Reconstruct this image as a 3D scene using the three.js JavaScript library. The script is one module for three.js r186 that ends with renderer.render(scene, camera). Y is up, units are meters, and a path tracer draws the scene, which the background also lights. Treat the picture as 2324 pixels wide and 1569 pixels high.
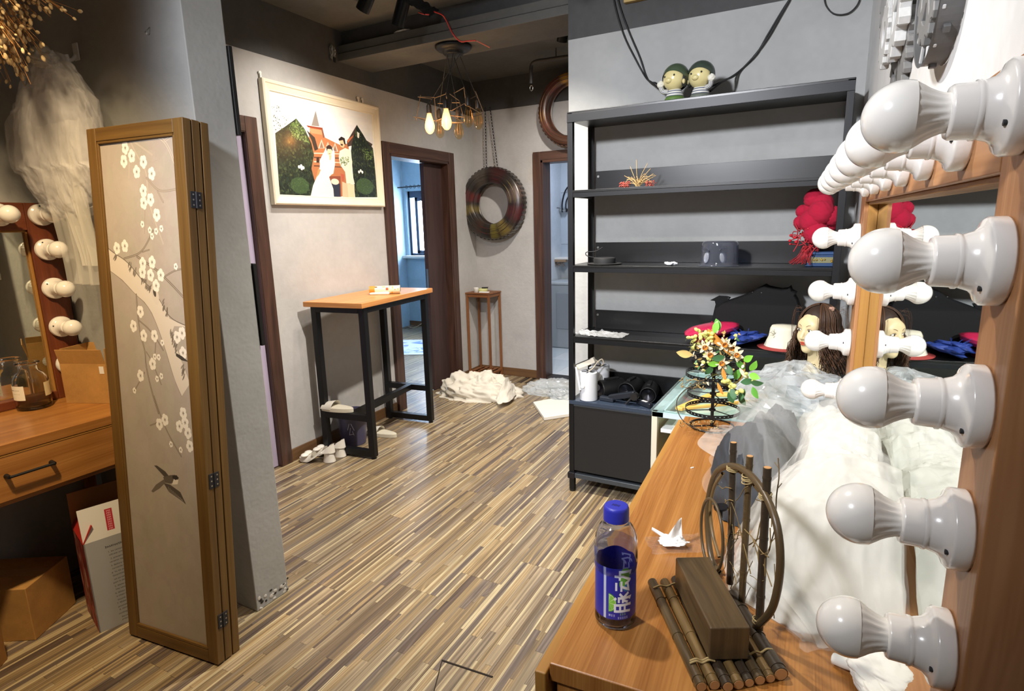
import * as THREE from 'three';
import { RoundedBoxGeometry } from 'three/addons/geometries/RoundedBoxGeometry.js';
import { mergeGeometries, mergeVertices } from 'three/addons/utils/BufferGeometryUtils.js';
import { MarchingCubes } from 'three/addons/objects/MarchingCubes.js';
import { RectAreaLightUniformsLib } from 'three/addons/lights/RectAreaLightUniformsLib.js';

RectAreaLightUniformsLib.init();
const scene = new THREE.Scene();
const renderer = new THREE.WebGLRenderer({ antialias: true });
renderer.toneMapping = THREE.LinearToneMapping;
renderer.toneMappingExposure = 1.0;
renderer.shadowMap.enabled = true;
scene.background = new THREE.Color().setRGB(22, 26.5, 33);   // overcast daylight outside the windows

// ---------- camera ----------
const FOCAL = 1338.43, YAW = 0.504412, PITCH = -0.202795, ROLL = -0.0259735;
const camera = new THREE.PerspectiveCamera(2 * Math.atan(784.5 / FOCAL) * 180 / Math.PI, 2324 / 1569, 0.02, 80);
camera.position.set(0, 1.45, 0);
camera.rotation.set(PITCH, YAW, ROLL, 'YXZ');
camera.updateMatrixWorld(true);
scene.add(camera);

// ---------- lights ----------
// [lamp position, aim, intensity, cone half angle, penumbra, colour, radius factor]
const WARM = 0xffdfae, NEUTRAL = 0xfff6ea, COOL = 0xf6f8ff;
const TRACK_LAMPS = [
  { at: [-1.22, 2.58, -2.25], aim: [-1.9, 0.0, -2.75], power: 24, cone: 1.0, blend: 0.8, color: NEUTRAL, soft: 1.6 },
  { at: [-0.95, 2.58, -1.25], aim: [-0.25, 0.7, -1.75], power: 8.5, cone: 1.0, blend: 0.9, color: NEUTRAL, soft: 1.6 },
  { at: [-1.15, 2.58, 0.55], aim: [-0.45, 1.0, -3.1], power: 44, cone: 0.68, blend: 0.9, color: COOL, soft: 7 },
  { at: [-1.6, 2.58, -0.4], aim: [-2.6, 0.75, -0.9], power: 16, cone: 0.66, blend: 0.9, color: WARM, soft: 3 },
  { at: [-1.65, 2.58, -3.75], aim: [-2.35, 0.8, -4.5], power: 10, cone: 1.1, blend: 0.9, color: NEUTRAL, soft: 1.6 },  // fill lamp added to brighten the far corridor
];
// the two lamp heads that show under the ceiling, aimed at the wedding picture
const PICTURE_LAMPS = [
  { at: [-2.28, 2.56, -2.60], aim: [-2.97, 1.75, -2.66], power: 3.8, cone: 0.85, blend: 0.95, color: NEUTRAL, soft: 1.2 },
  { at: [-2.26, 2.55, -2.86], aim: [-2.99, 1.3, -3.0], power: 3.8, cone: 0.85, blend: 0.95, color: NEUTRAL, soft: 1.2 },
];

// ---------- helpers ----------
const V = (x, y, z) => new THREE.Vector3(x, y, z);
let seed = 12345;
const rnd = () => { seed = (seed * 1664525 + 1013904223) >>> 0; return seed / 4294967296; };
const rr = (a, b) => a + (b - a) * rnd();
const pick = (a) => a[Math.floor(rnd() * a.length)];
const Q = camera.quaternion.clone(), EYE = camera.position.clone();
const ray = (px, py) => V((px - 1162) / FOCAL, -(py - 784.5) / FOCAL, -1).applyQuaternion(Q);
const hit = (px, py, p, n) => { const d = ray(px, py); return EYE.clone().addScaledVector(d, p.clone().sub(EYE).dot(n) / d.dot(n)); };
const onY = (px, py, y = 0) => hit(px, py, V(0, y, 0), V(0, 1, 0));
const onX = (px, py, x) => hit(px, py, V(x, 0, 0), V(1, 0, 0));
const onZ = (px, py, z) => hit(px, py, V(0, 0, z), V(0, 0, 1));
const toPx = (p) => { const c = p.clone().sub(EYE).applyQuaternion(Q.clone().invert()); return [1162 + FOCAL * c.x / -c.z, 784.5 - FOCAL * c.y / -c.z, -c.z]; };
// wall frames: local x along the wall, local z out of the wall into the room
const frame = (o, a) => ({ o, a, n: V(Math.sin(a), 0, Math.cos(a)), t: V(Math.cos(a), 0, -Math.sin(a)),
  at(x, y, z = 0) { return this.o.clone().addScaledVector(this.t, x).addScaledVector(this.n, z).setY(y); },
  px(px, py, z = 0) { const P = hit(px, py, this.at(0, 0, z), this.n); return V(P.clone().sub(this.o).dot(this.t), P.y, z); } });
const LW = frame(V(-2.97, 0, -2.4), Math.PI / 2 + 0.04);
const RW = frame(V(0.11, 0, -2.13), -(Math.PI / 2 - 0.061));

const taken = {};
function numbered(n) { const k = taken[n] = (taken[n] ?? -1) + 1; return k ? n + '_' + String(k).padStart(3, '0') : n; }
const shade = (o) => { o.castShadow = true; o.receiveShadow = true; return o; };
function thing(name, label, category, pos = V(0, 0, 0), ry = 0, group) {
  const o = new THREE.Group(); o.name = numbered(name); o.position.copy(pos); o.rotation.y = ry;
  o.userData = { label, category }; if (group) o.userData.group = group; scene.add(o); return o;
}
function part(parent, name, geo, mat, label) {
  const m = shade(new THREE.Mesh(geo, mat)); m.name = name; if (label) m.userData.label = label; parent.add(m); return m;
}
function single(name, label, category, geo, mat, pos = V(0, 0, 0), ry = 0, group) {
  const m = shade(new THREE.Mesh(geo, mat)); m.name = numbered(name); m.position.copy(pos); m.rotation.y = ry;
  m.userData = { label, category }; if (group) m.userData.group = group; scene.add(m); return m;
}
function struct(name, geo, mat, label) {
  const m = shade(new THREE.Mesh(geo, mat)); m.name = name; m.userData = { kind: 'structure' }; if (label) m.userData.label = label; scene.add(m); return m;
}
function structGroup(name, label) { const g = new THREE.Group(); g.name = name; g.userData = { kind: 'structure' }; if (label) g.userData.label = label; scene.add(g); return g; }

const merge = (l) => { const g = l.map((x) => { const y = x.index ? x.toNonIndexed() : x; for (const k of Object.keys(y.attributes)) if (!['position', 'normal', 'uv'].includes(k)) y.deleteAttribute(k); y.morphAttributes = {}; return y; }); return g.length === 1 ? g[0] : mergeGeometries(g, false); };
const mv = (g, x = 0, y = 0, z = 0) => g.translate(x, y, z);
const rot = (g, x = 0, y = 0, z = 0) => { if (x) g.rotateX(x); if (y) g.rotateY(y); if (z) g.rotateZ(z); return g; };
// box projection of uv in metres, u along the grain axis
function buv(geo, axis = 'x', ou = 0, ov = 0) {
  const g = geo.index ? geo.toNonIndexed() : geo, p = g.attributes.position, uv = new Float32Array(p.count * 2);
  const a = V(0, 0, 0), b = V(0, 0, 0), c = V(0, 0, 0), K = ['x', 'y', 'z'];
  for (let i = 0; i < p.count; i += 3) {
    a.fromBufferAttribute(p, i); b.fromBufferAttribute(p, i + 1); c.fromBufferAttribute(p, i + 2);
    const n = b.clone().sub(a).cross(c.clone().sub(a)), m = [Math.abs(n.x), Math.abs(n.y), Math.abs(n.z)];
    const k = K[m.indexOf(Math.max(...m))], rest = K.filter((q) => q !== k);
    const u = k === axis ? rest[0] : axis, v = rest.find((q) => q !== u);
    [a, b, c].forEach((q, j) => { uv[(i + j) * 2] = q[u] + ou; uv[(i + j) * 2 + 1] = q[v] + ov; });
  }
  g.setAttribute('uv', new THREE.BufferAttribute(uv, 2)); return g;
}
const box = (w, h, d, x = 0, y = 0, z = 0, r = 0.002, axis) => {
  const lim = Math.min(w, h, d) * 0.45; const g = r > 0 ? new RoundedBoxGeometry(w, h, d, 1, Math.min(r, lim)) : new THREE.BoxGeometry(w, h, d);
  let ax = axis; if (!ax) ax = w >= h && w >= d ? 'x' : h >= d ? 'y' : 'z';
  const q = buv(g, ax); q.translate(x, y, z); const uv = q.attributes.uv; const s = (x * 7.3 + y * 3.1 + z * 5.7) % 1; for (let i = 0; i < uv.count; i++) uv.setXY(i, uv.getX(i) + s, uv.getY(i) + s * 0.7); return q;
};
// a box from corner to corner
const span = (x0, x1, y0, y1, z0, z1, r = 0.002, axis) => box(x1 - x0, y1 - y0, z1 - z0, (x0 + x1) / 2, (y0 + y1) / 2, (z0 + z1) / 2, r, axis);
const cyl = (r1, r2, h, x = 0, y = 0, z = 0, n = 20) => mv(new THREE.CylinderGeometry(r1, r2, h, n), x, y, z);
const sph = (r, x = 0, y = 0, z = 0, w = 16, h = 12) => mv(new THREE.SphereGeometry(r, w, h), x, y, z);
const ell = (a, b, c, x = 0, y = 0, z = 0, w = 18, h = 14) => mv(new THREE.SphereGeometry(1, w, h).scale(a, b, c), x, y, z);
const tor = (R, r, x = 0, y = 0, z = 0, a = 8, b = 32, arc = Math.PI * 2) => mv(new THREE.TorusGeometry(R, r, a, b, arc), x, y, z);
const lathe = (pts, n = 28) => new THREE.LatheGeometry(pts.map(([a, b]) => new THREE.Vector2(Math.max(a, 0.00001), b)), n);
const curve = (pts, closed = false) => new THREE.CatmullRomCurve3(pts.map((p) => p.isVector3 ? p : V(...p)), closed, 'centripetal');
const tube = (pts, r, seg = 24, rad = 6, closed = false) => new THREE.TubeGeometry(curve(pts, closed), seg, r, rad, closed);
const bar = (a, b, r, n = 8, r2 = r) => { const d = b.clone().sub(a), g = new THREE.CylinderGeometry(r2, r, d.length(), n); g.applyQuaternion(new THREE.Quaternion().setFromUnitVectors(V(0, 1, 0), d.clone().normalize())); return g.translate((a.x + b.x) / 2, (a.y + b.y) / 2, (a.z + b.z) / 2); };

// value noise
const perm = new Uint8Array(512); { let s = 7; for (let i = 0; i < 256; i++) perm[i] = i; for (let i = 255; i > 0; i--) { s = (s * 1103515245 + 12345) & 0x7fffffff; const j = s % (i + 1); [perm[i], perm[j]] = [perm[j], perm[i]]; } for (let i = 0; i < 256; i++) perm[i + 256] = perm[i]; }
const fade = (t) => t * t * (3 - 2 * t);
function n3(x, y = 0, z = 0) {
  const X = Math.floor(x), Y = Math.floor(y), Z = Math.floor(z), fx = fade(x - X), fy = fade(y - Y), fz = fade(z - Z);
  const h = (i, j, k) => perm[perm[perm[(X + i) & 255] + ((Y + j) & 255)] + ((Z + k) & 255)] / 255;
  const l = (a, b, t) => a + (b - a) * t;
  return l(l(l(h(0, 0, 0), h(1, 0, 0), fx), l(h(0, 1, 0), h(1, 1, 0), fx), fy), l(l(h(0, 0, 1), h(1, 0, 1), fx), l(h(0, 1, 1), h(1, 1, 1), fx), fy), fz) * 2 - 1;
}
const fbm = (x, y = 0, z = 0, o = 4) => { let s = 0, a = 0.5, f = 1; for (let i = 0; i < o; i++) { s += a * n3(x * f, y * f, z * f); a *= 0.5; f *= 2.03; } return s; };
// 2d noise that tiles over [0,1) with nx, ny cells
function tn(u, v, nx, ny, s = 0) {
  const x = u * nx, y = v * ny, X = Math.floor(x), Y = Math.floor(y), fx = fade(x - X), fy = fade(y - Y);
  const h = (i, j) => perm[perm[((X + i) % nx + nx + s) & 255] + (((Y + j) % ny + ny) & 255)] / 255;
  return (h(0, 0) * (1 - fx) + h(1, 0) * fx) * (1 - fy) + (h(0, 1) * (1 - fx) + h(1, 1) * fx) * fy;
}
function dataTex(w, h, fn, ru = 1, rv = 1, srgb = true) {
  const d = new Uint8Array(w * h * 4);
  for (let j = 0; j < h; j++) for (let i = 0; i < w; i++) { const c = fn(i / w, j / h); const k = (j * w + i) * 4; d[k] = Math.max(0, Math.min(255, c[0])); d[k + 1] = Math.max(0, Math.min(255, c[1])); d[k + 2] = Math.max(0, Math.min(255, c[2])); d[k + 3] = 255; }
  const t = new THREE.DataTexture(d, w, h); t.wrapS = t.wrapT = THREE.RepeatWrapping; t.magFilter = THREE.LinearFilter; t.minFilter = THREE.LinearMipmapLinearFilter; t.generateMipmaps = true; if (srgb) t.colorSpace = THREE.SRGBColorSpace; t.repeat.set(ru, rv); t.needsUpdate = true; return t;
}
function canvasTex(w, h, draw) {
  const c = document.createElement('canvas'); c.width = w; c.height = h; const g = c.getContext('2d'); draw(g, w, h);
  const t = new THREE.CanvasTexture(c); t.colorSpace = THREE.SRGBColorSpace; t.wrapS = t.wrapT = THREE.ClampToEdgeWrapping; return t;
}
const hex = (h) => [(h >> 16) & 255, (h >> 8) & 255, h & 255];
const mixc = (a, b, t) => a.map((v, i) => v + (b[i] - v) * t);
// wood: grain along u; one tile covers 1/ru by 1/rv metres
function woodTex(c1, c2, s, ru = 1, rv = 2.5, w = 512, h = 256, knots = 0.35, F = 1) {
  const A = hex(c1), B = hex(c2);
  return dataTex(w, h, (u, v) => {
    const wob = (tn(u, v, 3, 4, s) - 0.5) * 0.10;
    const fine = tn(u, v + wob, 6, 96 * F, s + 11) * 0.5 + tn(u, v, 12, 128 * F, s + 5) * 0.3;
    const ring = 0.5 + 0.5 * Math.sin((v + wob * 1.6) * 40 * knots * 6.283 / 2);
    const coarse = tn(u, v + wob, 2, 14, s + 23);
    const t = Math.min(1, Math.max(0, fine * 0.6 + coarse * 0.4 + ring * 0.16 - 0.14));
    return mixc(A, B, t);
  }, ru, rv);
}
const bumpTex = dataTex(256, 256, (u, v) => { const k = 255 * (tn(u, v, 16, 16) * 0.5 + tn(u, v, 64, 64, 9) * 0.35 + tn(u, v, 128, 128, 3) * 0.15); return [k, k, k]; }, 1.5, 1.5, false);
const M = (color, roughness = 0.6, o = {}) => new THREE.MeshStandardMaterial({ color, roughness, ...o });
const P = (color, roughness = 0.6, o = {}) => new THREE.MeshPhysicalMaterial({ color, roughness, ...o });
const blotchTex = (c, k, s, ru = 0.5) => { const A = hex(c); return dataTex(256, 256, (u, v) => { const n = 1 + k * ((tn(u, v, 5, 5, s) - 0.5) * 1.2 + (tn(u, v, 20, 20, s + 4) - 0.5) * 0.6 + (tn(u, v, 90, 90, s + 8) - 0.5) * 0.5); return A.map((x) => x * n); }, ru, ru); };
const paint = (c, s, k = 0.06, rough = 0.75) => M(0xffffff, rough, { map: blotchTex(c, k, s), bumpMap: bumpTex, bumpScale: 0.0012 });
const mats = {
  wallLeft: paint(0xb8b6b4, 1), wallBack: paint(0xb8b6b4, 2), wallShelf: paint(0xa8a9a7, 3), wallNear: paint(0xa8a9a7, 4), wallRight: paint(0xcdcdcb, 5), partition: paint(0xa8a9a7, 6),
  darkPaint: paint(0x4a4a4a, 7, 0.14), ceiling: paint(0x5c5b57, 8, 0.12), blueWall: paint(0xa9c4d4, 9), plaster: paint(0xe8edf0, 10, 0.1), whiteWall: paint(0xd8dde2, 11),
  casing: M(0xffffff, 0.42, { map: woodTex(0x35241f, 0x6b4a3b, 3, 1, 2.5) }), leaf: M(0xffffff, 0.5, { map: woodTex(0x3a2a29, 0x4e3a37, 8, 1, 2) }), purpleLeaf: M(0xffffff, 0.5, { map: woodTex(0xa79bb4, 0xbdb2c8, 9, 1, 2) }),
  baseboard: M(0xffffff, 0.5, { map: woodTex(0x5d4129, 0x80603d, 4, 1, 4) }),
  desk: P(0xffffff, 0.34, { map: woodTex(0x8a5522, 0xcd9452, 5, 1, 2.6, 1024, 512, 0.35, 2), clearcoat: 0.25, clearcoatRoughness: 0.3 }),
  deskDark: M(0xffffff, 0.42, { map: woodTex(0x8a5522, 0xcd9452, 12, 1, 2.6, 1024, 512, 0.35, 2) }), deskTrim: M(0xffffff, 0.5, { map: woodTex(0x9a6a2c, 0xb98a45, 13, 1, 3) }),
  mirrorFrame: M(0xffffff, 0.4, { map: woodTex(0x96643c, 0xc8976a, 14, 1, 3) }), mirrorFrameLeft: M(0xffffff, 0.45, { map: woodTex(0x5a2a16, 0x8a4a28, 15, 1, 3) }),  // left frame uses a darker, redder copy of the mirror frame wood
  screenWood: M(0xffffff, 0.5, { map: woodTex(0x5d421c, 0x866631, 16, 1, 4) }), screenSide: M(0xffffff, 0.55, { map: woodTex(0x5d421c, 0x866631, 17, 1, 4) }),
  blackSteel: M(0x131417, 0.42, { metalness: 0.3 }), blackWood: M(0xffffff, 0.34, { map: woodTex(0x0c0c0c, 0x191919, 18, 1, 3) }), steelRail: M(0x4b5158, 0.35, { metalness: 0.5 }),
  orangeTop: M(0xffffff, 0.35, { map: woodTex(0xbd7a3e, 0xe6ab6c, 19, 1, 2.5) }), standWood: M(0xffffff, 0.5, { map: woodTex(0x6a3f22, 0xa06a3e, 20, 1, 4) }),
  porcelain: P(0xeeeae4, 0.22, { clearcoat: 0.7, clearcoatRoughness: 0.08 }), globe: P(0xf2efe8, 0.2, { clearcoat: 0.8, clearcoatRoughness: 0.06 }), collar: M(0xebe7e0, 0.4),
  mirror: M(0xe9efec, 0.015, { metalness: 1 }), glass: P(0xffffff, 0.02, { transmission: 1, thickness: 0, ior: 1.45 }), solidGlass: P(0xf4fbf7, 0.02, { transmission: 1, thickness: 0.006, ior: 1.48 }),
  white: M(0xe9e6df, 0.6), cream: M(0xe6d9bb, 0.6), black: M(0x101011, 0.5), darkGrey: M(0x2b2c2e, 0.6), cable: M(0x1d1d1e, 0.6), steel: M(0xb8b8b6, 0.3, { metalness: 1 }), darkMetal: M(0x35353a, 0.35, { metalness: 0.8 }),
  card: M(0xffffff, 0.85, { map: blotchTex(0xb88a4c, 0.08, 21, 3) }), cardDark: M(0xffffff, 0.85, { map: blotchTex(0xa5763e, 0.08, 22, 3) }),
};
function lampLight(parent, { at, aim, power, cone, blend, color, soft }) {
  const l = new THREE.SpotLight(color, power, 0, cone, blend, 2); l.position.set(...at); l.target.position.set(...aim); l.castShadow = true; l.shadow.radius = soft; l.shadow.mapSize.set(1024, 1024); l.shadow.bias = -0.001;
  l.name = 'lamp_light'; l.target.name = 'lamp_aim'; scene.add(l, l.target); return l;
}
// a cylindrical track lamp: the light leaves the open mouth
const lampGlow = M(0xffffff, 0.5, { emissive: 0xfff0d8, emissiveIntensity: 3 });
const headMat = M(0x17181a, 0.35, { metalness: 0.5 });
function trackLamp(label, L, r = 0.034, len = 0.13) {
  const at = V(...L.at), d = V(...L.aim).sub(at).normalize(), t = thing('track_lamp', label, 'lamp', at, 0, 'black track lamps under the ceiling');
  const q = new THREE.Quaternion().setFromUnitVectors(V(0, -1, 0), d), turn = (g) => g.applyQuaternion(q);
  part(t, 'head', turn(lathe([[0.0001, len], [r * 0.92, len], [r, len - 0.006], [r, 0], [r * 0.9, 0], [r * 0.88, 0.02], [0.0001, 0.022]].map(([a, b]) => [a, b + 0.006]), 28)), headMat);
  part(t, 'lens', turn(cyl(r * 0.86, r * 0.86, 0.004, 0, 0.024, 0)), lampGlow);
  const top = d.clone().multiplyScalar(-len * 0.6), up = V(top.x, Math.max(0.08, 2.70 - at.y), top.z);
  part(t, 'stem', bar(top, up, 0.008, 10), headMat);
  part(t, 'mount', box(0.16, 0.028, 0.036, up.x, 2.716 - at.y, up.z, 0.004), headMat);
  const s = at.clone().addScaledVector(d, 0.006); lampLight(scene, { ...L, at: s.toArray() });
  return t;
}
// noise-shaped lump; d*r scaled by (a,b,c); floorY flattens the underside
function blob(a, b, c, { amp = 0.25, f = 2, s = 0, ridge = 0, rf = 4, floor = null, w = 56, h = 40, o = 4 } = {}) {
  const g = mergeVertices((() => { const q = new THREE.SphereGeometry(1, w, h); q.deleteAttribute('uv'); q.deleteAttribute('normal'); return q; })(), 1e-4), p = g.attributes.position;
  for (let i = 0; i < p.count; i++) {
    const x = p.getX(i), y = p.getY(i), z = p.getZ(i);
    let r = 1 + amp * fbm(x * f + s, y * f + s * 1.7, z * f - s, o); if (ridge) r += ridge * (0.5 - Math.abs(fbm(x * rf - s, y * rf + 3, z * rf + s, 3)) * 2.2);
    let Y = y * r * b; if (floor !== null && Y < floor) Y = floor + (Y - floor) * 0.02; p.setXYZ(i, x * r * a, Y, z * r * c);
  }
  g.computeVertexNormals(); const n = g.attributes.position.count; g.setAttribute('uv', new THREE.BufferAttribute(new Float32Array(n * 2), 2)); return g;
}
// a sheet over [0,1]^2 given by a function
function sheet(fn, nu = 40, nv = 40) {
  const pos = [], uv = [], idx = [];
  for (let j = 0; j <= nv; j++) for (let i = 0; i <= nu; i++) { const q = fn(i / nu, j / nv); pos.push(q.x, q.y, q.z); uv.push(i / nu, j / nv); }
  for (let j = 0; j < nv; j++) for (let i = 0; i < nu; i++) { const a = j * (nu + 1) + i, b = a + 1, c = a + nu + 1, d = c + 1; idx.push(a, b, d, a, d, c); }
  const g = new THREE.BufferGeometry(); g.setAttribute('position', new THREE.Float32BufferAttribute(pos, 3)); g.setAttribute('uv', new THREE.Float32BufferAttribute(uv, 2)); g.setIndex(idx); g.computeVertexNormals(); return g;
}
const DS = { side: THREE.DoubleSide };
const tulle = M(0xe9e6dc, 0.9, { ...DS, transparent: true, opacity: 0.30 }), veilM = M(0xf1eff0, 0.9, { ...DS, transparent: true, opacity: 0.17 }), tulleThin = M(0xf3f1ec, 0.9, { ...DS, transparent: true, opacity: 0.10 }), tulleDense = M(0xe9e6da, 0.95, { ...DS, transparent: true, opacity: 0.6 });
const film = P(0xf4f7f8, 0.14, { ...DS, transmission: 0.72, thickness: 0, ior: 1.4 });
const filmClear = P(0xffffff, 0.06, { ...DS, transmission: 0.96, thickness: 0, ior: 1.4 });
// ================= the setting =================
const CEIL = 2.73, ZS = -3.12, ZBACK = -4.90, YPAINT = 2.435;
const inFrame = (F, geo) => { geo.rotateY(F.a); geo.translate(F.o.x, 0, F.o.z); return geo; };

// ---- floor of narrow multi-tone strips ----
const floor = structGroup('floor', 'striped brown and cream laminate floor');
part(floor, 'subfloor', span(-5.7, 1.2, -0.12, -0.006, -7.1, 1.9, 0), M(0x3a2f22, 0.8));
const grainTex = dataTex(512, 256, (u, v) => { const w = (tn(u, v, 4, 8, 2) - 0.5) * 0.05; const k = 0.62 + 0.42 * (tn(u, v + w, 8, 90, 5) * 0.5 + tn(u, v + w, 16, 128, 8) * 0.25 + tn(u, v + w, 3, 30, 1) * 0.25) + 0.12 * (Math.sin((v + w * 2) * 160) * 0.5); return [255 * k, 253 * k, 250 * k]; });
const stripTones = [0x75655a, 0x8d7a62, 0xa8926f, 0xbda47c, 0xdccaa2, 0x988873, 0x83756a, 0xb3a082];
const toneWeight = [0.9, 2.4, 3, 2.4, 1, 2.4, 1, 2];
const stripMats = stripTones.map((c) => P(c, 0.36, { map: grainTex, bumpMap: grainTex, bumpScale: 0.0004, clearcoat: 0.15, clearcoatRoughness: 0.25 }));
{
  const variants = [];
  for (let k = 0; k < 10; k++) {
    const g = new THREE.BoxGeometry(1, 0.006, 1); g.translate(0, -0.003, 0);
    const uv = g.attributes.uv, p = g.attributes.position, ou = rnd(), ov = rnd();
    for (let i = 0; i < uv.count; i++) uv.setXY(i, ou + p.getZ(i) * 0.35, ov + p.getX(i) * 0.07);
    variants.push(g);
  }
  const wsum = toneWeight.reduce((a, b) => a + b, 0);
  const tone = () => { let r = rnd() * wsum; for (let i = 0; i < toneWeight.length; i++) { r -= toneWeight[i]; if (r <= 0) return i; } return 0; };
  const sets = [[.012, .022, .008, .026, .014, .009, .030, .012, .018, .010, .024, .01], [.024, .009, .016, .028, .011, .02, .008, .026, .013, .022, .008, .01], [.01, .028, .013, .018, .009, .024, .012, .02, .01, .03, .008, .013]];
  const strips = [], ang = 0.03, ca = Math.cos(ang), sa = Math.sin(ang);
  for (let bx = -6.2; bx < 1.0; bx += 0.1955) {
    const set = pick(sets); let x = bx; const off = rr(0, 1.2);
    for (const w of set) {
      let prev = -1;
      for (let b0 = 1.9 + off; b0 > -7.1; b0 -= 1.2) {
        let z = b0;
        while (z > b0 - 1.199) {
          let len = pick([0.2, 0.3, 0.4, 0.5, 0.6, 0.75]); if (z - len < b0 - 1.2 + 0.1) len = z - b0 + 1.2;
          let t = tone(); if (t === prev) t = tone(); if (w > 0.017 && t === 4) t = 3; if (w < 0.013 && rnd() < 0.45) t = 4; prev = t;
          const cx = x + w / 2, cz = z - len / 2, X = cx * ca + (cz + 2) * sa, Z = -cx * sa * 0 + cz;
          strips.push({ x: X, z: Z, w, len, t }); z -= len;
        }
      }
      x += w;
    }
  }
  const inRoom = (s) => s.x > -3.15 && s.x < 0.35 && s.z > -5.0 && s.z < 1.7, inBlue = (s) => s.x > -5.6 && s.x <= -3.0 && s.z > -6.95 && s.z < -3.2;
  const all = strips.filter((s) => inRoom(s) || inBlue(s));
  for (const s of all) {
    s.area = 0;
    const c = toPx(V(s.x, 0, s.z)); if (c[2] < 0.2 || c[0] < -20 || c[0] > 1420 || c[1] < 700 || c[1] > 1590) continue;
    if (s.x > -0.42 || s.x < -3.0 && s.z < -1.3) continue; if (s.z < -1.25 && s.z > -1.45 && s.x < -1.87) continue; if (s.x < -1.95 && s.z < -1.4 && s.z > -2.2) continue; if (s.x > -1.2 && s.z < -2.8) continue; if (s.x < -2.3 && s.z > -1.3) continue;
    const q = [[-1, -1], [1, -1], [1, 1], [-1, 1]].map(([i, j]) => toPx(V(s.x + i * s.w / 2, 0, s.z + j * s.len / 2)));
    let a = 0; for (let i = 0; i < 4; i++) { const [x1, y1] = q[i], [x2, y2] = q[(i + 1) % 4]; a += x1 * y2 - x2 * y1; } s.area = Math.abs(a);
  }
  all.sort((a, b) => b.area - a.area);
  const rest = [], col = new THREE.Color();
  all.forEach((s, i) => {
    const near = i < 300 && s.area > 0;
    if (near) {
      const m = part(floor, 'plank', variants[i % variants.length], stripMats[s.t]); m.scale.set(s.w - 0.0004, 1, s.len - 0.0006); m.position.set(s.x, 0, s.z); m.rotation.y = ang;
    } else {
      const g = variants[i % variants.length].clone(); g.scale(s.w - 0.0004, 1, s.len - 0.0006); g.rotateY(ang); g.translate(s.x, 0, s.z);
      col.set(stripTones[s.t]); const n = g.attributes.position.count, c = new Float32Array(n * 3); for (let k = 0; k < n; k++) { c[k * 3] = col.r; c[k * 3 + 1] = col.g; c[k * 3 + 2] = col.b; }
      g.setAttribute('color', new THREE.BufferAttribute(c, 3)); rest.push(g);
    }
  });
  const m = part(floor, 'planks_beyond', mergeGeometries(rest, false), P(0xffffff, 0.36, { map: grainTex, vertexColors: true, clearcoat: 0.15, clearcoatRoughness: 0.25 })); m.userData.kind = 'stuff';
}
// access cut in the floor near the desk: two dark saw lines
{
  const a = onY(1003, 1500), b = onY(1118, 1538), c = onY(985, 1569);
  const t = thing('floor_hatch_cut', 'rough dark saw cut in the striped laminate floor', 'floor cut', V(0, 0, 0));
  part(t, 'cross_cut', bar(a.setY(0.0005), b.setY(0.0005), 0.0035, 6), M(0x2a2116, 0.9)); part(t, 'side_cut', bar(a, c.setY(0.0005), 0.002, 6), M(0x3a2e1e, 0.9));
}

// ---- ceiling, beam ----
struct('ceiling', span(-5.7, 1.2, CEIL, CEIL + 0.12, -5.1, 1.9, 0), mats.ceiling, 'dark grey painted ceiling');
{
  const b = structGroup('ceiling_beam', 'dark grey boxed beam under the ceiling');
  part(b, 'beam_casing', merge([span(-3.05, -1.3, 2.535, 2.582, -3.5, -3.155, 0.003), span(-3.05, -1.3, 2.586, 2.634, -3.5, -3.165, 0.003)]), mats.ceiling);
  part(b, 'beam_core', span(-3.05, -1.3, 2.634, CEIL, -3.5, -3.21, 0), mats.darkPaint);
}
// ---- left wall with two doorways ----
const TH = 0.13, D1 = [-0.90, -0.068], D2 = [1.205, 2.035], DTOP = 1.995;
{
  const w = (x0, x1, y0, y1, m, name, l) => struct(name, inFrame(LW, span(x0, x1, y0, y1, -TH, 0, 0)), m, l);
  w(-1.1, D1[0], 0, YPAINT, mats.wallLeft, 'wall_left_1'); w(D1[0], D1[1], DTOP, YPAINT, mats.wallLeft, 'wall_left_2');
  w(D1[1], D2[0], 0, YPAINT, mats.wallLeft, 'wall_left_3', 'light grey wall with the wedding picture'); w(D2[0], D2[1], DTOP, YPAINT, mats.wallLeft, 'wall_left_4'); w(D2[1], 2.56, 0, YPAINT, mats.wallLeft, 'wall_left_5');
  w(-1.1, 2.56, YPAINT, CEIL, mats.darkPaint, 'wall_left_upper', 'dark painted band above the grey wall');
  for (const [a, b, k] of [[0.016, 1.12, 1], [2.11, 2.52, 2]]) struct('baseboard_left_' + k, inFrame(LW, span(a, b, 0, 0.078, 0, 0.012)), mats.baseboard);
}
// ---- back wall with the bathroom doorway ----
const b3 = onZ(1211, 345, ZBACK), b3i = onZ(1229, 363, ZBACK), B3X = b3i.x, B3R = B3X + 0.72;
struct('wall_back_1', span(-3.2, B3X, 0, 2.465, ZBACK - 0.13, ZBACK, 0), mats.wallBack, 'grey back wall with the hanging tyre');
struct('wall_back_2', span(B3X, B3R, 1.995, 2.465, ZBACK - 0.13, ZBACK, 0), mats.wallBack);
struct('wall_back_upper', span(-3.2, -1.3, 2.465, CEIL, ZBACK - 0.13, ZBACK, 0), mats.darkPaint, 'dark painted band above the back wall');
struct('wall_back_3', span(B3R, -1.3, 0, 2.465, ZBACK - 0.13, ZBACK, 0), mats.wallBack);
struct('baseboard_back', span(-3.06, b3.x, 0, 0.078, ZBACK, ZBACK + 0.012), mats.baseboard);
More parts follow.
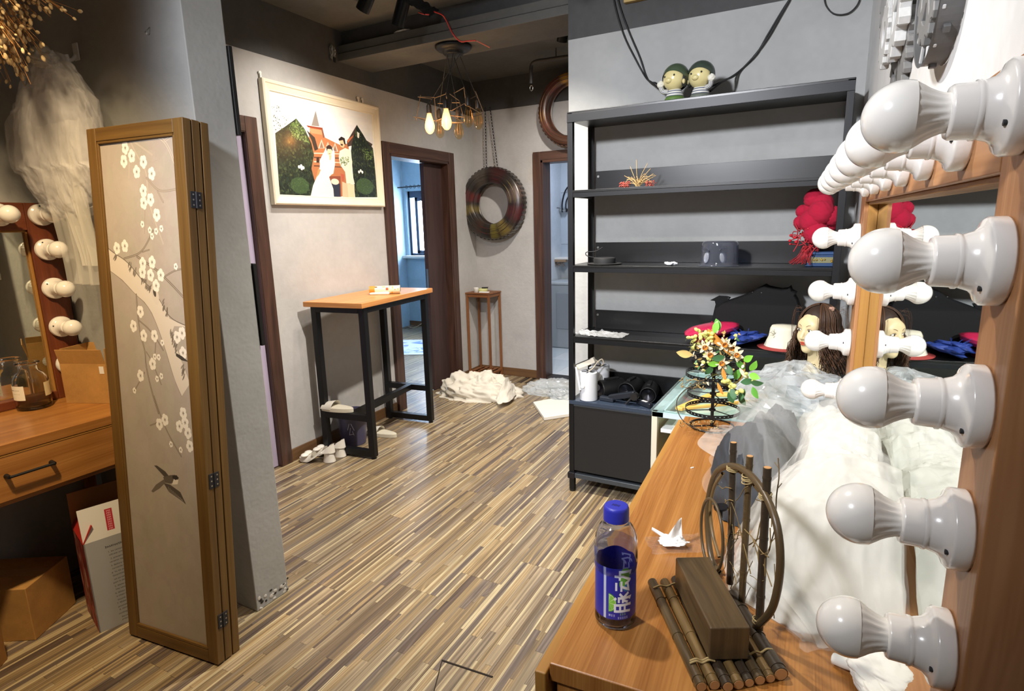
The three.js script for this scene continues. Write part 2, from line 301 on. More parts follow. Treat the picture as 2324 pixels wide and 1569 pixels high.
// ---- wall behind the shelf, right wall, near walls ----
struct('wall_shelf', span(-1.335, 0.4, 0, 2.395, -5.1, ZS, 0), mats.wallShelf, 'grey wall behind the black shelf');
struct('wall_shelf_upper', span(-1.335, 0.4, 2.395, CEIL, -5.1, ZS, 0), mats.darkPaint, 'dark painted band above the shelf wall');
struct('wall_right', inFrame(RW, span(-1.3, 3.9, 0, CEIL, -0.12, 0, 0)), mats.wallRight, 'white wall behind the large lit mirror frame');
struct('wall_left_near', span(-3.2, -2.87, 0, CEIL, -1.35, 1.9, 0), mats.wallNear, 'dark grey wall behind the small vanity mirror');
struct('wall_rear', span(-3.2, 0.6, 0, CEIL, 1.7, 1.82, 0), mats.wallNear);
{
  const p = structGroup('wall_partition', 'grey partition wall end with chipped base');
  part(p, 'partition_body', span(-3.2, -1.874, 0, CEIL, -1.445, -1.295, 0.004), mats.partition);
  const chips = []; for (let i = 0; i < 16; i++) { const z = rr(-1.44, -1.3), y = Math.pow(rnd(), 2) * 0.05; chips.push(mv(rot(ell(0.0012, rr(0.003, 0.009), rr(0.004, 0.012), 0, 0, 0, 6, 5), rr(0, 3)), -1.8735, y + 0.006, z)); }
  part(p, 'chipped_plaster', merge(chips), M(0xd7d4cc, 0.9));
  const dark = []; for (let i = 0; i < 9; i++) { const z = rr(-1.45, -1.3); dark.push(mv(ell(0.0012, rr(0.003, 0.007), rr(0.003, 0.01), 0, 0, 0, 6, 5), -1.8735, rr(0.002, 0.06), z)); }
  part(p, 'exposed_patches', merge(dark), M(0x35322d, 0.9));
}
// ---- door casings and leaves ----
function casing(name, F, x0, x1, top, w, label, depth = 0.03, rev = 0.022) {
  const g = structGroup(name, label);
  const z0 = 0, z1 = depth;
  part(g, 'jamb', inFrame(F, span(x0 - w, x0, 0, top + w, z0, z1, 0.003, 'y')), mats.casing); part(g, 'jamb', inFrame(F, span(x1, x1 + w, 0, top + w, z0, z1, 0.003, 'y')), mats.casing);
  part(g, 'head', inFrame(F, span(x0, x1, top, top + w, z0, z1, 0.003, 'x')), mats.casing);
  part(g, 'reveal', inFrame(F, merge([span(x0 - 0.004, x0 + rev, 0, top, -TH, z1 - 0.004, 0.002, 'y'), span(x1 - rev, x1 + 0.004, 0, top, -TH, z1 - 0.004, 0.002, 'y'), span(x0, x1, top - rev, top + 0.004, -TH, z1 - 0.004, 0.002, 'x')])), mats.casing);
  return g;
}
{
  const d1 = casing('door_1', LW, D1[0], D1[1], DTOP, 0.084, 'dark brown door casing with a lavender leaf', 0.022, 0.004);
  part(d1, 'leaf', inFrame(LW, span(D1[0] + 0.005, D1[1] - 0.006, 0.006, DTOP - 0.012, -0.05, -0.008, 0.003, 'y')), mats.purpleLeaf, 'lavender wood-grain door leaf');
  const d2 = casing('door_2', LW, D2[0], D2[1], DTOP, 0.078, 'dark brown door casing with an open dark leaf');
  // sliding leaf, half drawn across the opening
  const sF = LW.px(973, 600, -0.05).x;
  const leaf = part(d2, 'leaf', inFrame(LW, span(sF, D2[1], 0.006, DTOP - 0.024, -0.09, -0.05, 0.003, 'y')), mats.leaf, 'dark brown sliding door leaf');
  part(leaf, 'lock_plate', inFrame(LW, merge([span(sF - 0.002, sF + 0.0005, 0.92, 1.09, -0.081, -0.059), span(sF - 0.004, sF, 0.95, 0.97, -0.075, -0.065), span(sF - 0.004, sF, 1.02, 1.05, -0.076, -0.064)])), mats.steel, 'steel lock plate');
  const d3f = frame(V(0, 0, ZBACK), 0); d3f.t = V(1, 0, 0); d3f.n = V(0, 0, 1);
  casing('door_3', d3f, B3X, B3R, 1.995, 0.072, 'brown door casing of the tiled bathroom');
}
// ---- blue room beyond the second door ----
const ZF = -6.93;
{
  struct('wall_blue_far', merge([span(-5.75, -2.9, 0, 1.04, ZF - 0.2, ZF, 0), span(-5.75, -5.50, 1.04, 1.95, ZF - 0.2, ZF, 0), span(-3.3, -2.9, 1.04, 1.95, ZF - 0.2, ZF, 0), span(-5.75, -2.9, 1.95, 2.5, ZF - 0.2, ZF, 0)]), mats.blueWall, 'pale blue wall under the window');
  struct('wall_blue_side', span(-5.75, -5.56, 0, 2.5, ZF, -1.4, 0), mats.blueWall);
  struct('wall_blue_near', span(-5.75, -3.1, 0, 2.5, -1.6, -1.45, 0), mats.blueWall);
  struct('wall_blue_right', span(-3.12, -2.95, 0, 2.5, ZF, ZBACK - 0.12, 0), mats.blueWall);
  struct('ceiling_blue', span(-5.75, -3.1, 2.42, 2.5, ZF, -1.45, 0), mats.whiteWall);
  struct('baseboard_blue', span(-5.56, -3.1, 0, 0.075, ZF, ZF + 0.014), mats.baseboard);
  const s = single('bare_plaster_patch', 'ragged bare white plaster patch in the corner of the blue room', 'plaster', (() => { const sh = new THREE.Shape(); sh.moveTo(0, 1.06); const N = 26; for (let i = 0; i <= N; i++) sh.lineTo(0.09 + 0.1 * Math.abs(fbm(i * 0.55, 3)) + 0.05 * Math.sin(i * 0.5), 1.06 + i * 1.2 / N); sh.lineTo(0, 2.26); const g = new THREE.ExtrudeGeometry(sh, { depth: 0.003, bevelEnabled: false }); g.rotateY(Math.PI / 2); return g; })(), mats.plaster, V(-5.5605, 0, ZF + 0.005));
  s.rotation.y = Math.PI / 2 * 0; 
  const w = structGroup('window_1', 'dark framed window with daylight behind');
  const frm = M(0x2f3a4c, 0.4, { metalness: 0.4 });
  const X0 = -5.50, X1 = -3.3, Y0 = 1.04, Y1 = 1.95, zf = ZF - 0.07;  // hidden right part of the window widened to let in more daylight
  part(w, 'window_frame', merge([span(X0, X1, Y1 - 0.09, Y1, zf - 0.03, zf + 0.03), span(X0, X1, Y0, Y0 + 0.03, zf - 0.03, zf + 0.03), span(X0, X0 + 0.035, Y0, Y1, zf - 0.03, zf + 0.03), span(X1 - 0.05, X1, Y0, Y1, zf - 0.03, zf + 0.03)]), frm);
  for (let k = 0; k < 3; k++) {
    const a = X0 + 0.10 + k * 0.7, b = a + 0.66, z = zf - 0.01;
    const sash = part(w, 'sash', merge([span(a, b, Y1 - 0.14, Y1 - 0.09, z - 0.015, z + 0.015), span(a, b, Y0 + 0.03, Y0 + 0.07, z - 0.015, z + 0.015), span(a, a + 0.045, Y0 + 0.03, Y1 - 0.09, z - 0.015, z + 0.015), span(b - 0.045, b, Y0 + 0.03, Y1 - 0.09, z - 0.015, z + 0.015)]), frm);
    part(sash, 'pane', span(a + 0.04, b - 0.04, Y0 + 0.06, Y1 - 0.13, z - 0.002, z + 0.002, 0), mats.glass);
  }
  part(w, 'window_sill', span(-5.56, X1 + 0.1, 1.005, 1.04, ZF, ZF + 0.09, 0.004), mats.white);
  const r = thing('curtain_rail', 'thin dark curtain rail with small rings over the window', 'curtain rail', V(0, 0, 0));
  part(r, 'rail', bar(V(-5.56, 2.0, ZF + 0.1), V(-3.3, 2.03, ZF + 0.1), 0.008), mats.darkMetal);
  for (let k = 0; k < 9; k++) part(r, 'ring', mv(rot(tor(0.022, 0.003, 0, 0, 0, 5, 14), 0, Math.PI / 2), -5.4 + k * 0.07, 2.0, ZF + 0.1), mats.darkMetal);
}
{
  const far = thing('apartment_building', 'pale apartment block seen faintly through the window', 'building', V(-9, 0, -26));
  part(far, 'facade', span(-9, 6, -12, 9, -4, 0, 0), M(0xd9cfcb, 0.9));
  for (let i = 0; i < 8; i++) for (let j = 0; j < 5; j++) part(far, 'window', span(-8 + i * 1.75, -7.1 + i * 1.75, -5 + j * 2.6, -3.6 + j * 2.6, -0.02, 0.03, 0), M(0xa8b4c0, 0.4));
}
{
  const q = [[915, 772], [990, 770], [990, 800], [918, 812]].map(([a, b]) => onY(a, b));
  const map = canvasTex(512, 256, (g, w, h) => { g.fillStyle = '#dfe6ee'; g.fillRect(0, 0, w, h); for (let i = 0; i < 46; i++) { g.fillStyle = pick(['#3f6fc0', '#7fa6da', '#c3d4ea', '#2f58a6', '#aebfd8']); g.beginPath(); const x = rr(0, w), y = rr(0, h); g.moveTo(x, y); for (let k = 0; k < 7; k++) g.lineTo(x + rr(-60, 60), y + rr(-26, 26)); g.closePath(); g.fill(); } });
  single('blue_play_mat', 'blue and white patterned mat on the floor of the blue room', 'mat', box(1.5, 0.008, 0.9, 0, 0.004, 0, 0), M(0xffffff, 0.5, { map: (map.repeat.set(0.66, 1.1), map.wrapS = map.wrapT = THREE.RepeatWrapping, map) }), V(-4.55, 0, -5.6), 0.45);
  single('loose_cable', 'thin pale cable lying along the blue wall baseboard', 'cable', tube([[-5.5, 0.01, -6.8], [-5.3, 0.02, -6.7], [-5.2, 0.09, -6.85], [-5.0, 0.01, -6.7], [-4.8, 0.012, -6.75]], 0.005, 40, 5), M(0xd8cfae, 0.6));
  const s = thing('wall_socket', 'small white socket plate low on the blue wall', 'socket', V(-5.02, 0.42, ZF)); part(s, 'plate', span(-0.045, 0.045, -0.045, 0.045, 0, 0.01), mats.white); part(s, 'holes', span(-0.018, 0.018, -0.004, 0.012, 0.009, 0.0105), mats.darkGrey);
}
// ---- bathroom ----
const ZT = -6.62;
{
  struct('floor_bathroom', span(-3.3, -1.2, 0.0, 0.012, ZT, ZBACK - 0.13, 0), M(0xb9c0c6, 0.35), 'pale tiled bathroom floor');
  struct('wall_bathroom_side', span(-3.25, -2.94, 0, 2.5, ZT - 0.1, ZBACK - 0.13, 0), mats.whiteWall);
  struct('wall_bathroom_right', span(-1.3, -1.2, 0, 2.5, ZT - 0.1, ZBACK - 0.13, 0), mats.whiteWall);
  struct('ceiling_bathroom', span(-3.3, -1.2, 2.42, 2.5, ZT - 0.1, ZBACK - 0.13, 0), mats.whiteWall);
  const w = structGroup('wall_bathroom_back', 'white tiled bathroom wall'); part(w, 'backing', span(-3.3, -1.2, 0, 2.5, ZT - 0.12, ZT - 0.008, 0), M(0x9aa3aa, 0.8));
  const tileM = [P(0xd4dce2, 0.16), P(0xcdd6dd, 0.18), P(0xdae0e5, 0.16)], tg = box(0.297, 0.597, 0.01, 0, 0, 0, 0.002);
  for (let i = 0; i < 5; i++) for (let j = 0; j < 4; j++) { const m = part(w, 'tile', tg, pick(tileM)); m.position.set(-2.96 + 0.15 + i * 0.3, 0.3 + j * 0.6, ZT - 0.004); }
  const fl = scene.getObjectByName('floor_bathroom'); const fg = box(0.297, 0.006, 0.297, 0, 0, 0, 0.0015); for (let i = 0; i < 5; i++) for (let j = 0; j < 5; j++) { const m = part(fl, 'tile', fg, pick(tileM)); m.position.set(-2.78 + i * 0.3, 0.013, -5.2 - j * 0.3); }
  struct('threshold', span(B3X, B3R, 0, 0.02, ZBACK - 0.14, ZBACK, 0.003), M(0x2c2725, 0.5));
  const lamp = thing('added_bathroom_light', 'unseen round ceiling light added to brighten the bathroom', 'ceiling light', V(-2.3, 2.42, -5.8)); part(lamp, 'diffuser', lathe([[0.0001, -0.05], [0.11, -0.045], [0.14, -0.02], [0.145, 0]], 28), M(0xffffff, 0.5, { emissive: 0xe6f0ff, emissiveIntensity: 2.5 }));  // ceiling lamp added out of view to light the bathroom
  const rl = new THREE.RectAreaLight(0xdbe8ff, 60, 0.25, 0.25); rl.position.set(-2.3, 2.36, -5.8); rl.rotation.x = -Math.PI / 2; rl.name = 'bathroom_light'; scene.add(rl);
  // fittings seen through the doorway
  const wm = thing('grey_washing_cabinet', 'grey plastic cabinet standing in the bathroom', 'cabinet', V(-2.74, 0.016, -6.36)); part(wm, 'body', box(0.34, 0.74, 0.36, 0, 0.37, 0, 0.02), M(0x9aa1a8, 0.5)); part(wm, 'lid', box(0.35, 0.035, 0.37, 0, 0.755, 0, 0.012), M(0xb2b8bd, 0.45)); part(wm, 'door_panel', box(0.22, 0.42, 0.012, 0.04, 0.44, 0.182, 0.006), M(0x8b929a, 0.45));
  const tb = thing('toilet_brush', 'white toilet brush in its holder on the bathroom floor', 'toilet brush', onY(1254, 776, 0.016)); part(tb, 'holder', lathe([[0.0001, 0.03], [0.05, 0.03], [0.052, 0.14], [0.044, 0.14], [0.042, 0.05]], 20), mats.white); part(tb, 'foot', cyl(0.056, 0.058, 0.03, 0, 0.015, 0), mats.black); part(tb, 'handle', bar(V(0, 0.1, 0), V(0.004, 0.46, 0), 0.012, 10, 0.009), mats.white);
  const p0 = onZ(1268, 478, ZT + 0.05), fa = thing('shower_mixer', 'chrome shower mixer tap on the tiled wall', 'tap', p0); part(fa, 'body', merge([rot(cyl(0.02, 0.02, 0.2), 0, 0, Math.PI / 2), rot(cyl(0.026, 0.026, 0.03, 0, 0, 0), Math.PI / 2).translate(-0.09, 0, -0.02), rot(cyl(0.026, 0.026, 0.03), Math.PI / 2).translate(0.09, 0, -0.02)]), mats.steel); part(fa, 'lever', box(0.02, 0.014, 0.09, 0, 0.03, 0.03, 0.004), mats.steel); part(fa, 'hose', tube([[0.05, -0.02, 0.01], [0.06, 0.08, 0.03], [0.1, 0.22, 0.03], [0.16, 0.3, 0.01]], 0.009, 24, 6), mats.darkMetal); part(fa, 'hose', tube([[0.1, -0.02, 0.01], [0.11, 0.1, 0.03], [0.15, 0.18, 0.02]], 0.008, 20, 6), mats.darkMetal);
  const sb = onZ(1268, 592, -6.45), sh = thing('scrub_brush', 'wooden scrubbing brush on a small bathroom shelf', 'brush', sb); part(sh, 'block', box(0.2, 0.03, 0.06, 0, 0, 0, 0.008), M(0xa08468, 0.6)); const br = []; for (let i = 0; i < 40; i++) br.push(bar(V(rr(-0.09, 0.09), -0.014, rr(-0.02, 0.02)), V(rr(-0.09, 0.09), rr(-0.08, -0.05), rr(-0.03, 0.03)), 0.002, 4)); part(sh, 'bristles', merge(br), M(0x8b7d70, 0.9));
  single('bathroom_shelf', 'small pale shelf on the bathroom wall', 'shelf', box(0.34, 0.02, 0.2, 0, 0, 0), mats.white, sb.clone().add(V(0.09, 0.026, -0.07)));
}
// ================= lamps =================
TRACK_LAMPS.forEach((L, i) => trackLamp(['black track lamp over the corridor floor', 'black track lamp over the long wooden desk', 'black track lamp aimed at the black shelf', 'black track lamp aimed at the small vanity', 'fill lamp added in the far corridor, shaped as a black track lamp'][i], L));
PICTURE_LAMPS.forEach((L, i) => trackLamp(['black cylinder track lamp nearest the grey partition, aimed at the wedding picture', 'black cylinder track lamp beside the bare ceiling wires'][i], L, 0.036, 0.14));
// ================= right side: desk, mirror, wall gears =================
const DESK_Y = 0.75;
{
  const t = thing('dressing_desk', 'long orange-brown wooden dressing desk under the large bulb mirror', 'desk', RW.o.clone(), RW.a);
  const x0 = 0.0, x1 = 1.345, d = 0.556;
  part(t, 'desktop', span(x0, x1, DESK_Y - 0.034, DESK_Y, 0.002, d, 0.003, 'x'), mats.desk);
  part(t, 'front_panel', span(x0 + 0.01, x1 + 0.012, DESK_Y - 0.19, DESK_Y - 0.012, d + 0.001, d + 0.021, 0.003, 'x'), mats.deskTrim, 'paler drawer front edge');
  part(t, 'end_panel', span(x1 - 0.03, x1 - 0.008, 0, DESK_Y - 0.035, 0.01, d - 0.01, 0.002, 'y'), mats.deskDark); part(t, 'end_panel', span(x0 + 0.004, x0 + 0.026, 0, DESK_Y - 0.035, 0.01, d - 0.01, 0.002, 'y'), mats.deskDark);
  part(t, 'drawer_box', span(x0 + 0.03, x1 - 0.034, DESK_Y - 0.18, DESK_Y - 0.036, 0.02, d - 0.002, 0.002, 'x'), mats.deskDark);
}
// porcelain lamp holder with a dull white globe; built along +z
const holderGeo = lathe([[0.0001, 0], [0.042, 0], [0.043, 0.003], [0.043, 0.016], [0.040, 0.019], [0.034, 0.021], [0.029, 0.026], [0.0265, 0.034], [0.0262, 0.036], [0.0272, 0.037], [0.0272, 0.040], [0.0258, 0.041], [0.0252, 0.057], [0.0232, 0.060], [0.018, 0.060]], 36).rotateX(Math.PI / 2);
const collarGeo = (() => { const g = lathe([[0.0182, 0.060], [0.0186, 0.064], [0.0205, 0.070], [0.0235, 0.076], [0.0275, 0.082], [0.0312, 0.087], [0.0322, 0.090]], 72); const p = g.attributes.position; for (let i = 0; i < p.count; i++) { const x = p.getX(i), z = p.getZ(i), r = Math.hypot(x, z), y = p.getY(i), a = Math.atan2(z, x), k = 1 + 0.035 * Math.sin(a * 18) * Math.min(1, Math.max(0, (y - 0.061) / 0.006)) * Math.min(1, Math.max(0, (0.0895 - y) / 0.008)); p.setX(i, x * k); p.setZ(i, z * k); } g.computeVertexNormals(); return g.rotateX(Math.PI / 2); })();
const globeGeo = (() => { const pts = [], R = 0.0338, c = 0.0975; for (let i = 0; i <= 20; i++) { const a = -0.30 + (Math.PI / 2 + 0.30) * i / 20; pts.push([R * Math.cos(a), c + R * Math.sin(a)]); } return lathe(pts, 36).rotateX(Math.PI / 2); })();
const screwGeo = cyl(0.0028, 0.0028, 0.003, 0, 0, 0, 10).rotateX(Math.PI / 2).translate(0.03, -0.016, 0.0215);
function bulb(parent, x, y, z, spin = 0) {
  const h = part(parent, 'lamp_holder', holderGeo, mats.porcelain, 'white porcelain lamp holder'); h.position.set(x, y, z); h.rotation.z = spin;
  part(h, 'bulb_collar', collarGeo, mats.collar); part(h, 'bulb_globe', globeGeo, mats.globe); part(h, 'screw', screwGeo, mats.darkGrey); return h;
}
function vanityMirror(t, x0, x1, y0, y1, w, dep, m, zg) {
  // x0..x1 outer, y0..y1 outer, w rail width, dep frame depth, zg glass depth; local z 0 is the wall
  part(t, 'jamb', span(x0, x0 + w, y0, y1, 0.001, dep, 0.003, 'y'), m); part(t, 'jamb', span(x1 - w, x1, y0, y1, 0.001, dep, 0.003, 'y'), m);
  part(t, 'top_rail', span(x0 + w, x1 - w, y1 - w, y1, 0.001, dep, 0.003, 'x'), m); part(t, 'bottom_rail', span(x0 + w, x1 - w, y0, y0 + 0.035, 0.001, dep, 0.003, 'x'), m);
  part(t, 'inner_bead', merge([span(x0 + w, x0 + w + 0.008, y0, y1 - w, zg, dep - 0.01, 0.002, 'y'), span(x1 - w - 0.008, x1 - w, y0, y1 - w, zg, dep - 0.01, 0.002, 'y'), span(x0 + w, x1 - w, y1 - w - 0.008, y1 - w, zg, dep - 0.01, 0.002, 'x')]), mats.deskTrim);
  part(t, 'glass', span(x0 + w - 0.005, x1 - w + 0.005, y0 + 0.02, y1 - w + 0.005, zg - 0.006, zg, 0), mats.mirror, 'mirror glass');
}
{
  const t = thing('bulb_mirror', 'large wood-framed vanity mirror ringed with white bulbs above the long desk', 'mirror', RW.o.clone(), RW.a);
  vanityMirror(t, -0.052, 1.457, DESK_Y, 1.596, 0.108, 0.055, mats.mirrorFrame, 0.02);
  [1.403, 1.257, 1.121, 0.977].forEach((y, i) => bulb(t, 1.402, y, 0.055, -0.3 + 0.2 * i));
  [1.383, 1.217, 1.055, 0.892].forEach((y, i) => bulb(t, 0.004, y, 0.055, 0.3 * i));
  for (let k = 0; k < 7; k++) bulb(t, 1.405 - 0.209 * k, 1.543, 0.055, 0.25 * k);
}
// ---- wall gears and clock ----
function gearGeo(r, teeth, depth, hole, spokes = 0, th = 0.12) {
  const s = new THREE.Shape(), N = teeth * 4;
  for (let i = 0; i < N; i++) { const a = i / N * Math.PI * 2, k = i % 4, R = k === 0 || k === 3 ? r * (1 - th) : r; const x = Math.cos(a) * R, y = Math.sin(a) * R; i ? s.lineTo(x, y) : s.moveTo(x, y); }
  s.closePath();
  if (spokes) for (let i = 0; i < spokes; i++) { const h = new THREE.Path(), a0 = (i + 0.14) / spokes * 6.2832, a1 = (i + 0.86) / spokes * 6.2832, R1 = r * 0.66, R0 = r * 0.27; h.absarc(0, 0, R1, a0, a1, false); h.absarc(0, 0, R0, a1, a0, true); h.closePath(); s.holes.push(h); }
  if (hole) { const h = new THREE.Path(); h.absarc(0, 0, r * hole, 0, 6.2832, true); s.holes.push(h); }
  return new THREE.ExtrudeGeometry(s, { depth, bevelEnabled: true, bevelSize: 0.002, bevelThickness: 0.002, bevelSegments: 1, curveSegments: 20 });
}
const gearM = M(0xffffff, 0.55, { map: blotchTex(0x6f6f6e, 0.1, 31, 2) }), gearLight = M(0xffffff, 0.5, { map: blotchTex(0xa9aaa9, 0.1, 32, 2) }), gearDark = M(0xffffff, 0.55, { map: blotchTex(0x4e4e4e, 0.1, 33, 2) });
{
  const t = thing('gear_wall_decor', 'cluster of interlocking grey cog wheels mounted on the white wall', 'wall decor', RW.o.clone(), RW.a);
  const g = (x, y, z, r, n, d, hole, sp, m) => { const q = part(t, 'cog_wheel', gearGeo(r, n, d, hole, sp), m); q.position.set(x, y, z); };
  g(-0.2, 2.21, 0.002, 0.24, 26, 0.016, 0.12, 0, gearLight); g(0.19, 2.0, 0.02, 0.155, 16, 0.022, 0.14, 4, gearLight); g(0.15, 1.89, 0.002, 0.15, 26, 0.014, 0.3, 4, gearM); g(0.1, 1.93, 0.034, 0.085, 14, 0.016, 0.4, 0, gearLight);
}
{
  const t = thing('gear_wall_clock', 'round dark grey openwork clock ring on the white wall', 'wall clock', RW.o.clone(), RW.a);
  const cx = 0.68, cy = 1.865, r = 0.165;
  const ring = new THREE.Shape(); ring.absarc(0, 0, r, 0, 6.2832); const h = new THREE.Path(); h.absarc(0, 0, r * 0.84, 0, 6.2832, true); ring.holes.push(h);
  const q = part(t, 'outer_ring', new THREE.ExtrudeGeometry(ring, { depth: 0.034, bevelEnabled: true, bevelSize: 0.002, bevelThickness: 0.002, curveSegments: 40 }), gearDark); q.position.set(cx, cy, 0.003);
  const d = part(t, 'toothed_disc', gearGeo(r * 0.62, 14, 0.014, 0.2, 5), gearM); d.position.set(cx - 0.03, cy + 0.01, 0.02);
  const s = part(t, 'spokes', merge([0, 1, 2, 3, 4, 5, 6, 7].map((k) => rot(box(r * 0.3, 0.014, 0.012, r * 0.72, 0, 0), 0, 0, k * Math.PI / 4))), gearDark); s.position.set(cx, cy, 0.02);
  const n = []; for (let k = 0; k < 12; k++) { n.push(rot(box(0.008, 0.035, 0.006, 0, r * 0.73, 0), 0, 0, k * Math.PI / 6)); } const nn = part(t, 'numeral_bars', merge(n), gearLight); nn.position.set(cx, cy, 0.03);
}
// ---- glass-topped display case between desk and shelf ----
const CASE_Y = 0.755, CX0 = -0.572, CZ0 = -2.112, CZ1 = -2.775;
{
  const t = thing('display_case', 'cream display case with a glass top beyond the long desk', 'display case', V(0, 0, 0));
  const body = M(0xcfc6a4, 0.5), trim = M(0xe2dcc4, 0.45), inside = M(0xe4e6e2, 0.6), X1 = 0.055;
  part(t, 'base_cabinet', span(CX0 + 0.012, X1, 0.05, 0.46, CZ1 + 0.01, CZ0 - 0.004), body); part(t, 'plinth', span(CX0 + 0.04, X1, 0, 0.05, CZ1 + 0.03, CZ0 - 0.02), mats.darkGrey);
  part(t, 'left_panel', span(CX0 + 0.002, CX0 + 0.012, 0.46, CASE_Y - 0.012, CZ1 + 0.02, CZ0 - 0.02), body, 'cream side panel');
  for (const [x, z] of [[CX0, CZ0 - 0.022], [CX0, CZ1], [X1 - 0.022, CZ0 - 0.022], [X1 - 0.022, CZ1]]) part(t, 'post', span(x, x + 0.022, 0.46, CASE_Y - 0.008, z, z + 0.022), trim);
  part(t, 'top_rim', merge([span(CX0, CX0 + 0.045, CASE_Y - 0.03, CASE_Y - 0.008, CZ1, CZ0), span(X1 - 0.03, X1, CASE_Y - 0.03, CASE_Y - 0.008, CZ1, CZ0), span(CX0, X1, CASE_Y - 0.03, CASE_Y - 0.008, CZ0 - 0.03, CZ0), span(CX0, X1, CASE_Y - 0.03, CASE_Y - 0.008, CZ1, CZ1 + 0.03)]), M(0xcfe0e8, 0.35));
  part(t, 'inner_tray', span(CX0 + 0.03, X1 - 0.02, 0.66, 0.675, CZ1 + 0.02, CZ0 - 0.02), inside); part(t, 'divider', merge([span(-0.30, -0.285, 0.675, 0.72, CZ1 + 0.02, CZ0 - 0.02), span(-0.1, -0.085, 0.675, 0.72, CZ1 + 0.02, CZ0 - 0.02)]), inside);
  part(t, 'glass_top', span(CX0 - 0.004, X1, CASE_Y - 0.008, CASE_Y, CZ1 - 0.004, CZ0 + 0.004, 0.001), P(0xeef8f5, 0.02, { transmission: 0.96, thickness: 0, ior: 1.45 }));
  part(t, 'knob', box(0.03, 0.028, 0.02, CX0 - 0.004, 0.36, CZ0 - 0.04, 0.004), trim);
}
{
  const a = onY(1540, 927, CASE_Y + 0.012), b = onY(1620, 893, CASE_Y + 0.012), c = onY(1745, 898, CASE_Y + 0.012), d = onY(1720, 908, CASE_Y + 0.012);
  const t = thing('wooden_hanger', 'pale yellow wooden clothes hanger lying on the glass top', 'hanger', V(0, 0, 0)), w = M(0xffffff, 0.45, { map: woodTex(0xd9a94e, 0xeec674, 41, 2, 6) });
  const flat = (p, q, wd) => { const L = p.distanceTo(q), g = box(L, 0.014, wd, 0, 0, 0, 0.005, 'x'); g.rotateY(-Math.atan2(q.z - p.z, q.x - p.x)); return g.translate((p.x + q.x) / 2, CASE_Y + 0.009, (p.z + q.z) / 2); };
  part(t, 'shoulder', flat(a, b, 0.03), w); part(t, 'shoulder', flat(b, c, 0.03), w); part(t, 'bar', flat(a, d, 0.013), w); part(t, 'hook', tube([b.clone(), b.clone().add(V(0.0, 0.004, -0.05)), b.clone().add(V(0.02, 0.004, -0.085)), b.clone().add(V(0.04, 0.004, -0.06))], 0.003, 16, 6), mats.steel);
}
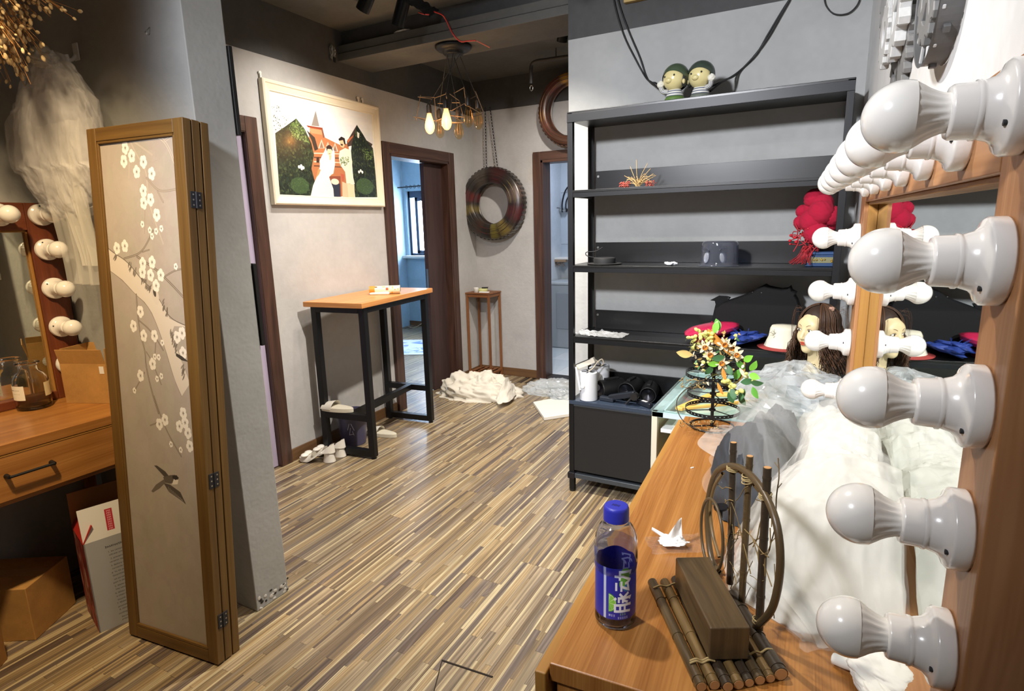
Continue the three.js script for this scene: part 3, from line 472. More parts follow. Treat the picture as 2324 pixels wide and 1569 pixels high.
// ================= black shelf unit =================
const SX0 = -1.205, SX1 = 0.012, SZF = -2.795, SZB = -3.098, SY = { top: 1.972, a: 1.607, b: 1.237, c: 0.870, d: 0.522 };
{
  const t = thing('black_shelf_unit', 'tall black steel and wood shelf unit against the grey wall', 'shelf', V(0, 0, 0)), P0 = 0.028;
  for (const [x, z] of [[SX0, SZF - P0], [SX1 - P0, SZF - P0], [SX0 + 0.0, SZB], [SX1 - P0, SZB]]) part(t, 'post', span(x, x + P0, z > -2.9 ? 0.012 : 0.0, SY.top, z, z + P0, 0.002, 'y'), mats.blackSteel);
  part(t, 'post_foot', cyl(0.018, 0.016, 0.014, SX0 + P0 / 2, 0.007, SZF - P0 / 2, 14), mats.black);
  part(t, 'top_board', span(SX0, SX1, SY.top - 0.034, SY.top + 0.004, SZB, SZF, 0.002, 'x'), mats.blackWood); part(t, 'top_rail', span(SX0, SX1, SY.top - 0.045, SY.top - 0.006, SZF - 0.002, SZF + 0.003, 0.001, 'x'), mats.blackSteel);
  for (const y of [SY.a, SY.b, SY.c]) {
    const b = part(t, 'shelf_board', span(SX0 + 0.002, SX1 - 0.002, y - 0.012, y, SZB, SZF - 0.001, 0.001, 'x'), mats.blackWood);
    part(t, 'shelf_rail', merge([span(SX0 + P0, SX1 - P0, y - 0.034, y - 0.0125, SZF - 0.024, SZF - 0.002, 0.001, 'x'), span(SX0 + 0.004, SX0 + 0.026, y - 0.034, y - 0.0125, SZB + P0, SZF - P0, 0.001, 'z'), span(SX1 - 0.026, SX1 - 0.004, y - 0.034, y - 0.0125, SZB + P0, SZF - P0, 0.001, 'z')]), mats.blackSteel);
    const bk = part(t, 'back_board', span(SX0 + 0.05, SX1 - 0.02, y + 0.001, y + 0.105, SZB + 0.028, SZB + 0.04, 0.001, 'x'), mats.blackWood);
    part(bk, 'screw', mv(rot(cyl(0.006, 0.006, 0.003, 0, 0, 0, 12), Math.PI / 2), SX0 + 0.064, y + 0.078, SZB + 0.0415), mats.steel);
  }
  part(t, 'cabinet_top', span(SX0 + 0.002, SX1 - 0.002, SY.d - 0.02, SY.d, SZB, SZF + 0.002, 0.001, 'x'), M(0x3e4a5c, 0.25, { metalness: 0.3 })); part(t, 'cabinet_back_board', span(SX0 + 0.05, SX1 - 0.02, SY.d + 0.001, SY.d + 0.11, SZB + 0.028, SZB + 0.04, 0.001, 'x'), mats.blackWood);
  part(t, 'cabinet_panel', span(SX0 + 0.028, SX1 - 0.028, 0.125, SY.d - 0.03, SZF - 0.016, SZF - 0.004, 0.001, 'x'), M(0x1a1b1d, 0.45)); part(t, 'cabinet_trim', span(SX0 + 0.028, SX1 - 0.028, SY.d - 0.03, SY.d - 0.021, SZF - 0.01, SZF, 0.001, 'x'), mats.steelRail);
  part(t, 'cabinet_side', span(SX0 + 0.004, SX0 + 0.014, 0.11, SY.d - 0.02, SZB + 0.03, SZF - 0.03, 0.001, 'y'), mats.blackWood); part(t, 'cabinet_floor', span(SX0 + 0.004, SX1 - 0.004, 0.105, 0.12, SZB + 0.03, SZF - 0.03, 0.001, 'x'), mats.blackWood);
  part(t, 'lower_rail', span(SX0 + 0.0, SX1, 0.083, 0.108, SZF - 0.026, SZF + 0.004, 0.002, 'x'), mats.steelRail, 'bluish steel lower rail'); part(t, 'rail_bracket', span(SX0 - 0.006, SX0 + 0.034, 0.078, 0.114, SZF - 0.03, SZF + 0.012, 0.004), mats.darkMetal);
}
// ================= left vanity =================
const NL = frame(V(-2.87, 0, -1.28), Math.PI / 2), LDY = 0.78;
{
  const t = thing('vanity_desk', 'orange wooden vanity desk with one black-handled drawer', 'desk', NL.o.clone(), NL.a), x0 = -1.35, x1 = -0.02, d = 0.50;
  part(t, 'desktop', span(x0, x1, LDY - 0.036, LDY, 0.002, d, 0.003, 'x'), mats.desk);
  part(t, 'apron', span(x0, x1, LDY - 0.215, LDY - 0.037, 0.02, d - 0.022, 0.002, 'x'), mats.deskDark);
  const f = part(t, 'drawer_front', span(-0.72, x1 - 0.012, LDY - 0.195, LDY - 0.042, d - 0.02, d - 0.002, 0.003, 'x'), M(0xffffff, 0.38, { map: woodTex(0x8a5522, 0xcd9452, 51, 1, 2.6, 1024, 512, 0.35, 2) }));
  part(f, 'drawer_edge', span(-0.72, x1 - 0.012, LDY - 0.0419, LDY - 0.0375, d - 0.02, d - 0.001, 0.0005, 'x'), mats.deskTrim, 'pale drawer top edge');
  const hz = d, hy = 0.672; part(f, 'handle', merge([bar(V(-0.485 + 0.0, hy, hz + 0.022), V(-0.355, hy, hz + 0.022), 0.0048, 12), rot(cyl(0.006, 0.0085, 0.026, 0, 0, 0, 12), Math.PI / 2).translate(-0.485, hy, hz + 0.009), rot(cyl(0.006, 0.0085, 0.026, 0, 0, 0, 12), Math.PI / 2).translate(-0.355, hy, hz + 0.009)]), mats.black, 'black bar handle');
  for (const [x, z] of [[x1 - 0.05, 0.03], [x1 - 0.05, d - 0.06], [x0 + 0.01, 0.03], [x0 + 0.01, d - 0.06]]) part(t, 'leg', span(x, x + 0.035, 0, LDY - 0.215, z, z + 0.035, 0.002, 'y'), mats.deskDark);
}
{
  const t = thing('small_bulb_mirror', 'red-brown framed vanity mirror with dull white bulbs on the dark wall', 'mirror', NL.o.clone(), NL.a);
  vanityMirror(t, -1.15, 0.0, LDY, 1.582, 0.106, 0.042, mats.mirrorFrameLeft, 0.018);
  [1.535, 1.397, 1.24, 1.08, 0.922].forEach((y, i) => bulb(t, -0.056, y, 0.042, 0.4 * i + 2.2));
  for (let k = 1; k < 6; k++) bulb(t, -0.056 - 0.14 * k, 1.535, 0.042, k);
}
{ // glass apothecary jar
  const t = thing('apothecary_jar', 'clear glass apothecary jar with a white label on the vanity', 'jar', onY(75, 927, LDY).add(V(-0.005, 0, -0.01)));
  const out = [[0.0001, 0], [0.052, 0], [0.058, 0.006], [0.059, 0.02], [0.0585, 0.10], [0.055, 0.125], [0.045, 0.142], [0.034, 0.15], [0.031, 0.158], [0.031, 0.172], [0.036, 0.178], [0.041, 0.181], [0.041, 0.186], [0.036, 0.188]], inn = [[0.029, 0.186], [0.0275, 0.17], [0.0275, 0.158], [0.031, 0.148], [0.043, 0.137], [0.051, 0.122], [0.0545, 0.10], [0.055, 0.02], [0.052, 0.012], [0.0001, 0.01]];
  part(t, 'glass_body', lathe([...out, ...inn], 44), P(0xffffff, 0.01, { transmission: 1, thickness: 0.004, ior: 1.48 }));
  const lab = canvasTex(256, 150, (g, w, h) => { g.fillStyle = '#efe9da'; g.fillRect(0, 0, w, h); g.fillStyle = '#9a9588'; g.fillRect(14, 40, 104, 9); g.fillStyle = '#c4bfb0'; g.fillRect(126, 41, 76, 7); g.fillStyle = '#aaa596'; g.fillRect(16, 82, 190, 2); g.fillRect(16, 122, 96, 2); });
  const band = (a0, a1, y0, y1, m, name) => { const q = new THREE.CylinderGeometry(0.0597, 0.0597, y1 - y0, 24, 1, true, a0, a1 - a0); q.translate(0, (y0 + y1) / 2, 0); part(t, name, q, m); };
  band(-0.55, 0.78, 0.045, 0.102, M(0xffffff, 0.8, { map: lab, ...DS }), 'paper_label'); band(1.9, 2.9, 0.05, 0.105, M(0xd9d0a8, 0.8, DS), 'paper_label');
}
function openBox(t, w, h, d, m, flap, wall = 0.004) {
  part(t, 'front_wall', box(w, h, wall, 0, h / 2, d / 2, 0.001), m); part(t, 'back_wall', box(w, h, wall, 0, h / 2, -d / 2, 0.001), m); part(t, 'side_wall', box(wall, h, d, -w / 2, h / 2, 0, 0.001), m); part(t, 'side_wall', box(wall, h, d, w / 2, h / 2, 0, 0.001), m); part(t, 'bottom', box(w, wall, d, 0, wall / 2, 0, 0.001), m);
  const fl = (L, dep, tilt, x, z, ry) => { const g = box(L, wall * 0.8, dep, 0, 0, dep / 2, 0.001); g.rotateX(-tilt); g.rotateY(ry); g.translate(x, h, z); part(t, 'flap', g, m); };
  fl(w, flap, 1.35, 0, d / 2, 0); fl(w, flap, 1.45, 0, -d / 2, Math.PI); fl(d, flap, 1.5, w / 2, 0, Math.PI / 2); fl(d, flap, 1.75, -w / 2, 0, -Math.PI / 2);
}
{ // carton on the vanity
  const a = onY(160, 908, LDY), b = onY(228, 922, LDY), w = a.distanceTo(b), ry = -Math.atan2(b.z - a.z, b.x - a.x), d = 0.13;
  const t = thing('open_carton', 'small open brown carton standing on the vanity desk', 'cardboard box', V((a.x + b.x) / 2, LDY, (a.z + b.z) / 2).add(V(-Math.sin(ry) * d / 2, 0, -Math.cos(ry) * d / 2)), ry + 0.35);
  openBox(t, w * 0.93, 0.165, d, mats.card, 0.062); part(t, 'paper_label', box(0.02, 0.03, 0.001, w * 0.38, 0.14, d / 2 + 0.0026, 0), mats.white);
}
{ // brown parcel boxes on the floor
  const t = thing('brown_parcel_box', 'closed brown parcel box on the floor under the vanity', 'cardboard box', V(-2.66, 0, -0.83), 0.55); part(t, 'carton_body', box(0.3, 0.21, 0.22, 0, 0.105, 0, 0.003), mats.card); part(t, 'tape', box(0.302, 0.001, 0.05, 0, 0.2105, 0, 0), M(0xb98e55, 0.3));
  const u = thing('tall_brown_carton', 'tall brown carton beside the parcel box at the vanity', 'cardboard box', onY(28, 1552).add(V(-0.17, 0, 0.12)), 0.7); part(u, 'carton_body', box(0.24, 0.25, 0.24, 0, 0.125, 0, 0.003), mats.cardDark); part(u, 'tape', box(0.04, 0.001, 0.242, 0, 0.2505, 0, 0), M(0xb98e55, 0.3));
}
{ // tall white printed box leaning open behind the screen
  const W = 0.26, H = 0.36, D = 0.2, side = canvasTex(512, 720, (g, w, h) => {
    g.fillStyle = '#aeb0b4'; g.fillRect(0, 0, w, h); g.fillStyle = '#26262a'; g.font = 'bold 24px sans-serif'; g.fillText('Instructions / re', 120, 82); g.font = '17px sans-serif';
    const L = ['1. be certain all the air', 'vibrate until loose grind', '2. prevent traditional', 'ceramic tapes', '3. Before lifting this', 'correctly soak before', '4. To fill the bottle', 'Quantities of the', 'oil on very soft', 'part is destroyed', '5. Allow the mix to', 'the sand water', '6. When filling with', 'a clean lid with a', 'thumb hold', '7. Make sure to keep', 'provided lid', '8. Allow time for', 'cooling time']; L.forEach((s, i) => g.fillText(s, 132 + (i % 3) * 4, 122 + i * 26 + Math.floor(i / 2) * 5));
    g.fillText('Recommendation', 146, 668); g.fillText('preparation and', 146, 690); g.fillStyle = '#c9cac9'; g.fillRect(330, 570, 42, 100); });
  const flapT = canvasTex(512, 330, (g, w, h) => { g.fillStyle = '#e4e2dd'; g.fillRect(0, 0, w, h); g.save(); g.translate(158, 60); g.rotate(0.02); g.fillStyle = '#b8283a'; g.fillRect(0, 0, 46, 210); g.fillStyle = '#f0dcdc'; for (let i = 0; i < 9; i++) { g.fillRect(10, 14 + i * 22, 26, 3); g.fillRect(12, 20 + i * 22, 3, 8); g.fillRect(22, 19 + i * 22, 3, 9); g.fillRect(31, 20 + i * 22, 3, 7); } g.restore(); });
  const redT = canvasTex(256, 512, (g, w, h) => { g.fillStyle = '#7d1c1a'; g.fillRect(0, 0, w, h); for (let i = 0; i < 160; i++) { g.fillStyle = pick(['#a3261f', '#5b1312', '#c8443a', '#b58a7a', '#8a3a2c', '#d8c0b2']); g.globalAlpha = rr(0.25, 0.7); g.beginPath(); g.ellipse(rr(0, w), rr(0, h), rr(5, 30), rr(10, 70), rr(-0.3, 0.3), 0, 7); g.fill(); } g.globalAlpha = 1; });
  const b = onY(240, 1438), t = thing('printed_white_box', 'tall white and red printed box with instructions, open flaps, behind the screen', 'cardboard box', b.clone().add(V(-0.02, 0, 0.01)), 1.3);
  const plain = M(0xa5a6a9, 0.7), inside = M(0x9a6b3c, 0.85);
  const face = (w, h, m) => { const g = new THREE.BoxGeometry(w, h, 0.004); return g; };
  const fr = part(t, 'front_wall', face(W, H).translate(W / 2, H / 2, -0.002), [plain, plain, plain, plain, M(0xffffff, 0.7, { map: side }), inside]); 
  part(t, 'left_wall', face(D, H).rotateY(-Math.PI / 2).translate(0.002, H / 2, -D / 2), [plain, plain, plain, plain, M(0xffffff, 0.6, { map: redT }), inside]);
  part(t, 'right_wall', face(D, H).rotateY(Math.PI / 2).translate(W - 0.002, H / 2, -D / 2), plain); part(t, 'back_wall', face(W, H).translate(W / 2, H / 2, -D + 0.002), inside); part(t, 'bottom', box(W - 0.004, 0.004, D - 0.004, W / 2, 0.004, -D / 2, 0), inside);
  const fl = face(W, 0.125); fl.translate(0, 0.0625, 0); fl.rotateX(-0.16); fl.translate(W / 2, H, -0.002); part(t, 'flap', fl, [plain, plain, plain, plain, M(0xffffff, 0.7, { map: flapT }), inside], 'white flap with a red stamp');
  const fb = face(W, 0.14); fb.translate(0, 0.07, 0); fb.rotateX(0.1); fb.translate(W / 2, H, -D + 0.002); part(t, 'flap', fb, inside); const f3 = face(D, 0.07); f3.translate(0, 0.035, 0); f3.rotateX(-0.5); f3.rotateY(-Math.PI / 2); f3.translate(0, H, -D / 2); part(t, 'flap', f3, M(0xb0281f, 0.6));
}
// ---- folded three-panel screen ----
{
  const W = 0.4446, H = 1.79, T = 0.0939, fw = 0.043, pt = T / 3 - 0.0025;
  const t = thing('folding_screen', 'folded wooden room screen printed with white plum blossom and a bird', 'folding screen', V(-1.9695, 0, -1.0563)); t.rotation.set(-0.0782, 0.1075, 0, 'YXZ');
  const lift = Math.sin(0.0782) * T / 2; t.position.y = lift; t.updateMatrixWorld(true);
  const inv = t.matrixWorld.clone().invert(), pw = W - 2 * fw, ph = H - 2 * fw, zf = T / 2 - 0.010;
  const CW = 512, CH = 2048, n0 = V(0, 0, 1).transformDirection(t.matrixWorld), p0 = V(0, 0, zf).applyMatrix4(t.matrixWorld);
  const S = (px, py) => { const q = hit(px, py, p0, n0).applyMatrix4(inv); return [(q.x + pw / 2) / pw * CW, (1 - (q.y - fw) / ph) * CH]; };
  const z4 = (x, y) => S(160 + x * 0.4205, 240 + y * 0.4205), z3 = (x, y) => S(x * 0.4264, 900 + y * 0.4264);
  const print = canvasTex(CW, CH, (g, w, h) => {
    g.fillStyle = '#aa9e94'; g.fillRect(0, 0, w, h);
    for (let i = 0; i < 900; i++) { g.globalAlpha = 0.05; g.fillStyle = pick(['#8f8277', '#c9beb0', '#9d8f8a', '#c4b9a6']); g.beginPath(); g.ellipse(rr(0, w), rr(0, h), rr(10, 90), rr(8, 60), rr(0, 3), 0, 7); g.fill(); }
    for (let i = 0; i < 2600; i++) { g.globalAlpha = 0.10; g.fillStyle = pick(['#7e7268', '#d3c9bb']); g.fillRect(rr(0, w), rr(0, h), rr(1, 5), rr(1, 3)); }
    g.globalAlpha = 1; g.lineCap = 'round'; g.lineJoin = 'round';
    const path = (pts) => { g.beginPath(); pts.forEach(([x, y], i) => { if (!i) g.moveTo(x, y); else { const [a, b] = pts[i - 1]; g.quadraticCurveTo(a, b, (a + x) / 2, (b + y) / 2); if (i === pts.length - 1) g.lineTo(x, y); } }); };
    // trunk
    const up = [[180, 752], [240, 800], [290, 830], [330, 870], [380, 935], [440, 990], [490, 1060], [535, 1150], [640, 1195]].map((q) => z4(...q)), lo = [[645, 1500], [600, 1569], [560, 1480], [520, 1340], [480, 1220], [440, 1120], [400, 1060], [350, 1020], [280, 940], [185, 872]].map((q) => z4(...q));
    const rim = [[640, 1195], [560, 1190], [545, 1230], [580, 1330], [615, 1420], [645, 1500]].map((q) => z4(...q));
    g.beginPath(); [...up, ...rim, ...lo].forEach(([x, y], i) => i ? g.lineTo(x, y) : g.moveTo(x, y)); g.closePath(); g.fillStyle = '#d3c8b9'; g.fill();
    g.strokeStyle = '#5d544b'; g.lineWidth = 3; path(up); g.stroke(); g.lineWidth = 1.6; path(lo.slice(1)); g.stroke();
    for (const [x, y] of [[240, 808], [320, 870], [345, 893], [390, 950], [410, 968], [425, 985], [500, 1075], [515, 1105], [545, 1240], [555, 1270], [565, 1310], [605, 1420], [610, 1450]]) { const [a, b] = z4(x, y); g.fillStyle = '#6b6158'; g.globalAlpha = 0.75; for (let k = 0; k < 6; k++) { g.beginPath(); g.ellipse(a + rr(-8, 10), b + rr(-16, 16), 3.5, 12, 0.6 + rr(-0.3, 0.3), 0, 7); g.fill(); } g.globalAlpha = 1; }
    { const [a, b] = z4(457, 1022); g.fillStyle = '#cfc4b5'; g.beginPath(); g.ellipse(a, b, 22, 40, -0.3, 0, 7); g.fill(); g.fillStyle = '#4c443d'; g.beginPath(); g.ellipse(a - 3, b - 8, 9, 16, -0.3, 0, 7); g.fill(); }
    const br = (pts, wd, c = '#5f564d', f = z4) => { const q = pts.map((p) => f(...p)); g.strokeStyle = c; g.lineWidth = wd; path(q); g.stroke(); g.strokeStyle = '#a99c8c'; g.lineWidth = wd * 0.45; path(q); g.stroke(); };
    br([[290, 825], [360, 805], [390, 780], [415, 740], [445, 675]], 7); br([[388, 790], [425, 778]], 5); br([[360, 815], [410, 850], [470, 890], [510, 930], [560, 980], [610, 1035]], 9); br([[510, 922], [560, 890], [600, 882]], 6);
    br([[355, 1020], [365, 1150], [375, 1230], [405, 1330], [405, 1400], [445, 1569], [475, 1660]], 8); br([[370, 1160], [440, 1220], [500, 1320]], 6); br([[410, 1330], [435, 1370], [490, 1505]], 5); br([[460, 1280], [455, 1360]], 5); br([[400, 1440], [340, 1550]], 5);
    br([[320, 190], [360, 270], [410, 350], [415, 450], [425, 540], [500, 745]], 5, '#c9bfb1'); br([[410, 390], [470, 460], [520, 462], [580, 448]], 8, '#8b8075'); br([[470, 462], [500, 520]], 8, '#8b8075'); br([[318, 220], [315, 390]], 4, '#c9bfb1'); br([[325, 182], [440, 265]], 5, '#c3b8a9'); br([[440, 150], [505, 185], [540, 250], [575, 345]], 12, '#c3b8a9'); br([[508, 190], [565, 150]], 9, '#c3b8a9'); br([[402, 550], [400, 690]], 3, '#8b8075');
    br([[820, 0], [860, 120], [900, 210], [965, 320]], 6, '#5f564d', z3); br([[800, 155], [850, 135]], 5, '#5f564d', z3);
    const flower = ([x, y], s) => { const a0 = rr(0, 6.28); for (let k = 0; k < 5; k++) { const a = a0 + k * 1.2566; g.fillStyle = '#eae4d9'; g.beginPath(); g.ellipse(x + Math.cos(a) * s * 0.62, y + Math.sin(a) * s * 0.72, s * 0.52, s * 0.56, a, 0, 7); g.fill(); } g.strokeStyle = '#5f564d'; g.lineWidth = 1.3; for (let k = 0; k < 7; k++) { const a = k * 0.9 + a0; g.beginPath(); g.moveTo(x, y); g.lineTo(x + Math.cos(a) * s * 0.38, y + Math.sin(a) * s * 0.42); g.stroke(); } };
    for (const [x, y] of [[295, 228], [288, 300], [330, 272], [393, 303], [357, 357], [438, 367], [393, 460], [395, 525], [432, 507], [465, 590], [250, 770], [293, 758], [390, 852], [440, 845], [388, 900], [432, 915], [487, 915], [462, 972], [377, 1112], [340, 1190], [395, 1242], [453, 1243], [575, 1250], [602, 1228], [443, 1395], [378, 1458], [607, 1335]]) flower(z4(x, y), 21);
    for (const [x, y] of [[388, 640], [428, 672], [462, 678], [490, 663], [440, 705], [568, 868], [455, 1355], [476, 1358], [467, 1475], [490, 1460], [345, 1538], [495, 1280]]) flower(z4(x, y), 11);
    for (const [x, y] of [[878, 125], [848, 148], [975, 90], [985, 140], [955, 160], [1000, 195], [1010, 265]]) flower(z3(x, y), 21); for (const [x, y] of [[910, 255], [962, 285]]) flower(z3(x, y), 11);
    // bird
    const poly = (pts, c) => { g.fillStyle = c; g.beginPath(); pts.map((q) => z3(...q)).forEach(([x, y], i) => i ? g.lineTo(x, y) : g.moveTo(x, y)); g.closePath(); g.fill(); };
    poly([[820, 368], [835, 368], [880, 400], [905, 432], [885, 440], [860, 412]], '#4a433c'); poly([[870, 460], [905, 470], [960, 510], [990, 575], [950, 545], [900, 510]], '#4f4740'); poly([[805, 505], [830, 470], [875, 440], [880, 460], [850, 490], [815, 512]], '#6b6258'); poly([[868, 430], [905, 420], [930, 418], [950, 432], [945, 455], [905, 465], [880, 460]], '#5d544b'); poly([[925, 440], [950, 445], [945, 468], [915, 470]], '#ddd5c8'); poly([[918, 422], [940, 420], [952, 436], [935, 446], [918, 436]], '#2d2823');
    for (let k = 0; k < 9; k++) { const [a, b] = z3(895 + k * 9, 482 + k * 8), [c, d] = z3(905 + k * 9.5, 520 + k * 6.5); g.strokeStyle = '#cfc5b6'; g.lineWidth = 1.5; g.beginPath(); g.moveTo(a, b); g.lineTo(c, d); g.stroke(); }
    { const tail = [[568, 1335], [600, 1352], [640, 1385], [600, 1375], [570, 1352]].map((q) => z4(...q)); g.fillStyle = '#3d3731'; g.beginPath(); tail.forEach(([x, y], i) => i ? g.lineTo(x, y) : g.moveTo(x, y)); g.closePath(); g.fill(); }
  });
  for (let k = 0; k < 3; k++) {
    const zc = T / 2 - (k + 0.5) * T / 3 - (k === 2 ? 0.001 : 0), m = k ? mats.screenSide : mats.screenWood;
    const pn = new THREE.Group(); pn.name = 'panel'; t.add(pn);
    for (const sx of [-1, 1]) part(pn, 'stile', box(fw, H, pt, sx * (W / 2 - fw / 2), H / 2, zc, 0.003, 'y'), m);
    part(pn, 'rail', box(pw, fw, pt, 0, H - fw / 2, zc, 0.003, 'x'), m); part(pn, 'rail', box(pw, fw, pt, 0, fw / 2, zc, 0.003, 'x'), m);
    if (!k) { const bead = part(pn, 'bead', merge([box(0.008, ph, 0.008, -pw / 2 + 0.004, H / 2, zf + 0.003, 0.002, 'y'), box(0.008, ph, 0.008, pw / 2 - 0.004, H / 2, zf + 0.003, 0.002, 'y'), box(pw, 0.012, 0.009, 0, fw + 0.006, zf + 0.004, 0.003, 'x'), box(pw, 0.008, 0.008, 0, H - fw - 0.004, zf + 0.003, 0.002, 'x')]), m); }
    const pg = new THREE.PlaneGeometry(pw, ph); if (!k) { pg.translate(0, H / 2, zf); part(pn, 'printed_panel', merge([pg]), M(0xffffff, 0.75, { map: print }), 'grey-beige panel with white blossom'); part(pn, 'backing', box(pw, ph, 0.004, 0, H / 2, zf - 0.003, 0), M(0x8a7f72, 0.8)); } else part(pn, 'printed_panel', box(pw, ph, 0.006, 0, H / 2, zc, 0), M(0x9d9083, 0.8));
  }
  for (const [y, z] of [[H * 0.865, T / 6], [H * 0.36, T / 6 - 0.0], [0.15, T / 6]]) { const h = part(t, 'hinge', merge([box(0.0025, 0.05, 0.018, W / 2 + 0.001, y, z + 0.0105, 0.0005), box(0.0025, 0.05, 0.018, W / 2 + 0.001, y, z - 0.0105, 0.0005), cyl(0.003, 0.003, 0.05, W / 2 + 0.0025, y, z, 10)]), M(0x3b3d45, 0.4, { metalness: 0.7 }), 'dark steel hinge'); part(h, 'hinge_screw', merge([-0.016, 0, 0.016].flatMap((dy) => [mv(rot(cyl(0.0028, 0.0028, 0.001, 0, 0, 0, 8), 0, 0, Math.PI / 2), W / 2 + 0.0027, y + dy, z + 0.011), mv(rot(cyl(0.0028, 0.0028, 0.001, 0, 0, 0, 8), 0, 0, Math.PI / 2), W / 2 + 0.0027, y + dy, z - 0.011)])), mats.steel); }
}
// ---- veil on a wall hook ----
{
  const hp = onZ(174, 118, -1.293), hk = thing('wall_hook', 'white adhesive wall hook holding the bridal veil', 'hook', hp); part(hk, 'plate', box(0.034, 0.06, 0.006, 0, 0, 0.002, 0.004), mats.white); part(hk, 'prong', tube([[0, -0.012, 0.005], [0.002, -0.03, 0.02], [0.006, -0.034, 0.034], [0.008, -0.018, 0.04]], 0.006, 18, 8), mats.white);
  const t = thing('bridal_veil', 'bunched white tulle veil hanging from the wall hook', 'veil', V(-2.53, 1.79, -1.185));
  for (const [k, sc] of [[0, 1], [1, 0.9], [2, 0.78], [3, 0.62]]) { const g = blob(0.285 * sc, 0.275 * sc, 0.07 * sc, { amp: 0.2, f: 1.5, s: 3 + k, ridge: 0.1, rf: 2.2, w: 110, h: 80 }); const p = g.attributes.position; for (let i = 0; i < p.count; i++) { const y = p.getY(i), x = p.getX(i), n = (0.5 - Math.abs(fbm(x * 26 + k * 5 + 6 * y, y * 3.5, k, 3)) * 2); const tp = Math.max(0, y) / 0.29; p.setX(i, (x) * (1 - 0.45 * tp * tp) + 0.06 * tp + (y < -0.1 ? 0.03 : 0)); p.setZ(i, p.getZ(i) + n * 0.024); } g.computeVertexNormals(); part(t, 'tulle_layer', g, veilM); }
  part(t, 'gathered_top', mv(rot(blob(0.075, 0.035, 0.035, { amp: 0.35, f: 2, s: 9, ridge: 0.2 }), 0, 0, -0.25), 0.035, 0.275, 0.01), tulleDense);
  const tail = (dx, w, yb, s) => sheet((u, v) => { const fold = 0.012 * Math.sin(u * 16 + s) + 0.006 * Math.sin(u * 37 + s * 2); return V(dx + (u - 0.5) * w * (1 - 0.25 * v) + 0.02 * Math.sin(v * 3 + s) + v * 0.02, 0.05 - v * yb, 0.02 + fold + 0.01 * Math.sin(v * 5)); }, 40, 30);
  part(t, 'veil_tail', tail(0.06, 0.26, 0.57, 1), tulle); part(t, 'veil_tail', tail(0.1, 0.2, 0.5, 4), tulle); part(t, 'veil_tail', tail(0.17, 0.22, 0.2, 2), tulleThin);
  const nl = thing('wall_nail', 'bent nail and chipped plaster on the partition', 'nail', onZ(338, 70, -1.2935)); part(nl, 'nail', tube([[0.006, 0.01, 0], [0.006, -0.004, 0.012], [0.0, -0.008, 0.014]], 0.0015, 10, 6), mats.steel); part(nl, 'chip', ell(0.005, 0.004, 0.001, -0.014, -0.006, 0, 8, 6), mats.white);
}
{
  const y = (px, py) => onZ(px, py, -1.455).y, bd = (y0, y1, l) => single('black_wall_board', l, 'board', span(-2.5, -1.868, y0, y1, -1.462, -1.447, 0.002), mats.black);
  bd(y(525, 310), y(505, 108), 'black board edge fixed high behind the grey partition'); bd(y(577, 782), y(556, 598), 'black board edge fixed low behind the grey partition');
}
// ---- dried flowers hanging by the ceiling ----
{
  const t = thing('dried_flower_bunch', 'hanging bunch of golden-brown dried flowers near the ceiling', 'dried flowers', V(-2.43, 2.37, -0.95)); const st = [], hd = [];
  for (let i = 0; i < 150; i++) {
    const a = rr(-0.5, 0.95), L = rr(0.22, 0.46), e = V(Math.sin(a) * L + 0.02, -Math.cos(a) * L, rr(-0.14, 0.16)), m = e.clone().multiplyScalar(0.5).add(V(rr(-0.03, 0.03), rr(-0.02, 0.03), rr(-0.02, 0.02)));
    st.push(new THREE.TubeGeometry(new THREE.QuadraticBezierCurve3(V(rr(-0.02, 0.02), 0, rr(-0.02, 0.02)), m, e), 6, 0.0011, 3, false));
    for (let k = 0; k < 5; k++) { const q = e.clone().multiplyScalar(rr(0.72, 1.02)).add(V(rr(-0.025, 0.025), rr(-0.02, 0.02), rr(-0.02, 0.02))); const s = rr(0.003, 0.0065); const h = new THREE.OctahedronGeometry(1, 1).scale(s, s * 1.9, s); h.rotateZ(a + rr(-0.8, 0.8)); hd.push(h.translate(q.x, q.y, q.z)); st.push(bar(e.clone().multiplyScalar(0.8), q, 0.0007, 3)); }
  }
  part(t, 'stems', merge(st), M(0xb98348, 0.8)); part(t, 'seed_heads', merge(hd), M(0xd8bd8d, 0.85)); part(t, 'tie', bar(V(0, -0.02, 0), V(0, CEIL - 2.36, 0), 0.004), M(0x8a6a42, 0.8));
}
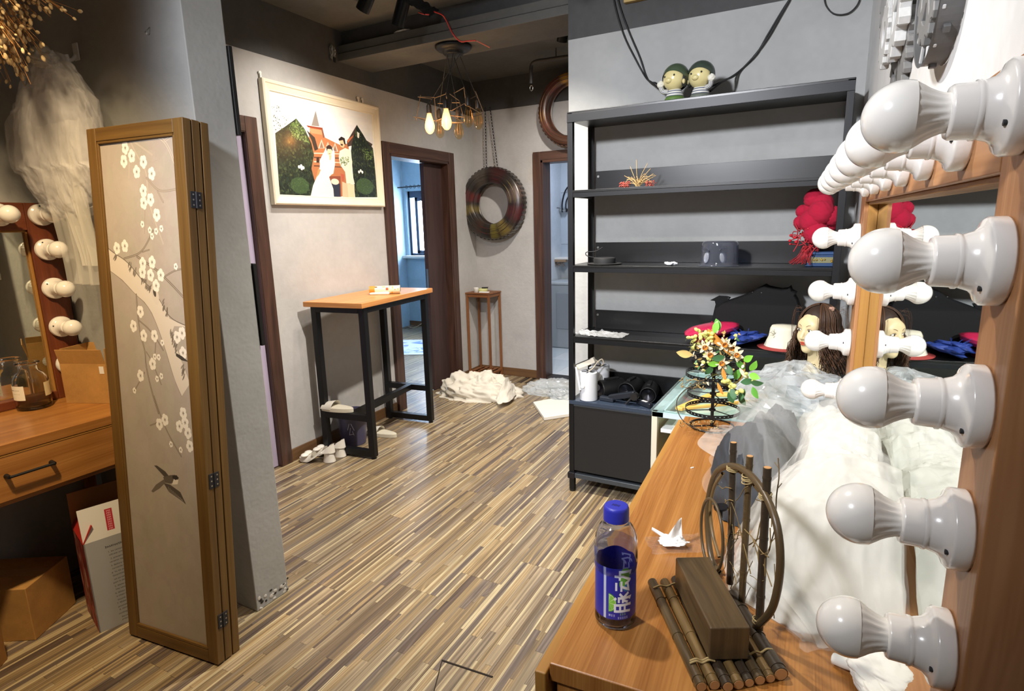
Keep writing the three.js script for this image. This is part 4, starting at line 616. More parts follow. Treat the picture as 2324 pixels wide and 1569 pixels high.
// ================= picture wall =================
{
  const t = thing('wedding_picture', 'large wedding photograph in a cream frame on the grey wall', 'picture', LW.o.clone(), LW.a), x0 = 0.072, x1 = 1.103, y0 = 1.60, y1 = 2.302, w = 0.06, cr = M(0xe9dfc6, 0.45);
  const prof = (len) => { const s = new THREE.Shape(); s.moveTo(0, 0); s.lineTo(0, 0.030); s.lineTo(0.008, 0.036); s.lineTo(0.018, 0.034); s.lineTo(0.022, 0.028); s.lineTo(0.05, 0.018); s.lineTo(0.056, 0.018); s.lineTo(w, 0.012); s.lineTo(w, 0); s.closePath(); return new THREE.ExtrudeGeometry(s, { depth: len, bevelEnabled: false }); };
  const mem = (len, ax, ay, rz) => { const g = prof(len), p = g.attributes.position; for (let i = 0; i < p.count; i++) { const a = p.getX(i), b = p.getY(i), c = p.getZ(i); p.setXYZ(i, (c / len) * (len - 2 * a) + a, a, b); } g.index = null; const q = g.toNonIndexed ? g : g; q.computeVertexNormals(); q.rotateZ(rz); q.translate(ax, ay, 0.004); return buv(q, 'x'); };
  const DSm = cr; DSm.side = THREE.DoubleSide;
  part(t, 'frame_member', mem(x1 - x0, x0, y0, 0), DSm); part(t, 'frame_member', mem(x1 - x0, x1, y1, Math.PI), DSm); part(t, 'frame_member', mem(y1 - y0, x1, y0, Math.PI / 2), DSm); part(t, 'frame_member', mem(y1 - y0, x0, y1, -Math.PI / 2), DSm);
  part(t, 'backing', span(x0 + 0.004, x1 - 0.004, y0 + 0.004, y1 - 0.004, 0.001, 0.012, 0), M(0x6d675c, 0.8));
  const CW = 1024, CH = 660, a0 = x0 + 0.055, a1 = x1 - 0.055, c0 = y0 + 0.055, c1 = y1 - 0.055;
  const S = (x, y) => { const q = LW.px(600 + x * 0.1913, 180 + y * 0.1913, 0.016); return [(q.x - a0) / (a1 - a0) * CW, (1 - (q.y - c0) / (c1 - c0)) * CH]; };
  const print = canvasTex(CW, CH, (g, w2, h2) => {
    g.fillStyle = '#eceae2'; g.fillRect(0, 0, w2, h2); for (let i = 0; i < 90; i++) { g.globalAlpha = 0.06; g.fillStyle = pick(['#ffffff', '#bfc4c9', '#cfd3d6']); g.beginPath(); g.ellipse(rr(0, w2), rr(0, h2 * 0.5), rr(40, 160), rr(15, 50), 0, 0, 7); g.fill(); } g.globalAlpha = 1;
    const poly = (pts, c, raw) => { g.fillStyle = c; g.beginPath(); pts.map((q) => S(...q)).forEach(([x, y], i) => i ? g.lineTo(x, y) : g.moveTo(x, y)); g.closePath(); g.fill(); };
    const leaves = (pts, n, cols, s = 9) => { const q = pts.map((p) => S(...p)), xs = q.map((p) => p[0]), ys = q.map((p) => p[1]); g.save(); g.beginPath(); q.forEach(([x, y], i) => i ? g.lineTo(x, y) : g.moveTo(x, y)); g.closePath(); g.clip(); for (let i = 0; i < n; i++) { g.fillStyle = pick(cols); g.globalAlpha = rr(0.4, 0.95); g.beginPath(); g.ellipse(rr(Math.min(...xs), Math.max(...xs)), rr(Math.min(...ys), Math.max(...ys)), rr(s * 0.3, s), rr(s * 0.25, s * 0.7), rr(0, 3), 0, 7); g.fill(); } g.restore(); g.globalAlpha = 1; };
    // red-brick house and tower
    poly([[540, 620], [545, 560], [690, 575], [720, 690], [900, 780], [1000, 760], [1030, 1390], [520, 1390], [500, 900]], '#b2714a'); poly([[610, 370], [655, 560], [560, 550]], '#8a8078'); poly([[500, 545], [690, 575], [690, 600], [520, 570]], '#8d3f2a'); poly([[530, 580], [680, 605], [690, 660], [560, 640]], '#c98d64'); poly([[690, 570], [718, 690], [700, 695], [680, 600]], '#7d4a38');
    poly([[500, 600], [600, 690], [640, 830], [600, 850], [560, 720]], '#3a302b'); for (const [x, y] of [[680, 760], [755, 790], [840, 800]]) { poly([[x, y - 50], [x + 40, y + 60], [x - 40, y + 60]], '#cdb7a2'); poly([[x, y - 20], [x + 22, y + 55], [x - 22, y + 55]], '#8d6a58'); }
    for (let k = 0; k < 4; k++) poly([[590, 870 + k * 50], [920, 880 + k * 52], [920, 892 + k * 52], [590, 884 + k * 50]], k % 2 ? '#5d3b2e' : '#d8c6ae'); poly([[620, 930], [650, 920], [655, 990], [620, 990]], '#3d2a26'); poly([[510, 1120], [590, 1190], [580, 1230], [510, 1170]], '#c06a3c');
    poly([[760, 1150], [905, 1150], [915, 1395], [770, 1395]], '#8a4b38'); poly([[790, 1240], [900, 1240], [905, 1395], [800, 1395]], '#2c3040'); g.fillStyle = '#e2d2bd'; { const [x, y] = S(840, 1215); g.beginPath(); g.ellipse(x, y, 42, 22, 0, 0, 7); g.fill(); }
    // trees
    const dk = ['#1d2a1f', '#2b3a29', '#38452f', '#24302a', '#151d18', '#4c5a38'], lt = ['#5f7a3c', '#7c9450', '#4c6a35', '#93a868'];
    const L = [[130, 640], [250, 560], [380, 465], [480, 590], [560, 760], [590, 900], [560, 1060], [600, 1210], [560, 1390], [185, 1390]]; poly(L, '#222b22'); leaves(L, 1500, dk, 14); leaves([[290, 560], [380, 470], [480, 590], [540, 760], [340, 700]], 340, lt, 9); leaves([[100, 420], [280, 440], [300, 560], [120, 640]], 90, dk, 6); leaves([[90, 310], [190, 310], [190, 390], [90, 380]], 26, dk, 5);
    const Rr = [[1040, 760], [1100, 545], [1170, 650], [1210, 720], [1290, 820], [1310, 1000], [1345, 1400], [1080, 1400], [1050, 1100], [1030, 850]]; poly([[1100, 540], [1205, 720], [1285, 770], [1270, 805], [1150, 760], [990, 800], [980, 740]], '#4a3a33'); poly(Rr, '#1a231d'); leaves(Rr, 1000, dk, 13); leaves([[1160, 830], [1290, 820], [1300, 960], [1200, 950]], 120, lt, 8); poly([[1100, 620], [1130, 640], [1125, 700], [1105, 690]], '#e6e2cf'); poly([[985, 720], [1060, 660], [1050, 690], [990, 760]], '#b5653f');
    for (const [x, y, a, b] of [[425, 1260, 108, 96], [1195, 1270, 100, 96]]) { const [X, Y] = S(x, y), [X2] = S(x + a, y), [, Y2] = S(x, y + b); g.save(); g.beginPath(); g.ellipse(X, Y, X2 - X, Y2 - Y, 0, 0, 7); g.clip(); g.fillStyle = '#3d5233'; g.fillRect(X - 200, Y - 200, 400, 400); for (let i = 0; i < 700; i++) { g.fillStyle = pick(['#5b7745', '#2f4229', '#76905a', '#26361f', '#48623a']); g.fillRect(X + rr(-110, 110), Y + rr(-100, 100), rr(1, 5), rr(1, 4)); } g.restore(); }
    g.fillStyle = '#f4f2ea'; for (const [x, y] of [[415, 1040], [440, 1028], [465, 1050], [445, 1060], [1125, 1100], [1145, 1085], [1165, 1102]]) { const [X, Y] = S(x, y); g.beginPath(); g.arc(X, Y, 11, 0, 7); g.fill(); }
    // bride
    poly([[700, 880], [745, 800], [800, 790], [835, 860], [840, 1010], [820, 1120], [760, 1150], [660, 1060], [660, 960]], '#f1ece1'); poly([[655, 1050], [770, 1060], [800, 1130], [770, 1160], [820, 1300], [828, 1400], [548, 1400], [580, 1260], [640, 1120]], '#f3eadb'); poly([[640, 1060], [672, 1075], [650, 1130], [615, 1170]], '#c98e5c'); poly([[745, 830], [800, 820], [806, 880], [775, 912], [750, 890]], '#e9c9a6'); poly([[735, 800], [770, 778], [805, 800], [812, 860], [796, 830], [752, 826], [742, 860]], '#3a2a24'); poly([[768, 905], [800, 900], [790, 960], [775, 960]], '#e2bb94'); g.fillStyle = '#8a3a30'; { const [X, Y] = S(775, 880); g.fillRect(X - 8, Y, 16, 4); }
    // groom
    poly([[895, 850], [960, 815], [1020, 840], [1045, 980], [1040, 1100], [1075, 1245], [975, 1235], [960, 1100], [900, 1010], [885, 920]], '#eadfcb'); poly([[975, 1235], [1070, 1250], [1075, 1405], [995, 1405]], '#e3cdab'); poly([[925, 1215], [985, 1240], [1000, 1405], [930, 1405]], '#d9b998'); poly([[890, 720], [945, 700], [962, 770], [940, 815], [905, 800]], '#e2b98f'); poly([[880, 710], [915, 680], [955, 700], [968, 780], [950, 770], [935, 720], [890, 730]], '#241c18'); poly([[905, 765], [935, 770], [930, 790], [910, 785]], '#3a2a22'); poly([[905, 1120], [950, 1130], [945, 1210], [925, 1205]], '#b35a44');
    for (let i = 0; i < 130; i++) { const [X, Y] = S(rr(905, 1005), rr(925, 1025)); g.fillStyle = pick(['#4c6b35', '#6d8a4c', '#f0ede2', '#34502a', '#d8e0c0']); g.beginPath(); g.ellipse(X, Y, rr(2, 9), rr(2, 4), rr(0, 3), 0, 7); g.fill(); }
  });
  const pg = new THREE.PlaneGeometry(a1 - a0, c1 - c0); pg.translate((a0 + a1) / 2, (c0 + c1) / 2, 0.0145); part(t, 'photo_print', pg, P(0xffffff, 0.35, { map: print, clearcoat: 0.4, clearcoatRoughness: 0.12 }), 'printed wedding photograph');
  for (const x of [x0 + 0.012, x1 - 0.19, x1 - 0.145]) part(t, 'hanging_hook', merge([mv(new THREE.SphereGeometry(0.011, 12, 8).scale(1, 1, 0.5), x, y1 + 0.03, 0.01), box(0.012, 0.034, 0.008, x, y1 + 0.012, 0.012, 0.002)]), mats.white, 'small white plastic hook');
}
// ---- bar table ----
{
  const t = thing('bar_table', 'tall black steel bar table with an orange wooden top', 'table', V(-2.737, 0, -3.03), 0.121), hx = 0.2, hz = 0.39, q = 0.042, m = mats.blackSteel, TY = 1.01;
  part(t, 'tabletop', box(0.44, 0.032, 0.86, 0, TY - 0.016, 0, 0.003, 'z'), mats.orangeTop);
  for (const sx of [-1, 1]) for (const sz of [-1, 1]) { const l = part(t, 'leg', box(q, TY - 0.046, q, sx * (hx - q / 2), (TY - 0.032 + 0.014) / 2, sz * (hz - q / 2), 0.003, 'y'), m); part(l, 'foot', cyl(0.014, 0.018, 0.014, sx * (hx - q / 2), 0.007, sz * (hz - q / 2), 14), mats.black); }
  part(t, 'top_frame', merge([box(hx * 2 - q * 2, 0.036, q, 0, TY - 0.051, hz - q / 2), box(hx * 2 - q * 2, 0.036, q, 0, TY - 0.051, -hz + q / 2), box(q, 0.036, hz * 2 - q * 2, hx - q / 2, TY - 0.051, 0), box(q, 0.036, hz * 2 - q * 2, -hx + q / 2, TY - 0.051, 0)]), m);
  for (const sz of [-1, 1]) { part(t, 'floor_rail', box(hx * 2 - q * 2, q, q, 0, 0.014 + q / 2, sz * (hz - q / 2)), m); part(t, 'cross_rail', box(hx * 2 - q * 2, q, q, 0, 0.27, sz * (hz - q / 2)), m); }
  part(t, 'foot_rail', box(q, q, hz * 2 - q * 2, 0.02, 0.27, 0), m);
  part(t, 'hidden_rail', merge([box(0.3, 0.008, 0.012, 0, TY - 0.075, hz - 0.07), box(0.3, 0.008, 0.012, 0, TY - 0.075, hz - 0.11)]), mats.darkMetal);
}
{ // things on the bar table
  const a = onY(846, 657, 1.045), b = onY(900, 655, 1.045), lab = canvasTex(256, 256, (g, w, h) => { g.fillStyle = '#e8dcbc'; g.fillRect(0, 0, w, h); for (let i = 0; i < 40; i++) { g.fillStyle = pick(['#d99a3c', '#c9532e', '#f2e8d0', '#7a4a22', '#e0b356']); g.fillRect(rr(0, w), rr(0, h), rr(6, 40), rr(4, 26)); } g.fillStyle = '#e08a2a'; g.fillRect(0, 210, w, 46); });
  const t = thing('snack_tube', 'orange and cream cardboard snack tube lying on the bar table', 'tube', V((a.x + b.x) / 2, 1.01, (a.z + b.z) / 2), -Math.atan2(b.z - a.z, b.x - a.x)); const L = 0.2;
  part(t, 'tube_body', rot(cyl(0.028, 0.028, L, 0, 0, 0, 28), 0, 0, -Math.PI / 2).translate(0, 0.0285, 0), M(0xffffff, 0.5, { map: lab })); part(t, 'rim', rot(tor(0.027, 0.0025, 0, 0, 0, 6, 28), 0, Math.PI / 2).translate(L / 2, 0.0285, 0), mats.cream); part(t, 'end_cap', merge([rot(cyl(0.025, 0.025, 0.002, 0, 0, 0, 24), 0, 0, Math.PI / 2).translate(L / 2 + 0.0015, 0.0285, 0)]), mats.white); part(t, 'end_mark', rot(box(0.03, 0.001, 0.008, 0, 0, 0, 0), 0.6, 0, Math.PI / 2).translate(L / 2 + 0.003, 0.0285, 0), mats.black);
  const c = onY(858, 664, 1.02), u = thing('white_power_bank', 'slim white power bank lying in front of the snack tube', 'power bank', V(c.x + 0.035, 1.01, c.z + 0.02), 0.45); part(u, 'case', box(0.13, 0.016, 0.06, 0, 0.008, 0, 0.006), mats.white); part(u, 'port', box(0.001, 0.006, 0.014, -0.0652, 0.008, 0.008, 0), mats.darkGrey);
}
// ---- shoes, bucket ----
function slipper(label, pos, ry, tilt = 0) {
  const t = thing('white_slipper', label, 'slipper', pos, ry); t.rotation.z = tilt; const s = new THREE.Shape(); const N = 40; for (let i = 0; i < N; i++) { const a = i / N * 6.2832, x = Math.cos(a) * 0.128, w = 0.042 + 0.008 * Math.cos(a); const y = Math.sin(a) * w; i ? s.lineTo(x, y) : s.moveTo(x, y); }
  const g = new THREE.ExtrudeGeometry(s, { depth: 0.022, bevelEnabled: true, bevelSize: 0.003, bevelThickness: 0.003, bevelSegments: 2, curveSegments: 8 }); g.rotateX(-Math.PI / 2); g.translate(0, 0.003, 0); part(t, 'sole', g, M(0xd9d2bf, 0.7));
  part(t, 'strap', sheet((u, v) => { const a = Math.PI * u, x = 0.01 + v * 0.085 - 0.012 * Math.sin(a), w = 0.05 - 0.004 * v; return V(x, 0.016 + Math.sin(a) * (0.052 - 0.016 * v), Math.cos(a) * w); }, 20, 8), M(0xe4dfd2, 0.7, DS)); part(t, 'stripe', box(0.05, 0.006, 0.001, 0.0, 0.012, 0.051, 0), mats.darkGrey); return t;
}
slipper('white slide slipper balanced on the table cross rail', V(-2.785, 0.2925, -2.665), Math.PI + 0.1); slipper('white slide slipper lying on the floor under the bar table', onY(866, 988).setY(0), Math.PI + 0.05);
function heel(pos, ry, label) {
  const t = thing('white_block_heel', label, 'shoe', pos, ry, 'pair of white block heels'), m = M(0xefeae0, 0.4, DS);
  // local x: toe at +0.11, heel at -0.11
  const topY = (u) => u < 0.3 ? 0.062 - 0.0 * u : 0.062 * Math.max(0, 1 - (u - 0.3) / 0.4) ** 1.2;   // sole height from heel to toe
  const wid = (u) => 0.026 + 0.016 * Math.sin(Math.min(1, u * 1.05) * Math.PI * 0.85 + 0.25) - (u > 0.9 ? (u - 0.9) * 0.2 : 0);
  const X = (u) => -0.115 + u * 0.235;
  part(t, 'sole', sheet((v, u) => { const a = v * 6.2832, w = wid(u); return V(X(u), topY(u) + 0.006 + 0.004 * Math.sin(a), Math.cos(a) * w * (u < 0.04 ? u / 0.04 : u > 0.97 ? (1 - u) / 0.03 : 1)); }, 12, 40), m);
  part(t, 'toe_upper', sheet((v, k) => { const u = 0.58 + k * 0.42, a = Math.PI * v, w = wid(Math.min(u, 0.99)) * (k > 0.8 ? Math.sqrt(Math.max(0, 1 - ((k - 0.8) / 0.2) ** 2)) : 1); return V(X(u), topY(u) + 0.006 + Math.sin(a) * 0.042 * (1 - 0.55 * k), Math.cos(a) * w * 1.04); }, 18, 16), m);
  part(t, 'heel_cup', sheet((v, k) => { const a = Math.PI * 0.42 + Math.PI * 1.16 * v, r = 0.036 - 0.006 * k, back = Math.max(0, -Math.cos(a)); return V(X(0.2) + Math.cos(a) * (0.058 - 0.004 * k), topY(0) + 0.002 + k * (0.016 + 0.042 * Math.sqrt(back)), Math.sin(a) * r); }, 26, 10), m);
  part(t, 'block_heel', (() => { const g = lathe([[0.0001, 0], [0.034, 0], [0.035, 0.006], [0.027, 0.045], [0.032, 0.066], [0.0001, 0.066]], 24); g.scale(1.15, 1, 0.95); g.translate(X(0.13), 0, 0); return g; })(), m);
  part(t, 'bow', merge([ell(0.024, 0.011, 0.03, X(0.78), 0.048, 0.022), ell(0.024, 0.011, 0.03, X(0.78), 0.048, -0.022), sph(0.012, X(0.78), 0.05, 0)]), m); return t;
}
heel(onY(720, 1047).setY(0), Math.PI + 0.35, 'white bow-fronted block heel shoe, the outer one of the pair, away from the baseboard'); heel(onY(746, 1034).setY(0), Math.PI + 0.25, 'white bow-fronted block heel shoe, the inner one of the pair, nearer the baseboard');
{
  const t = thing('grey_bucket', 'grey-violet plastic bucket with scribbled marks under the bar table', 'bucket', V(-2.835, 0, -2.845)); part(t, 'pail', lathe([[0.0001, 0.004], [0.078, 0], [0.082, 0.006], [0.103, 0.215], [0.11, 0.222], [0.11, 0.228], [0.1, 0.228], [0.079, 0.012], [0.0001, 0.01]], 32), P(0x4c4a66, 0.35, {}));
  const mk = (p, q) => { const f = ([a, y]) => V(Math.sin(a) * (0.0855 + 0.0976 * (y) * 0.9) , y, Math.cos(a) * (0.0855 + 0.0976 * y * 0.9)); return tube([f(p), f([(p[0] + q[0]) / 2, (p[1] + q[1]) / 2]), f(q)], 0.0017, 8, 4); };
  part(t, 'scribble', merge([mk([0.55, 0.17], [0.4, 0.125]), mk([0.66, 0.17], [0.85, 0.12]), mk([0.62, 0.14], [0.5, 0.09]), mk([0.5, 0.09], [0.8, 0.095]), mk([0.72, 0.115], [0.82, 0.085])]), M(0xd8d6e2, 0.7), 'white marker scribble'); part(t, 'bail_lugs', merge([box(0.02, 0.03, 0.02, 0.112, 0.2, 0), box(0.02, 0.03, 0.02, -0.112, 0.2, 0)]), M(0x4c4a66, 0.4));
}
// ---- tyres ----
const tyreMap = (base, cols, s0) => { seed = s0; const t = canvasTex(1024, 256, (g, w, h) => { g.fillStyle = base; g.fillRect(0, 0, w, h); for (const [u, wd, c] of cols) { for (let i = 0; i < 70; i++) { g.globalAlpha = 0.12; g.fillStyle = c; g.beginPath(); g.ellipse(u * w + rr(-wd, wd) * w * 0.55, rr(0, h), rr(10, 34), rr(20, 90), 0, 0, 7); g.fill(); } } g.globalAlpha = 0.5; for (let k = 0; k < 5; k++) { g.fillStyle = '#1a1614'; g.fillRect(0, h * (0.2 + 0.15 * k), w, 2); } }); t.wrapS = THREE.RepeatWrapping; return t; };
function tyre(label, pos, R, r, wd, map, ry = 0) {
  const t = thing('painted_tyre', label, 'tyre', pos, ry), pr = [], m = P(0xffffff, 0.32, { map, clearcoat: 0.4, clearcoatRoughness: 0.3 });
  const k = R - r; pr.push([r, -wd * 0.34], [r + 0.008, -wd * 0.42], [r + k * 0.25, -wd * 0.5], [r + k * 0.55, -wd * 0.5], [r + k * 0.85, -wd * 0.43], [R - 0.008, -wd * 0.33], [R, -wd * 0.2], [R, wd * 0.2], [R - 0.008, wd * 0.33], [r + k * 0.85, wd * 0.43], [r + k * 0.55, wd * 0.5], [r + k * 0.25, wd * 0.5], [r + 0.008, wd * 0.42], [r, wd * 0.34], [r + 0.018, wd * 0.3], [r + 0.018, -wd * 0.3], [r, -wd * 0.34]);
  part(t, 'tyre_body', lathe(pr, 72).rotateX(Math.PI / 2), m); part(t, 'sidewall_ring', merge([tor(r + k * 0.3, 0.003, 0, 0, wd * 0.5, 6, 72), tor(r + k * 0.62, 0.003, 0, 0, wd * 0.49, 6, 72)]), m);
  const tr = []; for (let i = 0; i < 48; i++) { const a = i / 48 * 6.2832; tr.push(rot(box(0.006, 0.02, wd * 0.5, R, 0, 0, 0), 0, 0, a)); } part(t, 'tread_blocks', merge(tr), m); return t;
}
{
  const c = onZ(1120, 463, ZBACK + 0.085), R = 0.325; c.z = ZBACK + 0.088;
  tyre('dark tyre painted with red, gold and yellow patches hanging by chains', c, R, 0.18, 0.15, tyreMap('#26201c', [[0.02, 0.04, '#6a5c28'], [0.09, 0.04, '#7a6a34'], [0.2, 0.05, '#4a1c1e'], [0.3, 0.05, '#5a5044'], [0.45, 0.06, '#3e1a1a'], [0.56, 0.06, '#4a4038'], [0.7, 0.05, '#5c2022'], [0.78, 0.04, '#75652c'], [0.9, 0.06, '#3a2e24']], 77));
  const ch = (a, b, label) => { const t = thing('tyre_chain', label, 'chain', V(0, 0, 0), 0, 'chains holding the painted tyre'), d = b.clone().sub(a), n = Math.round(d.length() / 0.026), q = new THREE.Quaternion().setFromUnitVectors(V(0, -1, 0), d.clone().normalize()); const lg = tor(0.009, 0.0022, 0, 0, 0, 5, 14).scale(0.75, 1.8, 1); for (let i = 0; i < n; i++) { const m = part(t, 'chain_link', lg, mats.darkMetal); m.position.copy(a.clone().addScaledVector(d, (i + 0.5) / n)); m.quaternion.copy(q); if (i % 2) m.rotateY(Math.PI / 2); } };
  const zc = ZBACK + 0.05; ch(onZ(1101, 245, zc), onZ(1104, 384, zc), 'thin dark chain from which the painted tyre hangs'); ch(onZ(1112, 245, zc), onZ(1130, 388, zc), 'thin dark chain from which the painted tyre hangs');
  const p2 = onZ(1226, 258, ZBACK + 0.09), c2 = V(p2.x + 0.29, p2.y + 0.0, ZBACK + 0.09); tyre('copper and gold painted tyre hung high beside the bathroom door', c2, 0.29, 0.205, 0.13, tyreMap('#4a2f22', [[0.1, 0.08, '#7a4c30'], [0.3, 0.08, '#5a3826'], [0.45, 0.05, '#8a6a44'], [0.52, 0.03, '#c89a34'], [0.6, 0.06, '#7a3a30'], [0.8, 0.08, '#6b4630']], 99));
}
// ---- plant stand ----
{
  const x0 = -3.055, x1 = -2.80, z0 = -4.875, z1 = -4.655, q = 0.02, TY = 0.83, t = thing('plant_stand', 'slim reddish wooden plant stand in the corner under the tyre', 'stand', V((x0 + x1) / 2, 0, (z0 + z1) / 2)), w = (x1 - x0) / 2, d = (z1 - z0) / 2;
  for (const sx of [-1, 1]) for (const sz of [-1, 1]) part(t, 'leg', box(q, TY - 0.012, q, sx * (w - q / 2), (TY - 0.012) / 2, sz * (d - q / 2), 0.002, 'y'), mats.standWood);
  part(t, 'top_board', box(w * 2 + 0.008, 0.012, d * 2 + 0.008, 0, TY - 0.006, 0, 0.002, 'x'), mats.standWood); part(t, 'apron', merge([box(w * 2 - q * 2, 0.03, 0.012, 0, TY - 0.028, d - 0.01), box(w * 2 - q * 2, 0.03, 0.012, 0, TY - 0.028, -d + 0.01), box(0.012, 0.03, d * 2 - q * 2, w - 0.01, TY - 0.028, 0), box(0.012, 0.03, d * 2 - q * 2, -w + 0.01, TY - 0.028, 0)]), mats.standWood);
  part(t, 'low_rail', merge([box(w * 2 - q * 2, 0.02, 0.014, 0, 0.06, d - 0.01), box(w * 2 - q * 2, 0.02, 0.014, 0, 0.06, -d + 0.01), box(0.014, 0.02, d * 2 - q * 2, w - 0.01, 0.06, 0), box(0.014, 0.02, d * 2 - q * 2, -w + 0.01, 0.06, 0)]), mats.standWood); for (let k = 0; k < 4; k++) part(t, 'slat', box(0.02, 0.008, d * 2 - 0.03, -w + 0.05 + k * 0.052, 0.074, 0, 0.001, 'z'), mats.standWood);
  const cx = (x0 + x1) / 2, cz = (z0 + z1) / 2;
  const r = thing('tape_roll', 'pale green roll of tape on the plant stand', 'tape', V(cx - 0.0, TY, cz + 0.01)); part(r, 'tape_ring', rot(lathe([[0.03, -0.016], [0.048, -0.016], [0.048, 0.016], [0.03, 0.016], [0.03, -0.016]], 28), 0, 0, 0).translate(0, 0.016, 0), M(0xc9c98a, 0.5));
  const cu = thing('paper_cup', 'small white paper cup on the plant stand', 'cup', V(cx - 0.03, TY, cz + 0.075)); part(cu, 'cup_body', lathe([[0.0001, 0.002], [0.02, 0], [0.028, 0.045], [0.026, 0.045], [0.018, 0.004]], 20), mats.white);
  const li = thing('black_lighter', 'black lighter resting on the tape roll', 'lighter', V(cx + 0.02, TY + 0.033, cz + 0.0), 0.5); part(li, 'lighter_body', box(0.06, 0.012, 0.02, 0, 0.006, 0, 0.004), mats.black); part(li, 'wheel', rot(cyl(0.006, 0.006, 0.012, 0, 0, 0, 12), Math.PI / 2).translate(0.03, 0.011, 0), mats.steel);
  const pk = thing('white_tube_packet', 'thin white packet lying on the front of the plant stand', 'packet', V(cx + 0.06, TY, cz + 0.08), 0.1); part(pk, 'packet_body', box(0.1, 0.012, 0.03, 0, 0.006, 0, 0.004), mats.white);
}
// ---- rubbish on the floor ----
{
  const m = M(0xdcd5c6, 0.75, DS), c = onY(1082, 905), t = thing('white_plastic_sack', 'crumpled white woven plastic sack on the floor by the far door', 'sack', V(c.x, 0.001, c.z - 0.12), 0.25);
  const g = blob(0.33, 0.2, 0.21, { amp: 0.5, f: 1.5, s: 4, ridge: 0.22, rf: 3, floor: 0, w: 90, h: 64 }); part(t, 'sack_body', mv(g, -0.05, 0.0, 0), m);
  part(t, 'sack_mouth', sheet((u, v) => { const a = -1.5 + u * 3.0, r = 0.16 + 0.10 * v + 0.02 * fbm(u * 8, v * 4, 2); return V(0.1 + Math.cos(a * 0.6) * r * 0.8, 0.004 + (1 - v) * 0.17 * Math.cos(a) * 0.9 + 0.03 + 0.015 * fbm(u * 9, v * 6, 7), 0.1 + Math.sin(a) * r); }, 40, 16), m);
  const c2 = onY(1248, 888), b = thing('clear_plastic_bag', 'crumpled clear plastic bag on the floor by the bathroom door', 'plastic bag', V(c2.x, 0.001, c2.z), 0.3); const g2 = blob(0.22, 0.1, 0.14, { amp: 0.4, f: 2, s: 8, ridge: 0.25, rf: 3.5, floor: 0, w: 40, h: 28 }).toNonIndexed(); g2.computeVertexNormals(); part(b, 'film', g2, film); const g3 = blob(0.17, 0.075, 0.11, { amp: 0.4, f: 2, s: 18, ridge: 0.25, rf: 3.5, floor: 0, w: 34, h: 24 }).toNonIndexed(); g3.computeVertexNormals(); part(b, 'film_fold', g3, film);
  const q = [onY(1212, 920), onY(1236, 955), onY(1300, 945), onY(1292, 905)], k = thing('white_foam_packet', 'flat white wrapped packet on the floor beside the shelf', 'packet', V(0, 0, 0)); const sh = new THREE.Shape(); q.forEach((p, i) => i ? sh.lineTo(p.x, -p.z) : sh.moveTo(p.x, -p.z)); sh.closePath(); part(k, 'packet_body', mv(rot(new THREE.ExtrudeGeometry(sh, { depth: 0.018, bevelEnabled: true, bevelSize: 0.006, bevelThickness: 0.005 }), -Math.PI / 2), 0, 0.006, 0), M(0xe9e5da, 0.6)); part(k, 'loose_wrap', mv(blob(0.1, 0.05, 0.08, { amp: 0.4, f: 3, s: 31, ridge: 0.4, rf: 5, floor: 0 }), q[3].x - 0.05, 0.03, q[3].z + 0.06), film);
}
